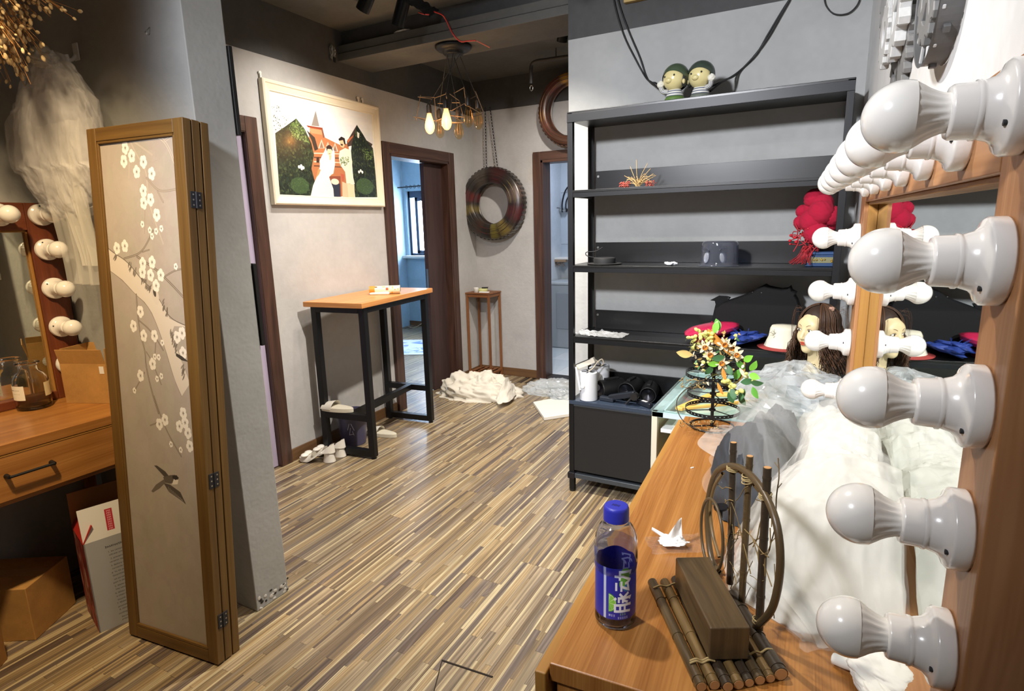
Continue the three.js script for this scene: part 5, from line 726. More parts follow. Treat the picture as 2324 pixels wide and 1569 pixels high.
// ---- ceiling bits: chandelier, track, wires, pipe ----
{
  const c = V(-2.175, 2.535, -3.29), t = thing('edison_chandelier', 'black chandelier of amber filament bulbs in stick cages', 'chandelier', V(0, 0, 0));
  part(t, 'canopy', lathe([[0.0001, -0.055], [0.055, -0.055], [0.062, -0.048], [0.064, -0.036], [0.075, -0.032], [0.1, -0.026], [0.112, -0.014], [0.114, 0], [0.0001, 0]], 40).translate(c.x, c.y, c.z), mats.blackSteel);
  const amber = P(0xfdf0d6, 0.03, { transmission: 1, thickness: 0, ior: 1.45 }), lit_ = P(0xffe6b8, 0.1, { transmission: 0.5, thickness: 0, emissive: 0xffd28a, emissiveIntensity: 1.6 }), prof = [[0.0001, -0.072], [0.012, -0.069], [0.024, -0.056], [0.031, -0.036], [0.031, -0.018], [0.026, 0.005], [0.018, 0.032], [0.0135, 0.05], [0.013, 0.058]], bg = lathe(prof, 24);
  const spots = [[975, 278, -3.28, 1], [1013, 268, -3.22, 1], [998, 288, -3.42, 0], [1041, 290, -3.34, 0], [1063, 262, -3.26, 0], [1086, 268, -3.36, 0]];
  spots.forEach(([px, py, z, lit], i) => {
    const p = onZ(px, py, z), tp = V(p.x, p.y + 0.11, p.z), a = i / 6 * 6.28, from = V(c.x + Math.cos(a) * 0.045, c.y - 0.055, c.z + Math.sin(a) * 0.045);
    part(t, 'cord', bar(from, tp, 0.0022, 6), mats.cable); const so = part(t, 'socket', lathe([[0.0001, 0.115], [0.008, 0.113], [0.016, 0.1], [0.0175, 0.058], [0.0155, 0.054], [0.0001, 0.054]], 20).translate(p.x, p.y, p.z), M(0x2a2522, 0.4));
    const b = part(so, 'bulb', bg.clone().translate(p.x, p.y, p.z), lit ? lit_ : amber, lit ? 'lit amber filament bulb' : 'amber filament bulb');
    const fil = part(so, 'filament', merge([0, 1, 2, 3].map((k) => bar(V(p.x + Math.cos(k * 1.57) * 0.009, p.y + 0.03, p.z + Math.sin(k * 1.57) * 0.009), V(p.x + Math.cos(k * 1.57 + 0.5) * 0.012, p.y - 0.045, p.z + Math.sin(k * 1.57 + 0.5) * 0.012), lit ? 0.0034 : 0.0008, 6))), lit ? M(0xffc060, 0.5, { emissive: 0xffc870, emissiveIntensity: 8 }) : M(0x8a6a3a, 0.5));
    if (lit) { const l = new THREE.PointLight(0xffca8a, 0.16, 0, 2); l.position.set(p.x, p.y - 0.01, p.z); l.castShadow = true; l.shadow.radius = 1; l.name = 'filament_light'; scene.add(l); }
  });
  const segs = [[185, 915, 430, 920], [225, 890, 155, 1270], [120, 1210, 440, 1270], [430, 920, 460, 1300], [440, 930, 600, 870], [600, 850, 640, 1100], [460, 1280, 860, 1300], [460, 1270, 650, 1190], [650, 1190, 870, 1215], [690, 950, 670, 1120], [680, 1120, 880, 1010], [720, 860, 880, 770], [870, 760, 900, 1030], [880, 1020, 1140, 1170], [1140, 1170, 1010, 1210], [1040, 830, 1160, 1140], [660, 870, 800, 970], [800, 970, 860, 1200], [480, 1010, 560, 1015], [690, 1000, 810, 1000], [720, 1200, 860, 1290], [690, 1310, 860, 1295], [950, 950, 1050, 900], [185, 915, 390, 945], [160, 1215, 300, 1270]];
  segs.forEach(([a, b, x, y], i) => part(t, 'cage_stick', bar(onZ(920 + a * 0.153, 80 + b * 0.153, -3.24 - 0.13 * ((i * 37) % 10) / 10), onZ(920 + x * 0.153, 80 + y * 0.153, -3.24 - 0.13 * ((i * 53 + 3) % 10) / 10), 0.0028, 6), M(0x5a4a3a, 0.6)));
}
{
  const tr = thing('ceiling_track', 'black lamp track fixed to the dark ceiling', 'lamp track', V(0, 0, 0)); part(tr, 'track_rail', box(0.9, 0.03, 0.036, -2.0, CEIL - 0.016, -2.78, 0.003), mats.black); part(tr, 'end_cap', box(0.03, 0.034, 0.04, -2.46, CEIL - 0.017, -2.78, 0.003), mats.darkGrey);
  const d = thing('ceiling_debris', 'torn black lining hanging from the dark ceiling', 'lining', V(0, 0, 0)); part(d, 'torn_strip', sheet((u, v) => { const a = onY(930, -10, 2.68), b = onY(985, 32, 2.66); return V(a.x + (b.x - a.x) * u, 2.70 - v * 0.06 - 0.02 * Math.abs(fbm(u * 9, v * 4, 3)), a.z + (b.z - a.z) * u + (v - 0.5) * 0.1 + 0.02 * fbm(u * 14, v * 5, 9)); }, 30, 8), M(0x24262a, 0.35, DS)); 
  const w = thing('red_wire', 'loose red wire dangling over the ceiling beam', 'wire', V(0, 0, 0)), pts = [[985, 26, 2.66, -3.02], [1005, 35, 0, -3.1], [1012, 45, 0, -3.13], [1030, 80, 0, -3.14], [1046, 94, 0, -3.15], [1062, 93, 0, -3.15], [1080, 92, 0, -3.15]]; part(w, 'insulated_wire', tube(pts.map(([x, y, , z]) => onZ(x, y, z)), 0.004, 40, 6), M(0xc23a34, 0.5)); part(w, 'insulated_wire', tube([[950, 28], [962, 32], [974, 33]].map(([x, y]) => onZ(x, y, -3.0)), 0.004, 16, 6), M(0xc23a34, 0.5)); part(w, 'bare_end', tube([[1082, 93], [1098, 101], [1112, 108]].map(([x, y]) => onZ(x, y, -3.16)), 0.0035, 12, 6), M(0xc0644c, 0.5));
  const pz = -4.35, pp = thing('black_conduit_pipe', 'black painted conduit pipe with a bare clip end under the ceiling', 'pipe', V(0, 0, 0)); part(pp, 'pipe', tube([[1340, 125], [1288, 129], [1240, 136], [1215, 140], [1207, 146], [1205, 158], [1205, 190]].map(([x, y]) => onZ(x, y, pz)), 0.014, 50, 10), M(0x3c3b3b, 0.5)); const e = onZ(1206, 200, pz); part(pp, 'hanger_strap', (() => { const h = onZ(1262, 133, pz); return bar(h, V(h.x, CEIL, h.z), 0.004, 6); })(), M(0x3c3b3b, 0.5)); part(pp, 'clip', mv(tor(0.016, 0.003, 0, 0, 0, 6, 18).scale(0.8, 1.2, 1), e.x, e.y, e.z), mats.steel);
  const s = thing('tape_scrap', 'shred of silver tape stuck at the end of the beam', 'tape', V(0, 0, 0)); const sp = LW.px(752, 118, 0.01), sc = LW.at(sp.x, sp.y, 0.012); part(s, 'tape', mv(blob(0.03, 0.035, 0.008, { amp: 0.6, f: 3, s: 5, ridge: 0.4 }), sc.x, sc.y, sc.z), M(0xc9c9c6, 0.25, { metalness: 0.6 })); part(s, 'black_flap', mv(box(0.006, 0.035, 0.02, 0, 0, 0), sc.x + 0.02, sc.y - 0.05, sc.z), mats.black);
  single('paper_shred', 'white paper shred resting on the beam ledge', 'paper', mv(blob(0.06, 0.008, 0.02, { amp: 0.4, f: 3, s: 6 }), 0, 0, 0), mats.white, V(onZ(912, 76, -3.19).x, 2.643, -3.19));
}
// ================= things on the shelf =================
const shelfAt = (px, py, z, y) => { const p = onZ(px, py, z); if (y !== undefined) p.y = y; return p; };
{ // couple figurine
  const c = shelfAt(1560, 215, -2.87, SY.top + 0.0045), t = thing('couple_figurine', 'resin figurine of two round-faced children in green caps on the shelf top', 'figurine', c, 0.12);
  const skin = P(0xd9cc92, 0.25, { clearcoat: 0.5 }), cap = P(0x46543f, 0.35, { clearcoat: 0.3 }), dark = M(0x2b2e28, 0.5), white = P(0xe2e0d2, 0.4), green = M(0x5a7a3a, 0.5), stripe = canvasTex(64, 128, (g, w, h) => { g.fillStyle = '#dcdad0'; g.fillRect(0, 0, w, h); g.fillStyle = '#44506e'; for (let k = 0; k < 11; k++) g.fillRect(0, k * 12, w, 4); }), sm = M(0xffffff, 0.5, { map: stripe });
  const kid = (dx, turn, hatM, arm) => {
    const g = new THREE.Group(); g.name = 'child_figure'; g.position.set(dx, 0, 0); g.rotation.y = turn; t.add(g);
    part(g, 'torso', lathe([[0.0001, 0.0], [0.034, 0.0], [0.04, 0.012], [0.037, 0.03], [0.028, 0.05], [0.018, 0.058], [0.0001, 0.06]], 24), sm); part(g, 'head', blob(0.05, 0.052, 0.048, { amp: 0.03, f: 1, s: 1 }).translate(0, 0.095, 0.008), skin);
    part(g, 'nose', ell(0.016, 0.012, 0.012, -0.006, 0.084, 0.052), skin); part(g, 'eyes', merge([sph(0.0042, -0.026, 0.102, 0.05, 8, 6), sph(0.0042, 0.02, 0.104, 0.052, 8, 6)]), dark);
    part(g, 'cap', (() => { const q = new THREE.SphereGeometry(0.06, 28, 18, 0, 6.2832, 0, Math.PI * 0.62); q.rotateX(-0.75); q.scale(1, 1.0, 1.0); q.translate(0, 0.103, -0.006); return q; })(), hatM); part(g, 'hair', merge([ell(0.012, 0.03, 0.02, -0.047, 0.085, 0.006), ell(0.012, 0.03, 0.02, 0.047, 0.085, 0.006)]), dark);
    part(g, 'ear', ell(0.007, 0.012, 0.009, arm * -0.05, 0.078, 0.018), skin); part(g, 'arm', tube([[arm * 0.03, 0.045, 0.01], [arm * 0.05, 0.05, 0.02], [arm * 0.056, 0.068, 0.028]], 0.011, 12, 10), sm); part(g, 'hand', mv(blob(0.016, 0.016, 0.012, { amp: 0.2, f: 3, s: 4 }), arm * 0.057, 0.078, 0.03), white); part(g, 'skirt', lathe([[0.0001, 0], [0.045, 0], [0.046, 0.01], [0.038, 0.022], [0.0001, 0.022]], 20), arm < 0 ? green : M(0x6b7268, 0.6));
  };
  kid(-0.055, -0.35, cap, -1); kid(0.055, -0.25, P(0x3c473d, 0.35, { clearcoat: 0.3 }), 1); part(t, 'plinth', box(0.19, 0.006, 0.07, 0, 0.003, 0, 0.003), M(0x565a50, 0.6));
}
{ // cables over the shelf wall
  const zw = ZS + 0.012, cb = (label, pts, r = 0.0045) => single('black_cable', label, 'cable', tube(pts.map(([x, y, z]) => onZ(x, y, z ?? zw)), r, 60, 6), mats.cable, V(0, 0, 0));
  cb('black cable sagging from the ceiling to the left of the figurine, outer strand', [[1388, -25], [1400, 30], [1418, 85], [1440, 130], [1465, 175], [1480, 188, -2.98], [1500, 205, -2.93], [1512, 213, -2.9]]); cb('black cable sagging from the ceiling to the left of the figurine, inner strand', [[1396, -25], [1410, 25], [1430, 78], [1452, 130], [1470, 180], [1490, 190, -2.97], [1505, 205, -2.92], [1514, 212, -2.9]]);
  cb('black cable rising from the figurine to the right, upper strand', [[1600, 202, -2.93], [1640, 185, -2.97], [1680, 160], [1715, 125], [1745, 75], [1775, 25], [1798, -10]]); cb('black cable rising from the figurine to the right, lower strand', [[1612, 207, -2.9], [1640, 185, -2.96], [1672, 168], [1705, 135], [1740, 90], [1772, 35], [1792, 0]]);
  cb('thin wire loop hanging near the right wall corner', [[1868, -15], [1876, 15], [1895, 32], [1925, 30], [1945, 12], [1955, -15]], 0.003); single('wood_batten', 'short pale wooden batten on the dark band above the shelf', 'batten', box(0.11, 0.06, 0.03), M(0xffffff, 0.6, { map: woodTex(0xa08448, 0xcbb27a, 61, 2, 5) }), onZ(1442, -12, ZS + 0.016));
}
{ // dried flowers with red berries
  const t = thing('dried_berry_posy', 'dried posy of pale stems with red berries on the upper shelf', 'dried flowers', shelfAt(1448, 417, -2.88, SY.a + 0.001)), st = [], be = [];
  for (let i = 0; i < 46; i++) { const a = rr(0, 6.28), r = rr(0.03, 0.085), e = V(Math.cos(a) * r * 1.1, rr(0.015, 0.06), Math.sin(a) * r * 0.6); st.push(new THREE.TubeGeometry(new THREE.QuadraticBezierCurve3(V(rr(-0.01, 0.01), 0.006, 0), V(e.x * 0.5, rr(0.03, 0.07), e.z * 0.5), e), 7, 0.0012, 4, false)); }
  for (const [x, y] of [[-0.01, 0.13], [0.045, 0.11], [-0.04, 0.1], [0.06, 0.085]]) st.push(tube([[0, 0.01, 0], [x * 0.4, y * 0.5, 0.01], [x, y, 0]], 0.0014, 10, 4)); for (let i = 0; i < 120; i++) { const s = rnd() < 0.5 ? -1 : 1; be.push(mv(new THREE.IcosahedronGeometry(rr(0.002, 0.0038), 1), s * rr(0.04, 0.085), rr(0.003, 0.03), rr(-0.03, 0.04))); }
  part(t, 'stems', merge(st), M(0xb79a68, 0.8)); part(t, 'berries', merge(be), M(0xa8483c, 0.6));
}
{ // black fascinator hat
  const t = thing('black_fascinator', 'small black hat with a wire bow on the middle shelf', 'hat', shelfAt(1372, 592, -2.89, SY.b + 0.001)), m = M(0x17181a, 0.7, DS); part(t, 'brim', lathe([[0.0001, 0.004], [0.085, 0.006], [0.088, 0.002], [0.0001, 0.0]], 32), m); part(t, 'crown', lathe([[0.055, 0.004], [0.056, 0.03], [0.05, 0.034], [0.0001, 0.034]], 28), m); part(t, 'wire_bow', tube([[-0.04, 0.03, 0], [-0.09, 0.045, 0.02], [-0.1, 0.06, 0], [-0.05, 0.065, 0], [-0.01, 0.085, 0]], 0.0025, 30, 5), m); }
{ const t = thing('white_flower_clip', 'small crumpled white flower clip on the middle shelf', 'hair clip', shelfAt(1522, 594, -2.86, SY.b + 0.001)); part(t, 'petals', merge([0, 1, 2, 3, 4].map((k) => mv(rot(blob(0.018, 0.007, 0.012, { amp: 0.5, f: 2, s: k, w: 20, h: 14 }), 0, k, rr(-0.4, 0.4)), Math.cos(k * 1.25) * 0.018, 0.009, Math.sin(k * 1.25) * 0.013))), M(0xdfe4ea, 0.6)); part(t, 'clip', box(0.03, 0.003, 0.006, 0, 0.0015, 0, 0.001), mats.steel); }
{ // clear plastic hat mould with eye holes
  const t = thing('clear_face_shield', 'clear plastic dome mask with two eye holes on the middle shelf', 'mask', shelfAt(1632, 600, -2.885, SY.b + 0.001)); const out = [[0.095, 0], [0.084, 0.004], [0.082, 0.02], [0.08, 0.09], [0.077, 0.104], [0.068, 0.112], [0.0001, 0.114]]; const g = lathe(out, 48); g.scale(1.02, 1, 0.8);
  part(t, 'dome', g, P(0xaeb4c4, 0.06, { ...DS, transmission: 0.9, thickness: 0, ior: 1.45 })); for (const s of [-1, 1]) { part(t, 'eye_rim', mv(rot(tor(0.013, 0.0016, 0, 0, 0, 6, 20).scale(1.25, 0.7, 1), 0.05, s * 0.5, 0), s * 0.038 - 0.012, 0.072, 0.06), M(0x3c4150, 0.3)); part(t, 'moulded_cheek', mv(rot(ell(0.014, 0.026, 0.006), 0, s * 0.5, s * 0.15), s * 0.036 - 0.012, 0.04, 0.058), P(0xdfe4ee, 0.1, { transmission: 0.75, thickness: 0 })); }
}
{ // red pompom headdress
  const c = shelfAt(1850, 600, -2.88, SY.b + 0.001), t = thing('red_pompom_headdress', 'crimson pompom bridal headdress with beads and tassels on the middle shelf', 'headdress', V(c.x - 0.03, c.y, c.z)); const fur = M(0xa81234, 1.0), P0 = (px, py, z = -2.87) => onZ(px, py, z).sub(V(c.x - 0.03, c.y, c.z));
  for (const [x, y, r, z] of [[1850, 452, 20, -2.9], [1866, 462, 20, -2.88], [1864, 482, 24, -2.86], [1842, 476, 16, -2.91], [1888, 490, 19, -2.87], [1822, 480, 13, -2.92], [1842, 502, 22, -2.87], [1818, 505, 14, -2.9], [1852, 528, 22, -2.86], [1880, 512, 14, -2.9]]) { const p = P0(x, y, z); part(t, 'pompom', blob(r * 0.0022, r * 0.0022, r * 0.0022, { amp: 0.1, f: 10, s: x, w: 40, h: 28 }).translate(p.x, p.y, p.z), fur); }
  const tw = [], bd = []; for (let i = 0; i < 70; i++) { const a = P0(rr(1805, 1860), rr(520, 560), rr(-2.9, -2.84)), b = a.clone().add(V(rr(-0.04, 0.03), rr(-0.05, 0.03), rr(-0.03, 0.03))); tw.push(tube([a, a.clone().lerp(b, 0.5).add(V(rr(-0.012, 0.012), rr(-0.01, 0.015), 0)), b], 0.0022, 6, 4)); if (i % 3 === 0) bd.push(sph(rr(0.004, 0.008), b.x, b.y, b.z, 8, 6)); }
  for (let i = 0; i < 40; i++) { const a = P0(rr(1822, 1840), 558, -2.86), f = P0(rr(1790, 1838), rr(594, 602), rr(-2.87, -2.83)); f.y = Math.max(f.y, 0.004); tw.push(tube([a, V((a.x + f.x) / 2 + 0.004, (a.y + f.y) / 2 - 0.006, a.z), f], 0.0011, 6, 3)); }
  part(t, 'tassel', merge(tw), M(0xb02430, 0.6)); part(t, 'bead', merge(bd), P(0xc41f2c, 0.15, { clearcoat: 1 }));
  const b = shelfAt(1860, 600, -2.89, SY.b + 0.001), x = thing('blue_gift_box', 'small blue box with a clear gold-flecked window under the red headdress', 'box', V(b.x, b.y, b.z - 0.02), 0.05); part(x, 'box_body', box(0.115, 0.05, 0.08, 0, 0.025, 0, 0.003), M(0x27456e, 0.5)); part(x, 'window', box(0.1, 0.024, 0.002, 0, 0.028, 0.0402, 0), P(0x8a8a6a, 0.15, { clearcoat: 0.8 })); part(x, 'gold_beads', merge([...Array(7)].map(() => sph(0.004, rr(-0.045, 0.045), rr(0.02, 0.034), 0.042, 8, 6))), M(0xc9a24a, 0.3, { metalness: 0.8 })); part(x, 'lid', box(0.119, 0.012, 0.084, 0, 0.056, 0, 0.003), M(0x2d4e7c, 0.5));
}
{ // black feather headpiece leaning behind
  const p = shelfAt(1715, 700, -3.02, SY.c + 0.001), t = thing('black_feather_hat', 'large black feathered hat leaning at the back of the lower shelf', 'hat', p), m = M(0x0d0d0e, 0.85, DS); const q = (x, y) => { const a = onZ(x, y, -3.02); return [a.x - p.x, a.y - p.y]; };
  const sh = new THREE.Shape(); [[1628, 760], [1628, 700], [1648, 686], [1690, 672], [1712, 664], [1722, 656], [1738, 648], [1745, 652], [1757, 655], [1775, 658], [1790, 656], [1794, 652], [1796, 660], [1805, 664], [1802, 670], [1808, 680], [1815, 700], [1816, 760]].forEach(([x, y], i) => { const [a, b] = q(x, y); i ? sh.lineTo(a, Math.max(b, 0)) : sh.moveTo(a, Math.max(b, 0)); }); sh.closePath(); part(t, 'hat_body', new THREE.ExtrudeGeometry(sh, { depth: 0.05, bevelEnabled: true, bevelSize: 0.006, bevelThickness: 0.02, bevelSegments: 3 }).translate(0, 0, -0.02), m);
  const sf = new THREE.Shape(); [[1626, 690], [1622, 706], [1614, 740], [1620, 745], [1630, 712], [1640, 700], [1658, 675], [1650, 673], [1632, 672], [1614, 681], [1624, 682]].forEach(([x, y], i) => { const [a, b] = q(x, y); i ? sf.lineTo(a, b) : sf.moveTo(a, b); }); sf.closePath(); part(t, 'feather', new THREE.ExtrudeGeometry(sf, { depth: 0.012, bevelEnabled: true, bevelSize: 0.002, bevelThickness: 0.003 }), m); part(t, 'sequin', merge([[1711, 661], [1731, 662], [1657, 674]].map(([x, y]) => { const [a, b] = q(x, y); return sph(0.003, a, b, 0.05, 6, 5); })), mats.steel);
}
{ // beret, blue fascinator, white-and-red hat
  const c = shelfAt(1613, 760, -2.9), t = thing('crimson_beret', 'shiny crimson leather beret on the lower shelf', 'beret', V(c.x, SY.c + 0.001, c.z)); const g = blob(0.128, 0.034, 0.105, { amp: 0.14, f: 1.6, s: 3, w: 60, h: 36 }); g.rotateZ(0.2); part(t, 'beret_crown', g.translate(0, 0.058, 0), P(0xac2148, 0.3, { clearcoat: 0.5, clearcoatRoughness: 0.3 })); part(t, 'beret_band', lathe([[0.075, 0], [0.08, 0.004], [0.085, 0.03], [0.08, 0.034]], 36), M(0x6d1028, 0.4, DS)); part(t, 'stalk', bar(V(0, 0.085, 0), V(0.004, 0.1, 0), 0.004), M(0x9c1638, 0.4));
  const b = shelfAt(1685, 775, -2.86), u = thing('navy_mesh_fascinator', 'navy blue mesh fascinator with feathers beside the beret', 'fascinator', V(b.x + 0.01, SY.c + 0.001, b.z)), nm = P(0x27408e, 0.55, { ...DS, transparent: true, opacity: 0.82 }); for (let k = 0; k < 9; k++) part(u, 'mesh_loop', mv(rot(blob(rr(0.05, 0.085), 0.014, rr(0.03, 0.05), { amp: 0.5, f: 2.5, s: 10 + k, w: 30, h: 20 }), rr(-0.3, 0.3), k * 0.8, rr(-0.3, 0.3)), rr(-0.04, 0.03), 0.024 + rr(0, 0.03), rr(-0.02, 0.03)), nm); const q = []; for (let k = 0; k < 12; k++) q.push(bar(V(0.01, 0.04, 0.02), V(rr(-0.06, 0.08), rr(0.04, 0.095), rr(0, 0.05)), 0.0015, 4, 0.0004)); part(u, 'feather_quills', merge(q), M(0x2f4fae, 0.6));
  const w = shelfAt(1768, 790, -2.87), v = thing('white_red_sun_hat', 'white fabric hat with a red brim beside the mannequin head', 'hat', V(w.x + 0.02, SY.c + 0.001, w.z)); v.scale.setScalar(0.88); part(v, 'red_brim', lathe([[0.0001, 0.002], [0.125, 0.003], [0.128, 0.008], [0.1, 0.014], [0.0001, 0.012]], 40), M(0x9e3a36, 0.7)); part(v, 'crown', (() => { const g2 = lathe([[0.098, 0.012], [0.09, 0.03], [0.076, 0.06], [0.07, 0.1], [0.062, 0.116], [0.0001, 0.12]], 40); const p = g2.attributes.position; for (let i = 0; i < p.count; i++) { const n = 0.006 * fbm(p.getX(i) * 40, p.getY(i) * 40, p.getZ(i) * 40, 3); p.setXYZ(i, p.getX(i) + n, p.getY(i), p.getZ(i) + n); } g2.computeVertexNormals(); return g2; })(), M(0xdad6c2, 0.85)); part(v, 'embroidery', merge([...Array(9)].map((_, k) => mv(rot(box(0.018, 0.0015, 0.0015), 0, 0, rr(0, 3)), -0.05 + rr(-0.012, 0.012), 0.05 + rr(-0.02, 0.05), 0.062))), M(0x6a6a58, 0.8));
}
{ const p = shelfAt(1365, 756, -2.86), t = thing('clear_film_sheet', 'crumpled clear film bag lying on the left of the lower shelf', 'plastic bag', V(p.x, SY.c + 0.002, p.z)); const g = sheet((u, v) => V((u - 0.5) * 0.26 + 0.01 * fbm(u * 5, v * 5), 0.006 + 0.022 * Math.abs(fbm(u * 7, v * 6, 2)) * (1.4 - u), (v - 0.5) * 0.14), 26, 16).toNonIndexed(); g.computeVertexNormals(); part(t, 'film', g, film); }
{ // white spot lamps in the low compartment
  const lampW = M(0xd2d6dc, 0.4), make = (label, px, py, z, h, r) => { const p = shelfAt(px, py, z, SY.d + 0.0005), t = thing('white_spot_lamp', label, 'lamp', p); part(t, 'lamp_body', lathe([[0.0001, 0], [r * 0.94, 0], [r, 0.004], [r, h - 0.006], [r * 0.96, h], [r * 0.84, h], [r * 0.82, h - 0.004], [0.0001, h - 0.004]], 32), lampW); part(t, 'vent_slots', merge([0, 1, 2, 3, 4].map((k) => rot(box(0.007, 0.003, r * 0.55, 0, h - 0.002, r * 0.5, 0.001), 0, k * 1.256, 0))), mats.darkGrey); return t; };
  const a = make('white cylinder spot lamp with its bracket arm on the shelf cabinet', 1336, 912, -2.845, 0.155, 0.047); part(a, 'bracket_arm', merge([bar(V(-0.03, 0.06, 0.047), V(-0.06, 0.18, 0.03), 0.006, 8), bar(V(0.0, 0.17, -0.01), V(0.03, 0.19, -0.03), 0.005, 8)]), lampW); part(a, 'pivot_screw', rot(cyl(0.011, 0.011, 0.008, 0, 0, 0, 16), Math.PI / 2).translate(-0.014, 0.085, 0.049), mats.white); part(a, 'track_adapter', rot(box(0.12, 0.03, 0.024, 0, 0, 0, 0.003), 0, 0, 0.45).translate(-0.02, 0.195, 0.0), M(0xd8d2c2, 0.5)); part(a, 'adapter_contacts', rot(box(0.09, 0.004, 0.026, 0, 0.012, 0, 0.001), 0, 0, 0.45).translate(-0.022, 0.196, 0.0), mats.darkGrey); part(a, 'flex', tube([[0.0, 0.155, 0], [0.03, 0.18, 0.01], [0.05, 0.21, 0.0], [0.07, 0.225, -0.01], [0.075, 0.2, -0.02], [0.06, 0.185, -0.03]], 0.003, 30, 6), M(0xcbbfa6, 0.6));
  const b = make('white cylinder spot lamp at the back of the shelf cabinet', 1362, 880, -2.97, 0.165, 0.05); part(b, 'flex', tube([[0, 0.16, 0], [-0.02, 0.19, 0.01], [-0.05, 0.18, 0.02]], 0.003, 16, 6), M(0xcbbfa6, 0.6));
  const blk = M(0x161617, 0.5), lay = (px, py, z, r, L, ry, where) => { const p = shelfAt(px, py, z, SY.d + 0.0005 + r), t = thing('black_spot_lamp', 'black cylinder spot lamp lying ' + where, 'lamp', p, ry, 'black spot lamps in the shelf cabinet'); part(t, 'lamp_body', rot(lathe([[0.0001, -L / 2], [r * 0.86, -L / 2], [r, -L / 2 + 0.006], [r, L / 2 - 0.004], [r * 0.94, L / 2], [r * 0.84, L / 2], [r * 0.8, L / 2 - 0.02], [0.0001, L / 2 - 0.02]], 28), Math.PI / 2), blk); part(t, 'reflector', rot(lathe([[0.0001, 0.002], [r * 0.5, 0.01], [r * 0.78, 0.022]], 20), Math.PI / 2).translate(0, 0, L / 2 - 0.022), mats.darkMetal); part(t, 'bracket', box(0.02, 0.01, L * 0.6, 0, r + 0.004, 0, 0.002), blk); };
  lay(1388, 888, -2.95, 0.048, 0.14, -0.75, 'beside the white lamps in the shelf cabinet'); lay(1433, 886, -2.97, 0.05, 0.14, -0.1, 'between two others in the shelf cabinet'); lay(1474, 892, -2.965, 0.044, 0.14, 0.15, 'behind the small connector block');
  const c = shelfAt(1400, 915, -2.85, SY.d + 0.0005), cl = thing('black_lamp_adapter', 'black track lamp adapter lying in front of the black lamps', 'lamp adapter', V(c.x + 0.01, c.y, c.z), -0.12); part(cl, 'adapter_bar', rot(box(0.15, 0.03, 0.032, 0, 0, 0, 0.006), 0, 0, 0.28).translate(0.02, 0.042, 0), M(0x20242c, 0.35)); part(cl, 'adapter_foot', box(0.08, 0.022, 0.034, -0.065, 0.012, 0, 0.004), M(0x262b34, 0.4)); part(cl, 'joint', rot(cyl(0.02, 0.02, 0.03, 0, 0, 0, 18), Math.PI / 2).translate(0.09, 0.05, 0.004), blk); part(cl, 'stem', bar(V(0.08, 0.045, 0.01), V(0.05, 0.008, 0.02), 0.006), blk);
  const d = shelfAt(1463, 915, -2.85, SY.d + 0.0005), k = thing('black_adapter_block', 'small black connector block on the right of the lamp adapter', 'connector', V(d.x, d.y, d.z), -0.55); part(k, 'block_body', box(0.1, 0.026, 0.028, 0, 0.013, 0, 0.006), M(0x20242c, 0.35)); part(k, 'rating_label', box(0.035, 0.001, 0.014, 0.0, 0.0262, 0, 0), mats.white); part(k, 'pin', bar(V(-0.05, 0.014, 0), V(-0.062, 0.016, 0), 0.003), mats.steel);
}
// ================= things on the long desk and the display case =================
const onDesk = (s, z, y = 0) => RW.at(s, DESK_Y + y, z);
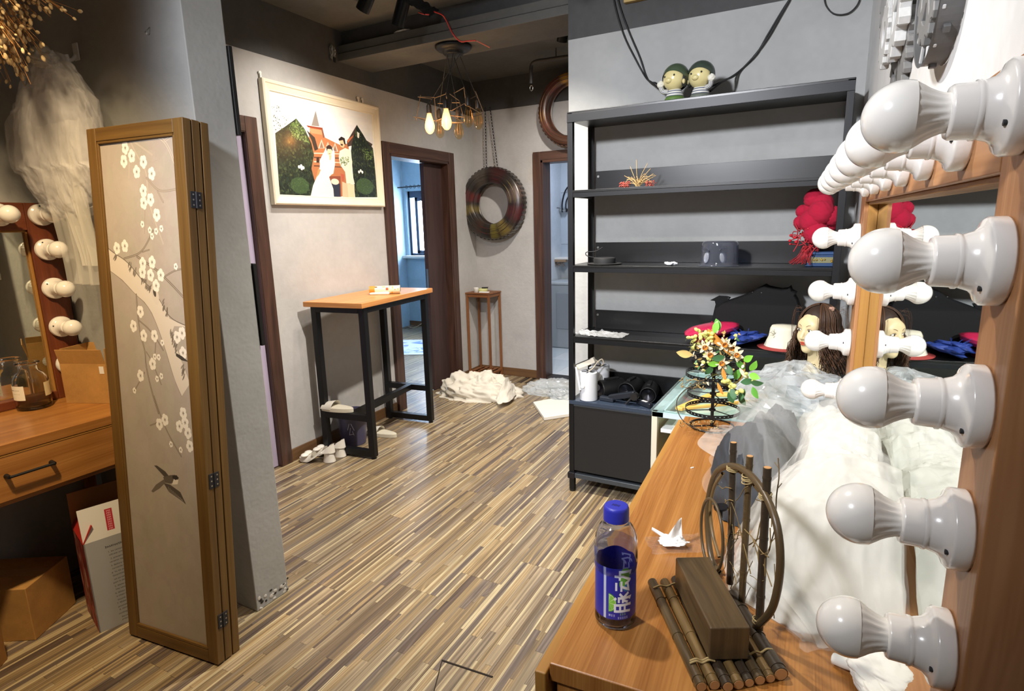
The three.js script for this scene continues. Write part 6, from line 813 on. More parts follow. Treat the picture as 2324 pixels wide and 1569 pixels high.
// ---- bottle ----
{
  const p = onY(1396, 1405, DESK_Y), t = thing('drink_bottle', 'clear plastic drink bottle with a blue cap and blue lime label on the desk', 'bottle', p.setY(DESK_Y)); const H = [[0.0001, 0.004], [0.02, 0.001], [0.033, 0.002], [0.0365, 0.008], [0.036, 0.018], [0.0345, 0.024], [0.0352, 0.03], [0.0352, 0.098], [0.0346, 0.102], [0.0372, 0.11], [0.0382, 0.122], [0.0378, 0.138], [0.0362, 0.148], [0.0368, 0.154], [0.0355, 0.166], [0.031, 0.18], [0.0255, 0.188], [0.0205, 0.192], [0.0205, 0.206]];
  part(t, 'bottle_shell', lathe([...H, [0.0185, 0.206], [0.0185, 0.193], [0.0235, 0.189], [0.03, 0.179], [0.0342, 0.165], [0.0366, 0.138], [0.0336, 0.1], [0.0342, 0.03], [0.0345, 0.012], [0.031, 0.006], [0.0001, 0.006]], 48), P(0xe6ecff, 0.03, { transmission: 1, thickness: 0.001, ior: 1.42 }));
  part(t, 'cap', (() => { const g = lathe([[0.0001, 0.222], [0.018, 0.222], [0.0205, 0.2205], [0.0218, 0.216], [0.0222, 0.196], [0.021, 0.195]], 60); const q = g.attributes.position; for (let i = 0; i < q.count; i++) { const y = q.getY(i); if (y > 0.198 && y < 0.214) { const a = Math.atan2(q.getZ(i), q.getX(i)), k = 1 + 0.012 * Math.cos(a * 60); q.setX(i, q.getX(i) * k); q.setZ(i, q.getZ(i) * k); } } g.computeVertexNormals(); return g; })(), M(0x2b2f9c, 0.4), 'blue screw cap'); part(t, 'cap_print', merge([...Array(7)].map((_, i) => box(0.0012, 0.0003, rr(0.004, 0.008), -0.006 + i * 0.002, 0.2222, 0.002, 0))), M(0x1a1c5c, 0.6));
  const LW_ = 1400, LH = 460, lab = canvasTex(LW_, LH, (g, w, h) => {
    g.fillStyle = '#2d2f9e'; g.fillRect(0, 0, w, h); g.fillStyle = '#c9cede'; g.fillRect(w - 60, 0, 30, h);
    const X = (th) => ((th + 6.2832) % 6.2832) / 6.2832 * w, c0 = 0.32, cx = X(c0);
    g.fillStyle = '#5aa03c'; g.beginPath(); g.ellipse(cx + 105, 60, 58, 66, 0, 0, 7); g.fill(); g.fillStyle = '#2f6fb0'; g.beginPath(); g.ellipse(cx + 120, 170, 44, 40, 0.4, 0, 7); g.fill(); g.fillStyle = '#6bb544'; g.beginPath(); g.ellipse(cx + 75, 130, 34, 44, 0.3, 0, 7); g.fill();
    // lime slices
    const lime = (x, y, r, a) => { g.save(); g.translate(x, y); g.rotate(a); g.fillStyle = '#4d9a2e'; g.beginPath(); g.arc(0, 0, r, 0, 7); g.fill(); g.fillStyle = '#d9efb8'; g.beginPath(); g.arc(0, 0, r * 0.9, 0, 7); g.fill(); for (let k = 0; k < 8; k++) { g.fillStyle = '#8fd04e'; g.beginPath(); g.moveTo(0, 0); g.arc(0, 0, r * 0.82, k * 0.785 + 0.05, k * 0.785 + 0.735); g.closePath(); g.fill(); } g.restore(); };
    lime(cx - 70, 310, 84, 0.2); g.fillStyle = '#5fae38'; g.beginPath(); g.moveTo(cx - 118, 262); g.lineTo(cx - 6, 372); g.lineTo(cx - 30, 386); g.arc(cx - 60, 310, 78, 1.3, 3.6); g.closePath(); g.globalAlpha = 0.35; g.fill(); g.globalAlpha = 1;
    // two big white glyphs, set upright along the bottle axis
    const glyph = (x, y, s, strokes, lw) => { g.save(); g.translate(x, y); g.rotate(-Math.PI / 2); g.strokeStyle = '#eef0f6'; g.lineWidth = lw; g.lineCap = 'butt'; g.lineJoin = 'miter'; for (const st of strokes) { g.beginPath(); st.forEach(([a, b], i) => i ? g.lineTo(a * s, b * s) : g.moveTo(a * s, b * s)); g.stroke(); } g.restore(); };
    const mai = [[[0.08, 1.0], [0.12, 0.7], [0.12, 0.04], [0.42, 0.04], [0.42, 0.98], [0.34, 0.98]], [[0.12, 0.34], [0.42, 0.34]], [[0.12, 0.62], [0.42, 0.62]], [[0.66, 0.0], [0.78, 0.1]], [[0.54, 0.26], [0.76, 0.26], [0.76, 0.98], [0.66, 0.92]], [[0.52, 0.5], [0.66, 0.5], [0.54, 0.82]], [[0.98, 0.3], [0.78, 0.52], [1.0, 0.86]]], dong = [[[0.04, 0.1], [0.44, 0.1]], [[0.0, 0.4], [0.5, 0.4]], [[0.24, 0.42], [0.06, 0.86], [0.44, 0.78]], [[0.36, 0.62], [0.48, 0.92]], [[0.54, 0.3], [0.96, 0.3], [0.94, 0.96], [0.8, 0.92]], [[0.74, 0.0], [0.72, 0.5], [0.5, 1.0]]];
    glyph(cx - 10, 405, 185, mai, 23); glyph(cx - 10, 205, 185, dong, 23); glyph(cx + 460, 400, 170, mai, 20); glyph(cx + 460, 205, 170, dong, 20);
    g.fillStyle = '#d9dcef'; g.font = 'bold 26px sans-serif'; g.fillText('600', cx - 92, 432); g.strokeStyle = '#d9dcef'; g.lineWidth = 2.4; const small = (x0, y0, n) => { for (let k = 0; k < n; k++) { const x = x0 + k * 24; g.beginPath(); g.moveTo(x, y0 - 16); g.lineTo(x + 18, y0 - 16); g.moveTo(x + 9, y0 - 20); g.lineTo(x + 9, y0); g.moveTo(x + 1, y0 - 8); g.lineTo(x + 17, y0 - 8); g.moveTo(x + 2, y0); g.lineTo(x + 17, y0 - 1); g.stroke(); } }; small(cx - 150, 432, 2); small(cx - 44, 432, 2); small(cx + 28, 452, 5); g.strokeStyle = '#9fd06a'; small(cx + 50, 420, 3);
  });
  const lg = new THREE.CylinderGeometry(0.0358, 0.0358, 0.098, 56, 1, true); lg.translate(0, 0.073, 0); part(t, 'label', lg, M(0xffffff, 0.35, { map: lab, ...DS }), 'dark blue label with a lime');
  const sl = new THREE.CylinderGeometry(0.0384, 0.0368, 0.03, 48, 1, true, 2.4, 3.2); sl.translate(0, 0.135, 0); part(t, 'label_sleeve', sl, M(0x5c70b8, 0.3, { ...DS, transparent: true, opacity: 0.4 }));
}
// ---- bamboo water-wheel ornament ----
{
  const A = onDesk(1.159, 0.332), d2 = RW.at(1.266, 0, 0.316).sub(RW.at(1.088, 0, 0.399)).setY(0).normalize(), ry = Math.atan2(-d2.z, d2.x), t = thing('bamboo_wheel_ornament', 'dark bamboo raft ornament with a wooden block and twig wheel on the desk', 'ornament', A.clone(), ry);
  // local x runs along the raft toward the desk end, local z across it
  const bm = [0, 1, 2].map((k) => M(0xffffff, 0.38, { map: woodTex([0x3a2d1d, 0x574327, 0x2c241b][k], [0x6f5a37, 0x8a6f42, 0x4c3d2b][k], 71 + k, 3, 6) })), cut = M(0xb88a58, 0.8), inv = new THREE.Matrix4().makeRotationY(ry).setPosition(A).invert(), loc = (px, py, y = DESK_Y + 0.01) => onY(px, py, y).applyMatrix4(inv);
  const pole = (a, b, r, m) => { const g = [], L = a.distanceTo(b), dir = b.clone().sub(a).normalize(); g.push(bar(a, b, r, 14)); for (let k = 0.22; k < 1; k += 0.36) { const c = a.clone().lerp(b, k); g.push(bar(c.clone().addScaledVector(dir, -0.002), c.clone().addScaledVector(dir, 0.002), r * 1.1, 14)); } const q = part(t, 'bamboo_pole', buv(merge(g), 'x'), m); part(q, 'cut_end', bar(b.clone().addScaledVector(dir, 0.0001), b.clone().addScaledVector(dir, 0.0008), r * 0.86, 14), cut); return q; };
  const r0 = 0.0088, P2 = [[[1480, 1322], [1592, 1560], 0], [[1508, 1322], [1622, 1556], 1], [[1533, 1316], [1652, 1560], 2]]; P2.forEach(([a, b, k]) => pole(loc(...a, DESK_Y + r0).setY(r0 + 0.0005), loc(...b, DESK_Y + r0).setY(r0 + 0.0005), r0, bm[k]));
  const e3 = loc(1652, 1560, DESK_Y + r0), s3 = loc(1533, 1316, DESK_Y + r0), e8 = loc(1772, 1535, DESK_Y + r0), L = s3.clone().sub(e3); for (let k = 1; k <= 5; k++) { const e = e3.clone().lerp(e8, k / 5).setY((k === 5 ? 0.0115 : r0 * (0.9 + 0.08 * (k % 2))) + 0.0005), s = e.clone().add(L.clone().multiplyScalar(k > 3 ? 0.72 : 0.95)).setY(e.y); pole(s, e, e.y - 0.0005, bm[k % 3]); }
  const tie = (a, b, y) => part(t, 'raffia_tie', tube([a.clone().setY(y), a.clone().lerp(b, 0.25).setY(y + 0.003), a.clone().lerp(b, 0.5).setY(y - 0.001), a.clone().lerp(b, 0.75).setY(y + 0.003), b.clone().setY(y)], 0.0018, 24, 5), M(0xa08a5c, 0.85)); tie(loc(1482, 1345), loc(1545, 1335), 0.019); tie(loc(1565, 1512), loc(1620, 1508), 0.019); tie(loc(1700, 1500), loc(1752, 1488), 0.021); tie(loc(1565, 1517), loc(1622, 1512), 0.0185);
  const wb = P(0xffffff, 0.42, { map: woodTex(0x3d2f1d, 0x6b5434, 77, 2, 4), clearcoat: 0.15 }); part(t, 'wooden_block', box(0.2, 0.058, 0.063, 0, 0.0195 + 0.029, 0, 0.003, 'x'), wb);
  const a = RW.at(1.024, DESK_Y, 0.313), dv = RW.at(1.157, 0, 0.25).sub(RW.at(1.024, 0, 0.313)).setY(0).normalize(), pn = V(-dv.z, 0, dv.x), W = (u, y, o = 0) => a.clone().addScaledVector(dv, u).addScaledVector(pn, o).setY(y).applyMatrix4(inv), wv = (px, py, o = 0) => hit(px, py, a.clone().addScaledVector(pn, o), pn).applyMatrix4(inv);
  for (const [x0, y0, x1, y1, r, k] of [[1665, 1005, 1656, 1332, 0.0062, 2], [1702, 1036, 1683, 1372, 0.006, 0], [1742, 1062, 1721, 1452, 0.0066, 2]]) { const p0 = wv(x0, y0), p1 = wv(x1, y1); p1.y = Math.max(p1.y, 0.018); pole(p1, p0, r, bm[k]); }
  const hoop = [[1715, 1425], [1755, 1375], [1771, 1270], [1760, 1180], [1725, 1105], [1690, 1068], [1655, 1058], [1625, 1075], [1607, 1140], [1606, 1200], [1615, 1270], [1632, 1300]].map(([x, y]) => wv(x, y, 0.004)); part(t, 'bent_hoop', tube(hoop, 0.0062, 70, 9), bm[0]); part(t, 'bent_hoop', tube([[1660, 1062], [1685, 1072], [1712, 1098], [1735, 1130], [1748, 1175]].map(([x, y]) => wv(x, y, -0.012)), 0.005, 30, 8), bm[1]);
  const sh = []; for (let k = 0; k <= 30; k++) { const q = k / 30 * 6.2832, c = [1616 + 24 * Math.cos(q) + 6 * Math.sin(q), 1216 + 84 * Math.sin(q)]; sh.push(wv(c[0], c[1], 0.03)); } part(t, 'small_hoop', tube(sh, 0.003, 60, 7, true), bm[0]); part(t, 'small_hoop', tube([[1640, 1075], [1620, 1110], [1612, 1160], [1618, 1215], [1632, 1265]].map(([x, y]) => wv(x, y, 0.01)), 0.0035, 30, 7), bm[1]);
  const tw = []; for (let i = 0; i < 34; i++) { const p = wv(rr(1615, 1765), rr(1080, 1410), rr(-0.015, 0.015)), q = wv(rr(1615, 1765), rr(1080, 1410), rr(-0.015, 0.015)), e = p.clone().add(q.sub(p).clampLength(0.04, 0.09)); tw.push(tube([p, p.clone().lerp(e, 0.35).add(V(rr(-0.008, 0.008), rr(-0.008, 0.008), 0)), p.clone().lerp(e, 0.7).add(V(rr(-0.008, 0.008), rr(-0.008, 0.008), 0)), e], rr(0.0006, 0.0012), 10, 4)); } part(t, 'twigs', merge(tw), M(0x7a6338, 0.85)); part(t, 'tall_twig', merge([tube([[1745, 1250], [1760, 1190], [1762, 1130], [1768, 1080], [1766, 1040]].map(([x, y]) => wv(x, y, -0.02)), 0.0011, 24, 4), tube([[1764, 1110], [1774, 1098]].map(([x, y]) => wv(x, y, -0.02)), 0.0009, 6, 4), tube([[1767, 1062], [1758, 1050]].map(([x, y]) => wv(x, y, -0.02)), 0.0009, 6, 4)]), M(0x6a5638, 0.85));
  const lash = (px, py, n) => { const g = []; for (let k = 0; k < n; k++) { const c = wv(px, py, 0.002).add(V(0, (k - n / 2) * 0.0026, 0)); g.push(rot(tor(0.0095, 0.0013, 0, 0, 0, 5, 16), Math.PI / 2 + rr(-0.35, 0.35), 0, 0).translate(c.x, c.y, c.z)); } part(t, 'raffia_lashing', merge(g), M(0xa08a5c, 0.85)); }; lash(1662, 1062, 4); lash(1697, 1085, 5); lash(1737, 1125, 4); lash(1722, 1408, 3);
  const cx = wv(1636, 1152, 0.02); part(t, 'hub_disc', merge([rot(cyl(0.013, 0.013, 0.004, 0, 0, 0, 18), 0.2, 0, 0).translate(cx.x, cx.y, cx.z), cyl(0.004, 0.004, 0.02, cx.x, cx.y - 0.01, cx.z, 8)]), mats.darkMetal);
}
// ---- tissue on a wrapper ----
{
  const c = onY(1535, 1238, DESK_Y), w = single('clear_wrapper', 'clear cellophane wrapper lying under the tissue', 'wrapper', (() => { const g = sheet((u, v) => V((u - 0.5) * 0.125 + 0.004 * fbm(u * 6, v * 6), 0.002 + 0.006 * Math.abs(fbm(u * 6, v * 5, 4)), (v - 0.5) * 0.075), 22, 14).toNonIndexed(); g.computeVertexNormals(); return g; })(), filmClear, c.clone(), 0.55);
  const t = thing('crumpled_tissue', 'small crumpled white tissue on the desk beside the bottle', 'tissue', onY(1528, 1242, DESK_Y).setY(DESK_Y + 0.004)), m = M(0xeeece6, 0.9, DS);
  part(t, 'tissue_body', mv(rot(blob(0.03, 0.014, 0.017, { amp: 0.6, f: 2, s: 14, ridge: 0.25, rf: 3, floor: 0, w: 44, h: 30 }), 0, 0.4, 0), 0, 0.008, 0), m); part(t, 'tissue_peak', sheet((u, v) => V((u - 0.5) * 0.034 * (1 - v * 0.8) + 0.012 * v, 0.012 + v * 0.05, 0.008 * Math.sin(u * 5 + v * 2) - 0.006 * v), 14, 14), m); part(t, 'tissue_wing', sheet((u, v) => V(-0.02 - v * 0.028, 0.016 + v * 0.012 + 0.003 * Math.sin(u * 7), (u - 0.5) * 0.018 * (1 - 0.6 * v)), 10, 10), m);
  single('white_pill', 'tiny white tablet lying on the desktop', 'tablet', box(0.011, 0.003, 0.004, 0, 0.0015, 0, 0.001), mats.white, onY(1571, 1063, DESK_Y), 0.9);
}
// ---- white gloves ----
{
  const t = thing('white_glove', 'crumpled white cotton glove on the desk under the lowest bulb', 'glove', onDesk(1.155, 0.085), RW.a + 0.2), m = M(0xe9e6dc, 0.85, DS), F = (px, py, y) => onY(px, py, DESK_Y + y).sub(t.position).applyAxisAngle(V(0, 1, 0), -(RW.a + 0.2)); F(0, 0, 0);
  const fing = (pts, r) => part(t, 'glove_finger', tube(pts.map(([x, y, h]) => F(x, y, h)), r, 20, 9), m); fing([[1900, 1462, 0.012], [1935, 1470, 0.016], [1975, 1480, 0.02]], 0.0085); fing([[1892, 1495, 0.01], [1925, 1508, 0.014], [1960, 1515, 0.018]], 0.009); fing([[2090, 1532, 0.012], [2062, 1545, 0.014], [2040, 1556, 0.016]], 0.0085); fing([[1985, 1462, 0.03], [2010, 1478, 0.03], [2020, 1500, 0.028]], 0.009); fing([[1960, 1568, 0.012], [2000, 1590, 0.012], [2040, 1590, 0.014]], 0.009);
  const c = F(1995, 1520, 0.02); part(t, 'glove_palm', mv(rot(blob(0.058, 0.02, 0.04, { amp: 0.3, f: 1.4, s: 22, ridge: 0.08, floor: -0.02 }), 0, 0.3, 0.1), c.x, c.y, c.z), m); part(t, 'cuff', (() => { const q = F(1985, 1555, 0.014); return mv(rot(blob(0.05, 0.015, 0.026, { amp: 0.3, f: 1.8, s: 33, ridge: 0.1, floor: -0.013 }), 0, 0.1, 0), q.x, q.y, q.z); })(), m);
}
// ---- earring stand with flower garland and twig hoop ----
{
  const p = onY(1615, 968, DESK_Y), t = thing('earring_stand', 'black metal tiered earring stand on the far end of the desk', 'jewellery stand', p.clone()), m = M(0x1d1d1e, 0.4, { metalness: 0.4 });
  const band = (y, r, h = 0.012) => { const g = [], n = 40; for (const k of [0.28, -0.28]) { const q = new THREE.CylinderGeometry(r, r, h * 0.42, 56, 1, true); q.translate(0, y + k * h * 1.02, 0); g.push(q); } for (let i = 0; i < n; i++) { const a = i / n * 6.2832; const q = new THREE.CylinderGeometry(r, r, h * 0.2, 2, 1, true, a, 6.2832 / n * 0.68); q.translate(0, y, 0); g.push(q); } const b = part(t, 'ring_band', merge(g), m.clone()); b.material.side = THREE.DoubleSide; part(b, 'spoke', merge([0, 1, 2].map((k) => { const a = k * 2.094 + y * 9; return bar(V(0, y - 0.002, 0), V(Math.cos(a) * r, y - 0.002, Math.sin(a) * r), 0.0018, 6); })), m); part(b, 'hub', cyl(0.011, 0.011, 0.006, 0, y - 0.002, 0, 18), m); };
  part(t, 'pole', cyl(0.0055, 0.0055, 0.26, 0, 0.13, 0, 14), m); part(t, 'foot_ring', rot(tor(0.072, 0.003, 0, 0, 0, 8, 48), Math.PI / 2).translate(0, 0.003, 0), m); part(t, 'foot_spoke', merge([0, 1, 2].map((k) => bar(V(0, 0.004, 0), V(Math.cos(k * 2.09 + 0.5) * 0.072, 0.004, Math.sin(k * 2.09 + 0.5) * 0.072), 0.0022, 6))), m); band(0.062, 0.09); band(0.12, 0.085); band(0.187, 0.092); band(0.235, 0.08);
  const zP = V(-p.x, 0, -p.z).normalize(), W = (px, py, o = 0) => hit(px, py, p.clone().addScaledVector(zP, o), zP).sub(p);
  // twig hoop resting against the stand
  const hp = thing('twig_hoop', 'thin dried twig hoop leaning on the earring stand', 'twig wreath', p.clone()); part(hp, 'hoop', tube([[1600, 862], [1575, 872], [1552, 888], [1538, 905], [1536, 925], [1545, 948], [1562, 965], [1585, 975], [1612, 976]].map(([x, y]) => W(x, y, 0.098)).map((q) => V(q.x, Math.max(q.y, 0.003), q.z)), 0.0016, 50, 5), M(0x4a3d28, 0.8)); const lf = []; for (let i = 0; i < 60; i++) { const q = i < 30 ? W(rr(1543, 1605), rr(858, 885), rr(0.09, 0.11)) : W(rr(1540, 1630), rr(955, 978), rr(0.088, 0.1)); q.y = Math.max(q.y, 0.004); lf.push(rot(ell(0.006, 0.0015, 0.003, 0, 0, 0, 6, 4), rr(0, 3), rr(0, 3), rr(0, 3)).translate(q.x, q.y, q.z)); } part(hp, 'dry_leaves', merge(lf), M(0x9a8558, 0.85)); const tg = []; for (let i = 0; i < 16; i++) { const a = i < 8 ? W(rr(1545, 1600), rr(860, 888), 0.1) : W(rr(1545, 1610), rr(955, 976), 0.095), b = a.clone().add(V(rr(-0.02, 0.02), rr(-0.008, 0.014), rr(-0.005, 0.01))); a.y = Math.max(a.y, 0.003); b.y = Math.max(b.y, 0.003); tg.push(bar(a, b, 0.001, 4)); } part(hp, 'twig', merge(tg), M(0x6a5638, 0.85));
  // garland
  const ga = thing('flower_garland', 'faded garland of daffodils, hydrangea and green leaves on the earring stand', 'flower garland', p.clone()); const leafG = (L, w) => { const s = new THREE.Shape(); s.moveTo(0, 0); s.quadraticCurveTo(L * 0.45, w, L, 0); s.quadraticCurveTo(L * 0.45, -w, 0, 0); const g = new THREE.ShapeGeometry(s, 8), q = g.attributes.position; for (let i = 0; i < q.count; i++) q.setZ(i, 0.18 * L * Math.sin(q.getX(i) / L * 3.1) - 1.6 * q.getY(i) ** 2 / w * 0.3); g.computeVertexNormals(); return g; };
  const put = (name, geo, m2, px, py, o, rz, ry = 0, rx = 0) => { const q = part(ga, name, geo, m2), P1 = W(px, py, o); q.position.copy(P1); q.rotation.set(rx, ry, rz); return q; };
  const green = M(0x5b9a3a, 0.45, DS), bright = M(0x7fc642, 0.45, DS), deep = M(0x3f6b3f, 0.5, DS), cream = M(0xd8cdae, 0.8, DS), yel = M(0xd9d97a, 0.7, DS), org = M(0xd08c34, 0.7, DS), brn = M(0xb08a4c, 0.85, DS), ochre = M(0xcbb06a, 0.8, DS), oval = leafG(0.042, 0.022);
  for (const [x, y, m2, rz] of [[1622, 757, bright, 1.4], [1632, 752, green, 1.9], [1702, 842, bright, 1.1], [1700, 850, bright, -0.3], [1690, 838, green, 2.2], [1688, 820, bright, 0.7], [1680, 868, deep, 0.2], [1702, 868, deep, 0.15], [1708, 878, green, -1.0], [1690, 882, deep, -1.8], [1668, 862, green, 1.2], [1660, 880, deep, -1.2], [1606, 828, bright, 0.3], [1615, 815, deep, 0.2], [1600, 850, deep, 0.9], [1678, 895, deep, -1.0], [1662, 852, deep, 2.2], [1652, 890, deep, -1.1]]) put('leaf', oval, m2, x, y, 0.09 + rr(-0.02, 0.02), rz, rr(-0.5, 0.5), rr(-0.4, 0.4));
  put('ribbon_petal', leafG(0.085, 0.028), org, 1606, 746, 0.07, -0.75, -0.2, 0.2); put('ribbon_petal', leafG(0.055, 0.02), org, 1640, 775, 0.075, -1.0); put('dry_leaf', leafG(0.055, 0.026), ochre, 1573, 806, 0.08, 3.05); put('dry_leaf', leafG(0.045, 0.012), org, 1628, 868, 0.1, -1.1); put('dry_leaf', leafG(0.07, 0.02), brn, 1690, 820, 0.07, -1.75); put('dry_leaf', leafG(0.045, 0.014), org, 1640, 835, 0.1, -1.3); put('dry_leaf', leafG(0.04, 0.012), cream, 1678, 835, 0.09, -0.9);
  const daf = (x, y, o) => { for (let k = 0; k < 6; k++) put('petal', leafG(0.026, 0.011), cream, x, y, o, k * 1.047 + x, 0, 0); put('trumpet', lathe([[0.003, 0], [0.007, 0.006], [0.009, 0.012], [0.0075, 0.012]], 12).rotateX(Math.PI / 2), org, x, y, o + 0.002, 0, 0.2); }; daf(1645, 782, 0.085); daf(1672, 805, 0.09); daf(1600, 788, 0.09); daf(1638, 824, 0.1); daf(1612, 805, 0.085); daf(1662, 790, 0.07);
  const hyd = (x, y, o, n) => { for (let k = 0; k < n; k++) put('floret', ell(rr(0.006, 0.009), rr(0.005, 0.008), rr(0.004, 0.007), 0, 0, 0, 8, 6), yel, x + rr(-14, 14), y + rr(-12, 12), o + rr(-0.015, 0.015), rr(0, 3)); }; hyd(1590, 760, 0.06, 11); hyd(1606, 768, 0.075, 8); hyd(1652, 872, 0.105, 10); hyd(1672, 880, 0.105, 7); hyd(1575, 778, 0.05, 6); hyd(1700, 858, 0.08, 5); hyd(1598, 815, 0.085, 5);
  const vn = []; for (let i = 0; i < 60; i++) { const z = i % 3 === 0 ? [1625, 850] : i % 3 === 1 ? [1590, 785] : [1660, 800], a = W(z[0] + rr(-26, 26), z[1] + rr(-14, 14), rr(0.04, 0.09)), b = a.clone().add(V(rr(-0.03, 0.03), rr(-0.02, 0.02), rr(-0.02, 0.02))); vn.push(tube([a, a.clone().lerp(b, 0.5).add(V(rr(-0.012, 0.012), rr(-0.012, 0.012), 0)), b], 0.001, 8, 4)); } for (const [m3, n] of [[cream, 16], [ochre, 14], [brn, 10], [deep, 10], [yel, 12]]) for (let i = 0; i < n; i++) put('small_leaf', leafG(rr(0.014, 0.026), rr(0.005, 0.009)), m3, rr(1572, 1690), 775 + rr(-28, 60) + (i % 4 === 0 ? 40 : 0), rr(0.04, 0.1), rr(0, 6.28), rr(-0.8, 0.8), rr(-0.8, 0.8)); part(ga, 'vine_stems', merge(vn), M(0x6b6a3a, 0.85)); part(ga, 'garland_core', tube([[1565, 800], [1590, 782], [1625, 790], [1660, 800], [1685, 815], [1680, 860], [1650, 875], [1628, 860]].map(([x, y]) => W(x, y, 0.055)), 0.004, 50, 6), M(0x6a6238, 0.85));
}
// ---- mannequin head ----
function sdfMesh(fn, half, res = 72, c = V(0, 0, 0)) {
  const mc = new MarchingCubes(res, new THREE.MeshBasicMaterial(), false, false, 120000), s = mc.size, hs = s / 2; mc.isolation = 0;
  for (let k = 0; k < s; k++) for (let j = 0; j < s; j++) for (let i = 0; i < s; i++) mc.field[i + j * s + k * s * s] = -fn((i - hs) / hs * half + c.x, (j - hs) / hs * half + c.y, (k - hs) / hs * half + c.z);
  mc.update(); const n = mc.count, pos = new Float32Array(n * 3); for (let i = 0; i < n; i++) { pos[i * 3] = mc.positionArray[i * 3] * half + c.x; pos[i * 3 + 1] = mc.positionArray[i * 3 + 1] * half + c.y; pos[i * 3 + 2] = mc.positionArray[i * 3 + 2] * half + c.z; }
  let g = new THREE.BufferGeometry(); g.setAttribute('position', new THREE.BufferAttribute(pos, 3)); g = mergeVertices(g, 1e-5); g.computeVertexNormals(); return g;
}
{
  const E = (x, y, z, cx, cy, cz, a, b, c) => { const X = x - cx, Y = y - cy, Z = z - cz, k0 = Math.hypot(X / a, Y / b, Z / c), k1 = Math.hypot(X / a / a, Y / b / b, Z / c / c); return k1 < 1e-9 ? -Math.min(a, b, c) : k0 * (k0 - 1) / k1; };
  const Cp = (x, y, z, A, B, r1, r2) => { const bx = B[0] - A[0], by = B[1] - A[1], bz = B[2] - A[2], t = Math.min(1, Math.max(0, ((x - A[0]) * bx + (y - A[1]) * by + (z - A[2]) * bz) / (bx * bx + by * by + bz * bz))); return Math.hypot(x - A[0] - bx * t, y - A[1] - by * t, z - A[2] - bz * t) - (r1 + (r2 - r1) * t); };
  const sm = (a, b, k) => { const h = Math.max(k - Math.abs(a - b), 0) / k; return Math.min(a, b) - h * h * k * 0.25; };
  const f = (x, y, z) => {
    const ax = Math.abs(x); let d = E(x, y, z, 0, 0.03, -0.02, 0.071, 0.08, 0.09); d = sm(d, E(x, y, z, 0, -0.035, 0.022, 0.054, 0.074, 0.062), 0.03); d = sm(d, E(x, y, z, 0, -0.094, 0.058, 0.02, 0.016, 0.017), 0.025); d = sm(d, E(ax, y, z, 0.034, -0.03, 0.055, 0.02, 0.024, 0.02), 0.02); d = sm(d, E(x, y, z, 0, 0.03, 0.06, 0.05, 0.03, 0.02), 0.03);
    d = -sm(-d, E(ax, y, z, 0.03, 0.006, 0.097, 0.019, 0.012, 0.016), 0.012); d = sm(d, Cp(x, y, z, [0, 0.012, 0.079], [0, -0.03, 0.097], 0.006, 0.0095), 0.012); d = sm(d, E(ax, y, z, 0.009, -0.034, 0.088, 0.007, 0.006, 0.008), 0.006);
    d = sm(d, E(x, y, z, 0, -0.055, 0.079, 0.019, 0.006, 0.009), 0.006); d = sm(d, E(x, y, z, 0, -0.066, 0.077, 0.017, 0.006, 0.009), 0.006); d = sm(d, Cp(x, y, z, [0, -0.06, -0.02], [0, -0.2, -0.03], 0.042, 0.047), 0.03); d = sm(d, E(x, y, z, 0, -0.235, -0.03, 0.085, 0.04, 0.065), 0.04); return d;
  };
  const hp = onZ(1845, 752, -2.6), t = thing('mannequin_head', 'female mannequin head with long wavy brown wig beside the mirror', 'mannequin head', V(hp.x + 0.01, 1.008, -2.6), -0.66), skin = P(0xdcc99c, 0.45, { clearcoat: 0.1 }); t.scale.setScalar(0.8);
  part(t, 'head', sdfMesh(f, 0.28, 110, V(0, -0.08, 0)), skin, 'pale beige face and neck');
  part(t, 'stand', cyl(0.085, 0.095, 0.075, 0, -0.2785, -0.03, 28), mats.black);
  for (const s of [-1, 1]) { part(t, 'eye', ell(0.0125, 0.0062, 0.006, s * 0.03, 0.006, 0.0775), M(0xe9e2d2, 0.2)); part(t, 'iris', ell(0.0052, 0.0056, 0.003, s * 0.029, 0.006, 0.0822), M(0x3a2a1e, 0.2)); part(t, 'lash', tube([[s * 0.017, 0.008, 0.081], [s * 0.026, 0.0135, 0.0835], [s * 0.036, 0.0125, 0.0805], [s * 0.044, 0.006, 0.074]], 0.0011, 14, 5), M(0x2a1c14, 0.7)); part(t, 'eyebrow', tube([[s * 0.014, 0.025, 0.085], [s * 0.028, 0.032, 0.081], [s * 0.046, 0.027, 0.068]], 0.0012, 14, 5), M(0x7a5a3c, 0.8)); }
  part(t, 'lips', merge([ell(0.0165, 0.0045, 0.005, 0, -0.0555, 0.0855), ell(0.0145, 0.005, 0.005, 0, -0.065, 0.084)]), P(0xb5462f, 0.35, { clearcoat: 0.4 }), 'red painted lips');
  // wig
  const hairs = [], hairs2 = [];
  for (let i = 0; i < 620; i++) {
    const az = 0.75 + (6.2832 - 1.5) * rnd(), side = Math.sin(az) >= 0 ? 1 : -1, R = V(0.0795, 0.09, 0.1).multiplyScalar(rr(1.0, 1.1)), pts = [], tilt = rr(0.0, 0.12), len = rr(0.15, 0.24), ph = rr(0, 6.28);
    for (let k = 0; k <= 5; k++) { const e = Math.PI / 2 - 0.08 - tilt - (1.55) * k / 5; pts.push(V(Math.sin(az) * Math.cos(e) * R.x, 0.033 + Math.sin(e) * R.y, -0.025 + Math.cos(az) * Math.cos(e) * R.z)); }
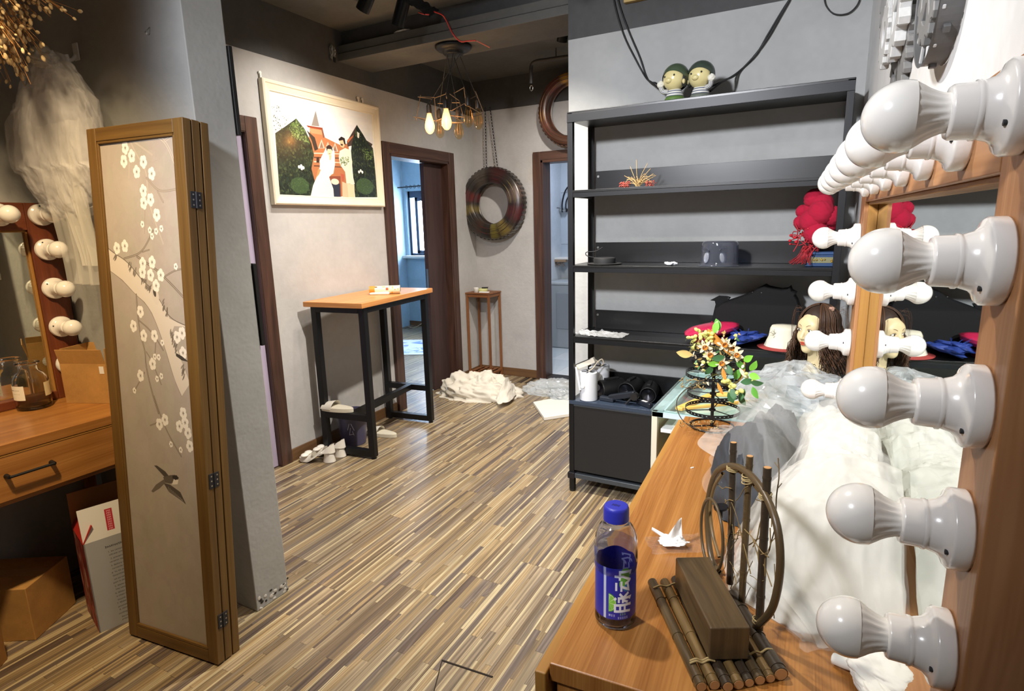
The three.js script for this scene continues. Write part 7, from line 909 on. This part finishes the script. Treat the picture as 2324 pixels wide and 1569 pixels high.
    const b = pts[5]; for (let k = 1; k <= 7; k++) { const q = k / 7; pts.push(V(b.x * (1 + (side < 0 ? 0.75 : 0.3) * q) + (0.005 + 0.013 * q) * Math.sin(ph + q * 15) + side * (0.012 + 0.01 * Math.sin(ph * 3)) * q, b.y - len * q, b.z * (1 + 0.2 * q) + (0.005 + 0.012 * q) * Math.cos(ph + q * 14) + (Math.cos(az) > 0.25 ? -0.012 * q : 0))); }
    (i % 3 ? hairs : hairs2).push(new THREE.TubeGeometry(curve(pts), 20, rr(0.0012, 0.0021), 4, false));
  }
  for (let i = 0; i < 26; i++) { const az = 0.6 + (6.2832 - 1.2) * rnd(), a = V(Math.sin(az) * 0.085, rr(0.06, 0.11), -0.025 + Math.cos(az) * 0.095); hairs2.push(tube([a, a.clone().add(V(Math.sin(az) * 0.025, rr(-0.01, 0.02), Math.cos(az) * 0.02)), a.clone().add(V(Math.sin(az) * 0.04, rr(-0.08, -0.02), Math.cos(az) * 0.03)), a.clone().add(V(Math.sin(az) * 0.045, rr(-0.18, -0.1), Math.cos(az) * 0.02))], 0.0006, 14, 3)); }
  const cap = blob(0.077, 0.087, 0.096, { amp: 0.03, f: 6, s: 2 }); cap.translate(0, 0.036, -0.032); const w = part(t, 'wig', merge(hairs), M(0x3d2818, 0.5), 'long wavy brown wig'); part(w, 'wig_highlights', merge(hairs2), M(0x5e402a, 0.5)); part(w, 'wig_cap', cap, M(0x2f1f14, 0.7));
  const cl = []; for (let k = 0; k < 7; k++) cl.push(mv(ell(0.012, 0.008, 0.008, 0, 0, 0, 10, 8), 0.05 + 0.007 * Math.cos(k), 0.105 + 0.007 * Math.sin(k * 1.3), -0.03 + 0.006 * Math.sin(k))); part(w, 'hair_clip', merge(cl), M(0xb08a76, 0.6)); const nk = []; for (let k = 0; k < 12; k++) { const a = -0.5 + k * 0.09; nk.push(bar(V(Math.sin(a) * 0.046, -0.172, -0.026 + Math.cos(a) * 0.046), V(Math.sin(a + 0.1) * 0.047, -0.172 + rr(-0.006, 0.006), -0.026 + Math.cos(a + 0.1) * 0.047), 0.001, 4)); } part(t, 'neck_lace', merge(nk), mats.black);
}
// ---- clear plastic heap on the case ----
{
  const c = onY(1815, 925, CASE_Y), t = thing('clear_plastic_heap', 'heap of crinkled clear plastic sheeting on the glass case', 'plastic sheeting', V(c.x - 0.02, CASE_Y + 0.002, c.z - 0.1)); const mk = (a, b, d, s, x, z) => { const g = blob(a, b, d, { amp: 0.4, f: 1.7, s, ridge: 0.2, rf: 3.2, floor: 0, w: 44, h: 30 }).toNonIndexed(); g.translate(x, 0, z); g.computeVertexNormals(); return g; };
  part(t, 'film', mk(0.21, 0.13, 0.24, 41, 0, -0.03), film); part(t, 'film_fold', mk(0.15, 0.1, 0.18, 47, 0.02, 0.02), film); part(t, 'film_fold', mk(0.13, 0.06, 0.12, 51, -0.07, 0.06), film);
}
// ---- heap of white tulle ----
{
  const t = thing('tulle_heap', 'heap of white bridal tulle spread along the desk under the mirror', 'tulle', RW.o.clone(), RW.a);
  const lump = (s, z, cs, cz, rs, rz, h) => h * Math.exp(-(((s - cs) / rs) ** 2 + ((z - cz) / rz) ** 2));
  const puffs = [[0.24, 0.1, 0.12, 0.09, 0.1], [0.4, 0.1, 0.13, 0.1, 0.15], [0.56, 0.09, 0.13, 0.1, 0.19], [0.72, 0.12, 0.12, 0.1, 0.17], [0.86, 0.09, 0.13, 0.11, 0.19], [1.0, 0.13, 0.11, 0.11, 0.13], [0.93, 0.23, 0.1, 0.09, 0.12], [0.79, 0.23, 0.09, 0.08, 0.1], [0.64, 0.19, 0.08, 0.06, 0.08], [1.06, 0.21, 0.07, 0.07, 0.07], [0.86, 0.17, 0.08, 0.07, 0.15]];
  const Hh = (s, z) => { let q = 0; for (const [cs, cz, rs, rz, h] of puffs) { const d = ((s - cs) / rs) ** 2 + ((z - cz) / rz) ** 2; if (d < 1.6) q += Math.exp(24 * h * Math.sqrt(Math.max(0, 1 - d / 1.6))) - 1; } return Math.log(1 + q) / 24; };
  const ss = (a, b, x) => { const q = Math.min(1, Math.max(0, (x - a) / (b - a))); return q * q * (3 - 2 * q); };
  const outl = (s) => 0.12 + 0.10 * ss(0.05, 0.3, s) + 0.09 * ss(0.68, 0.86, s) - 0.12 * ss(1.02, 1.14, s);
  const layer = (k, top, m, name, s0 = 0.06, s1 = 1.12, grow = 1) => part(t, name, sheet((u, v) => {
    const s = s0 + (s1 - s0) * u, zm = outl(s) * grow * (0.96 + 0.16 * fbm(u * 5, k * 3, 1, 2)), z = 0.03 + (zm - 0.03) * v, edge = Math.min(1, (1 - v) * 4.5, u * 7, (1 - u) * 7);
    const dx = 0.05 * fbm(s * 5 + k, z * 5, 2), fold = 0.035 * (0.5 - Math.abs(fbm((s + dx) * 8 + k * 5 + z * 5, z * 5 - s * 2, k, 2)) * 2) + 0.016 * (0.5 - Math.abs(fbm(s * 19 + k - z * 9, z * 13, 4 + k, 3)) * 2) + 0.003 * fbm(s * 60, z * 50, k, 2);
    return V(s + 0.03 * (k - 2) * 0.5 * fbm(u * 3, v * 3, k, 2) + 0.012 * fbm(u * 12, v * 12, k, 2), DESK_Y + 0.002 + Math.max(0.0005, (Hh(s, z) * top + fold * (0.45 + top * 0.5) + 0.02) * edge), z + 0.01 * fbm(u * 9, v * 9, k + 4)); }, 150, 90), m);
  layer(0, 0.6, tulleDense, 'tulle_layer'); layer(1, 0.78, tulleDense, 'tulle_layer', 0.1, 1.1); layer(2, 0.94, tulle, 'tulle_layer'); layer(3, 1.06, tulle, 'tulle_layer', 0.05, 1.13, 1.06); layer(4, 1.15, tulleThin, 'tulle_layer', 0.03, 1.15, 1.12);
  // sheer flaps over the dark bundle and toward the stand
  const over = (k, s0, s1, z0, zw, m, lift) => part(t, 'sheer_flap', sheet((u, v) => { const s = s0 + (s1 - s0) * u, z = z0 + v * zw * (0.85 + 0.25 * fbm(u * 3, k, 3, 1)) * (0.5 + 0.5 * Math.sin(Math.PI * Math.min(1, u * 0.9 + 0.15))), b = Math.max(lump(s, z, 0.56, 0.31, 0.22, 0.13, 1), lump(s, z, 0.4, 0.25, 0.15, 0.12, 0.95)); return V(s, DESK_Y + 0.003 + (lift * b + 0.02 * Math.abs(fbm(s * 11 + k, z * 9, 6)) + 0.008 * fbm(s * 25, z * 20, 2)) * Math.min(1, (1 - v) * 4 + 0.05, u * 8 + 0.1, (1 - u) * 8 + 0.1), z); }, 80, 50), m);
  over(1, 0.2, 0.86, 0.1, 0.38, tulleThin, 0.225); over(2, 0.16, 0.8, 0.12, 0.34, tulleThin, 0.215); over(5, 0.06, 0.45, 0.2, 0.36, tulle, 0.06);
  const b = thing('dark_fabric_bundle', 'dark grey fabric bundle wrapped in the sheer tulle', 'fabric', RW.at(0.57, DESK_Y + 0.003, 0.30), RW.a); part(b, 'bundle', mv(blob(0.2, 0.165, 0.1, { amp: 0.3, f: 1.6, s: 61, ridge: 0.14, rf: 2.2, floor: 0, w: 80, h: 56 }), 0, 0, 0), M(0x303236, 0.85)); part(b, 'bundle_fold', mv(blob(0.12, 0.165, 0.085, { amp: 0.3, f: 2, s: 66, ridge: 0.14, floor: 0 }), -0.19, 0.0, -0.045), M(0x303236, 0.85));
}
renderer.render(scene, camera);
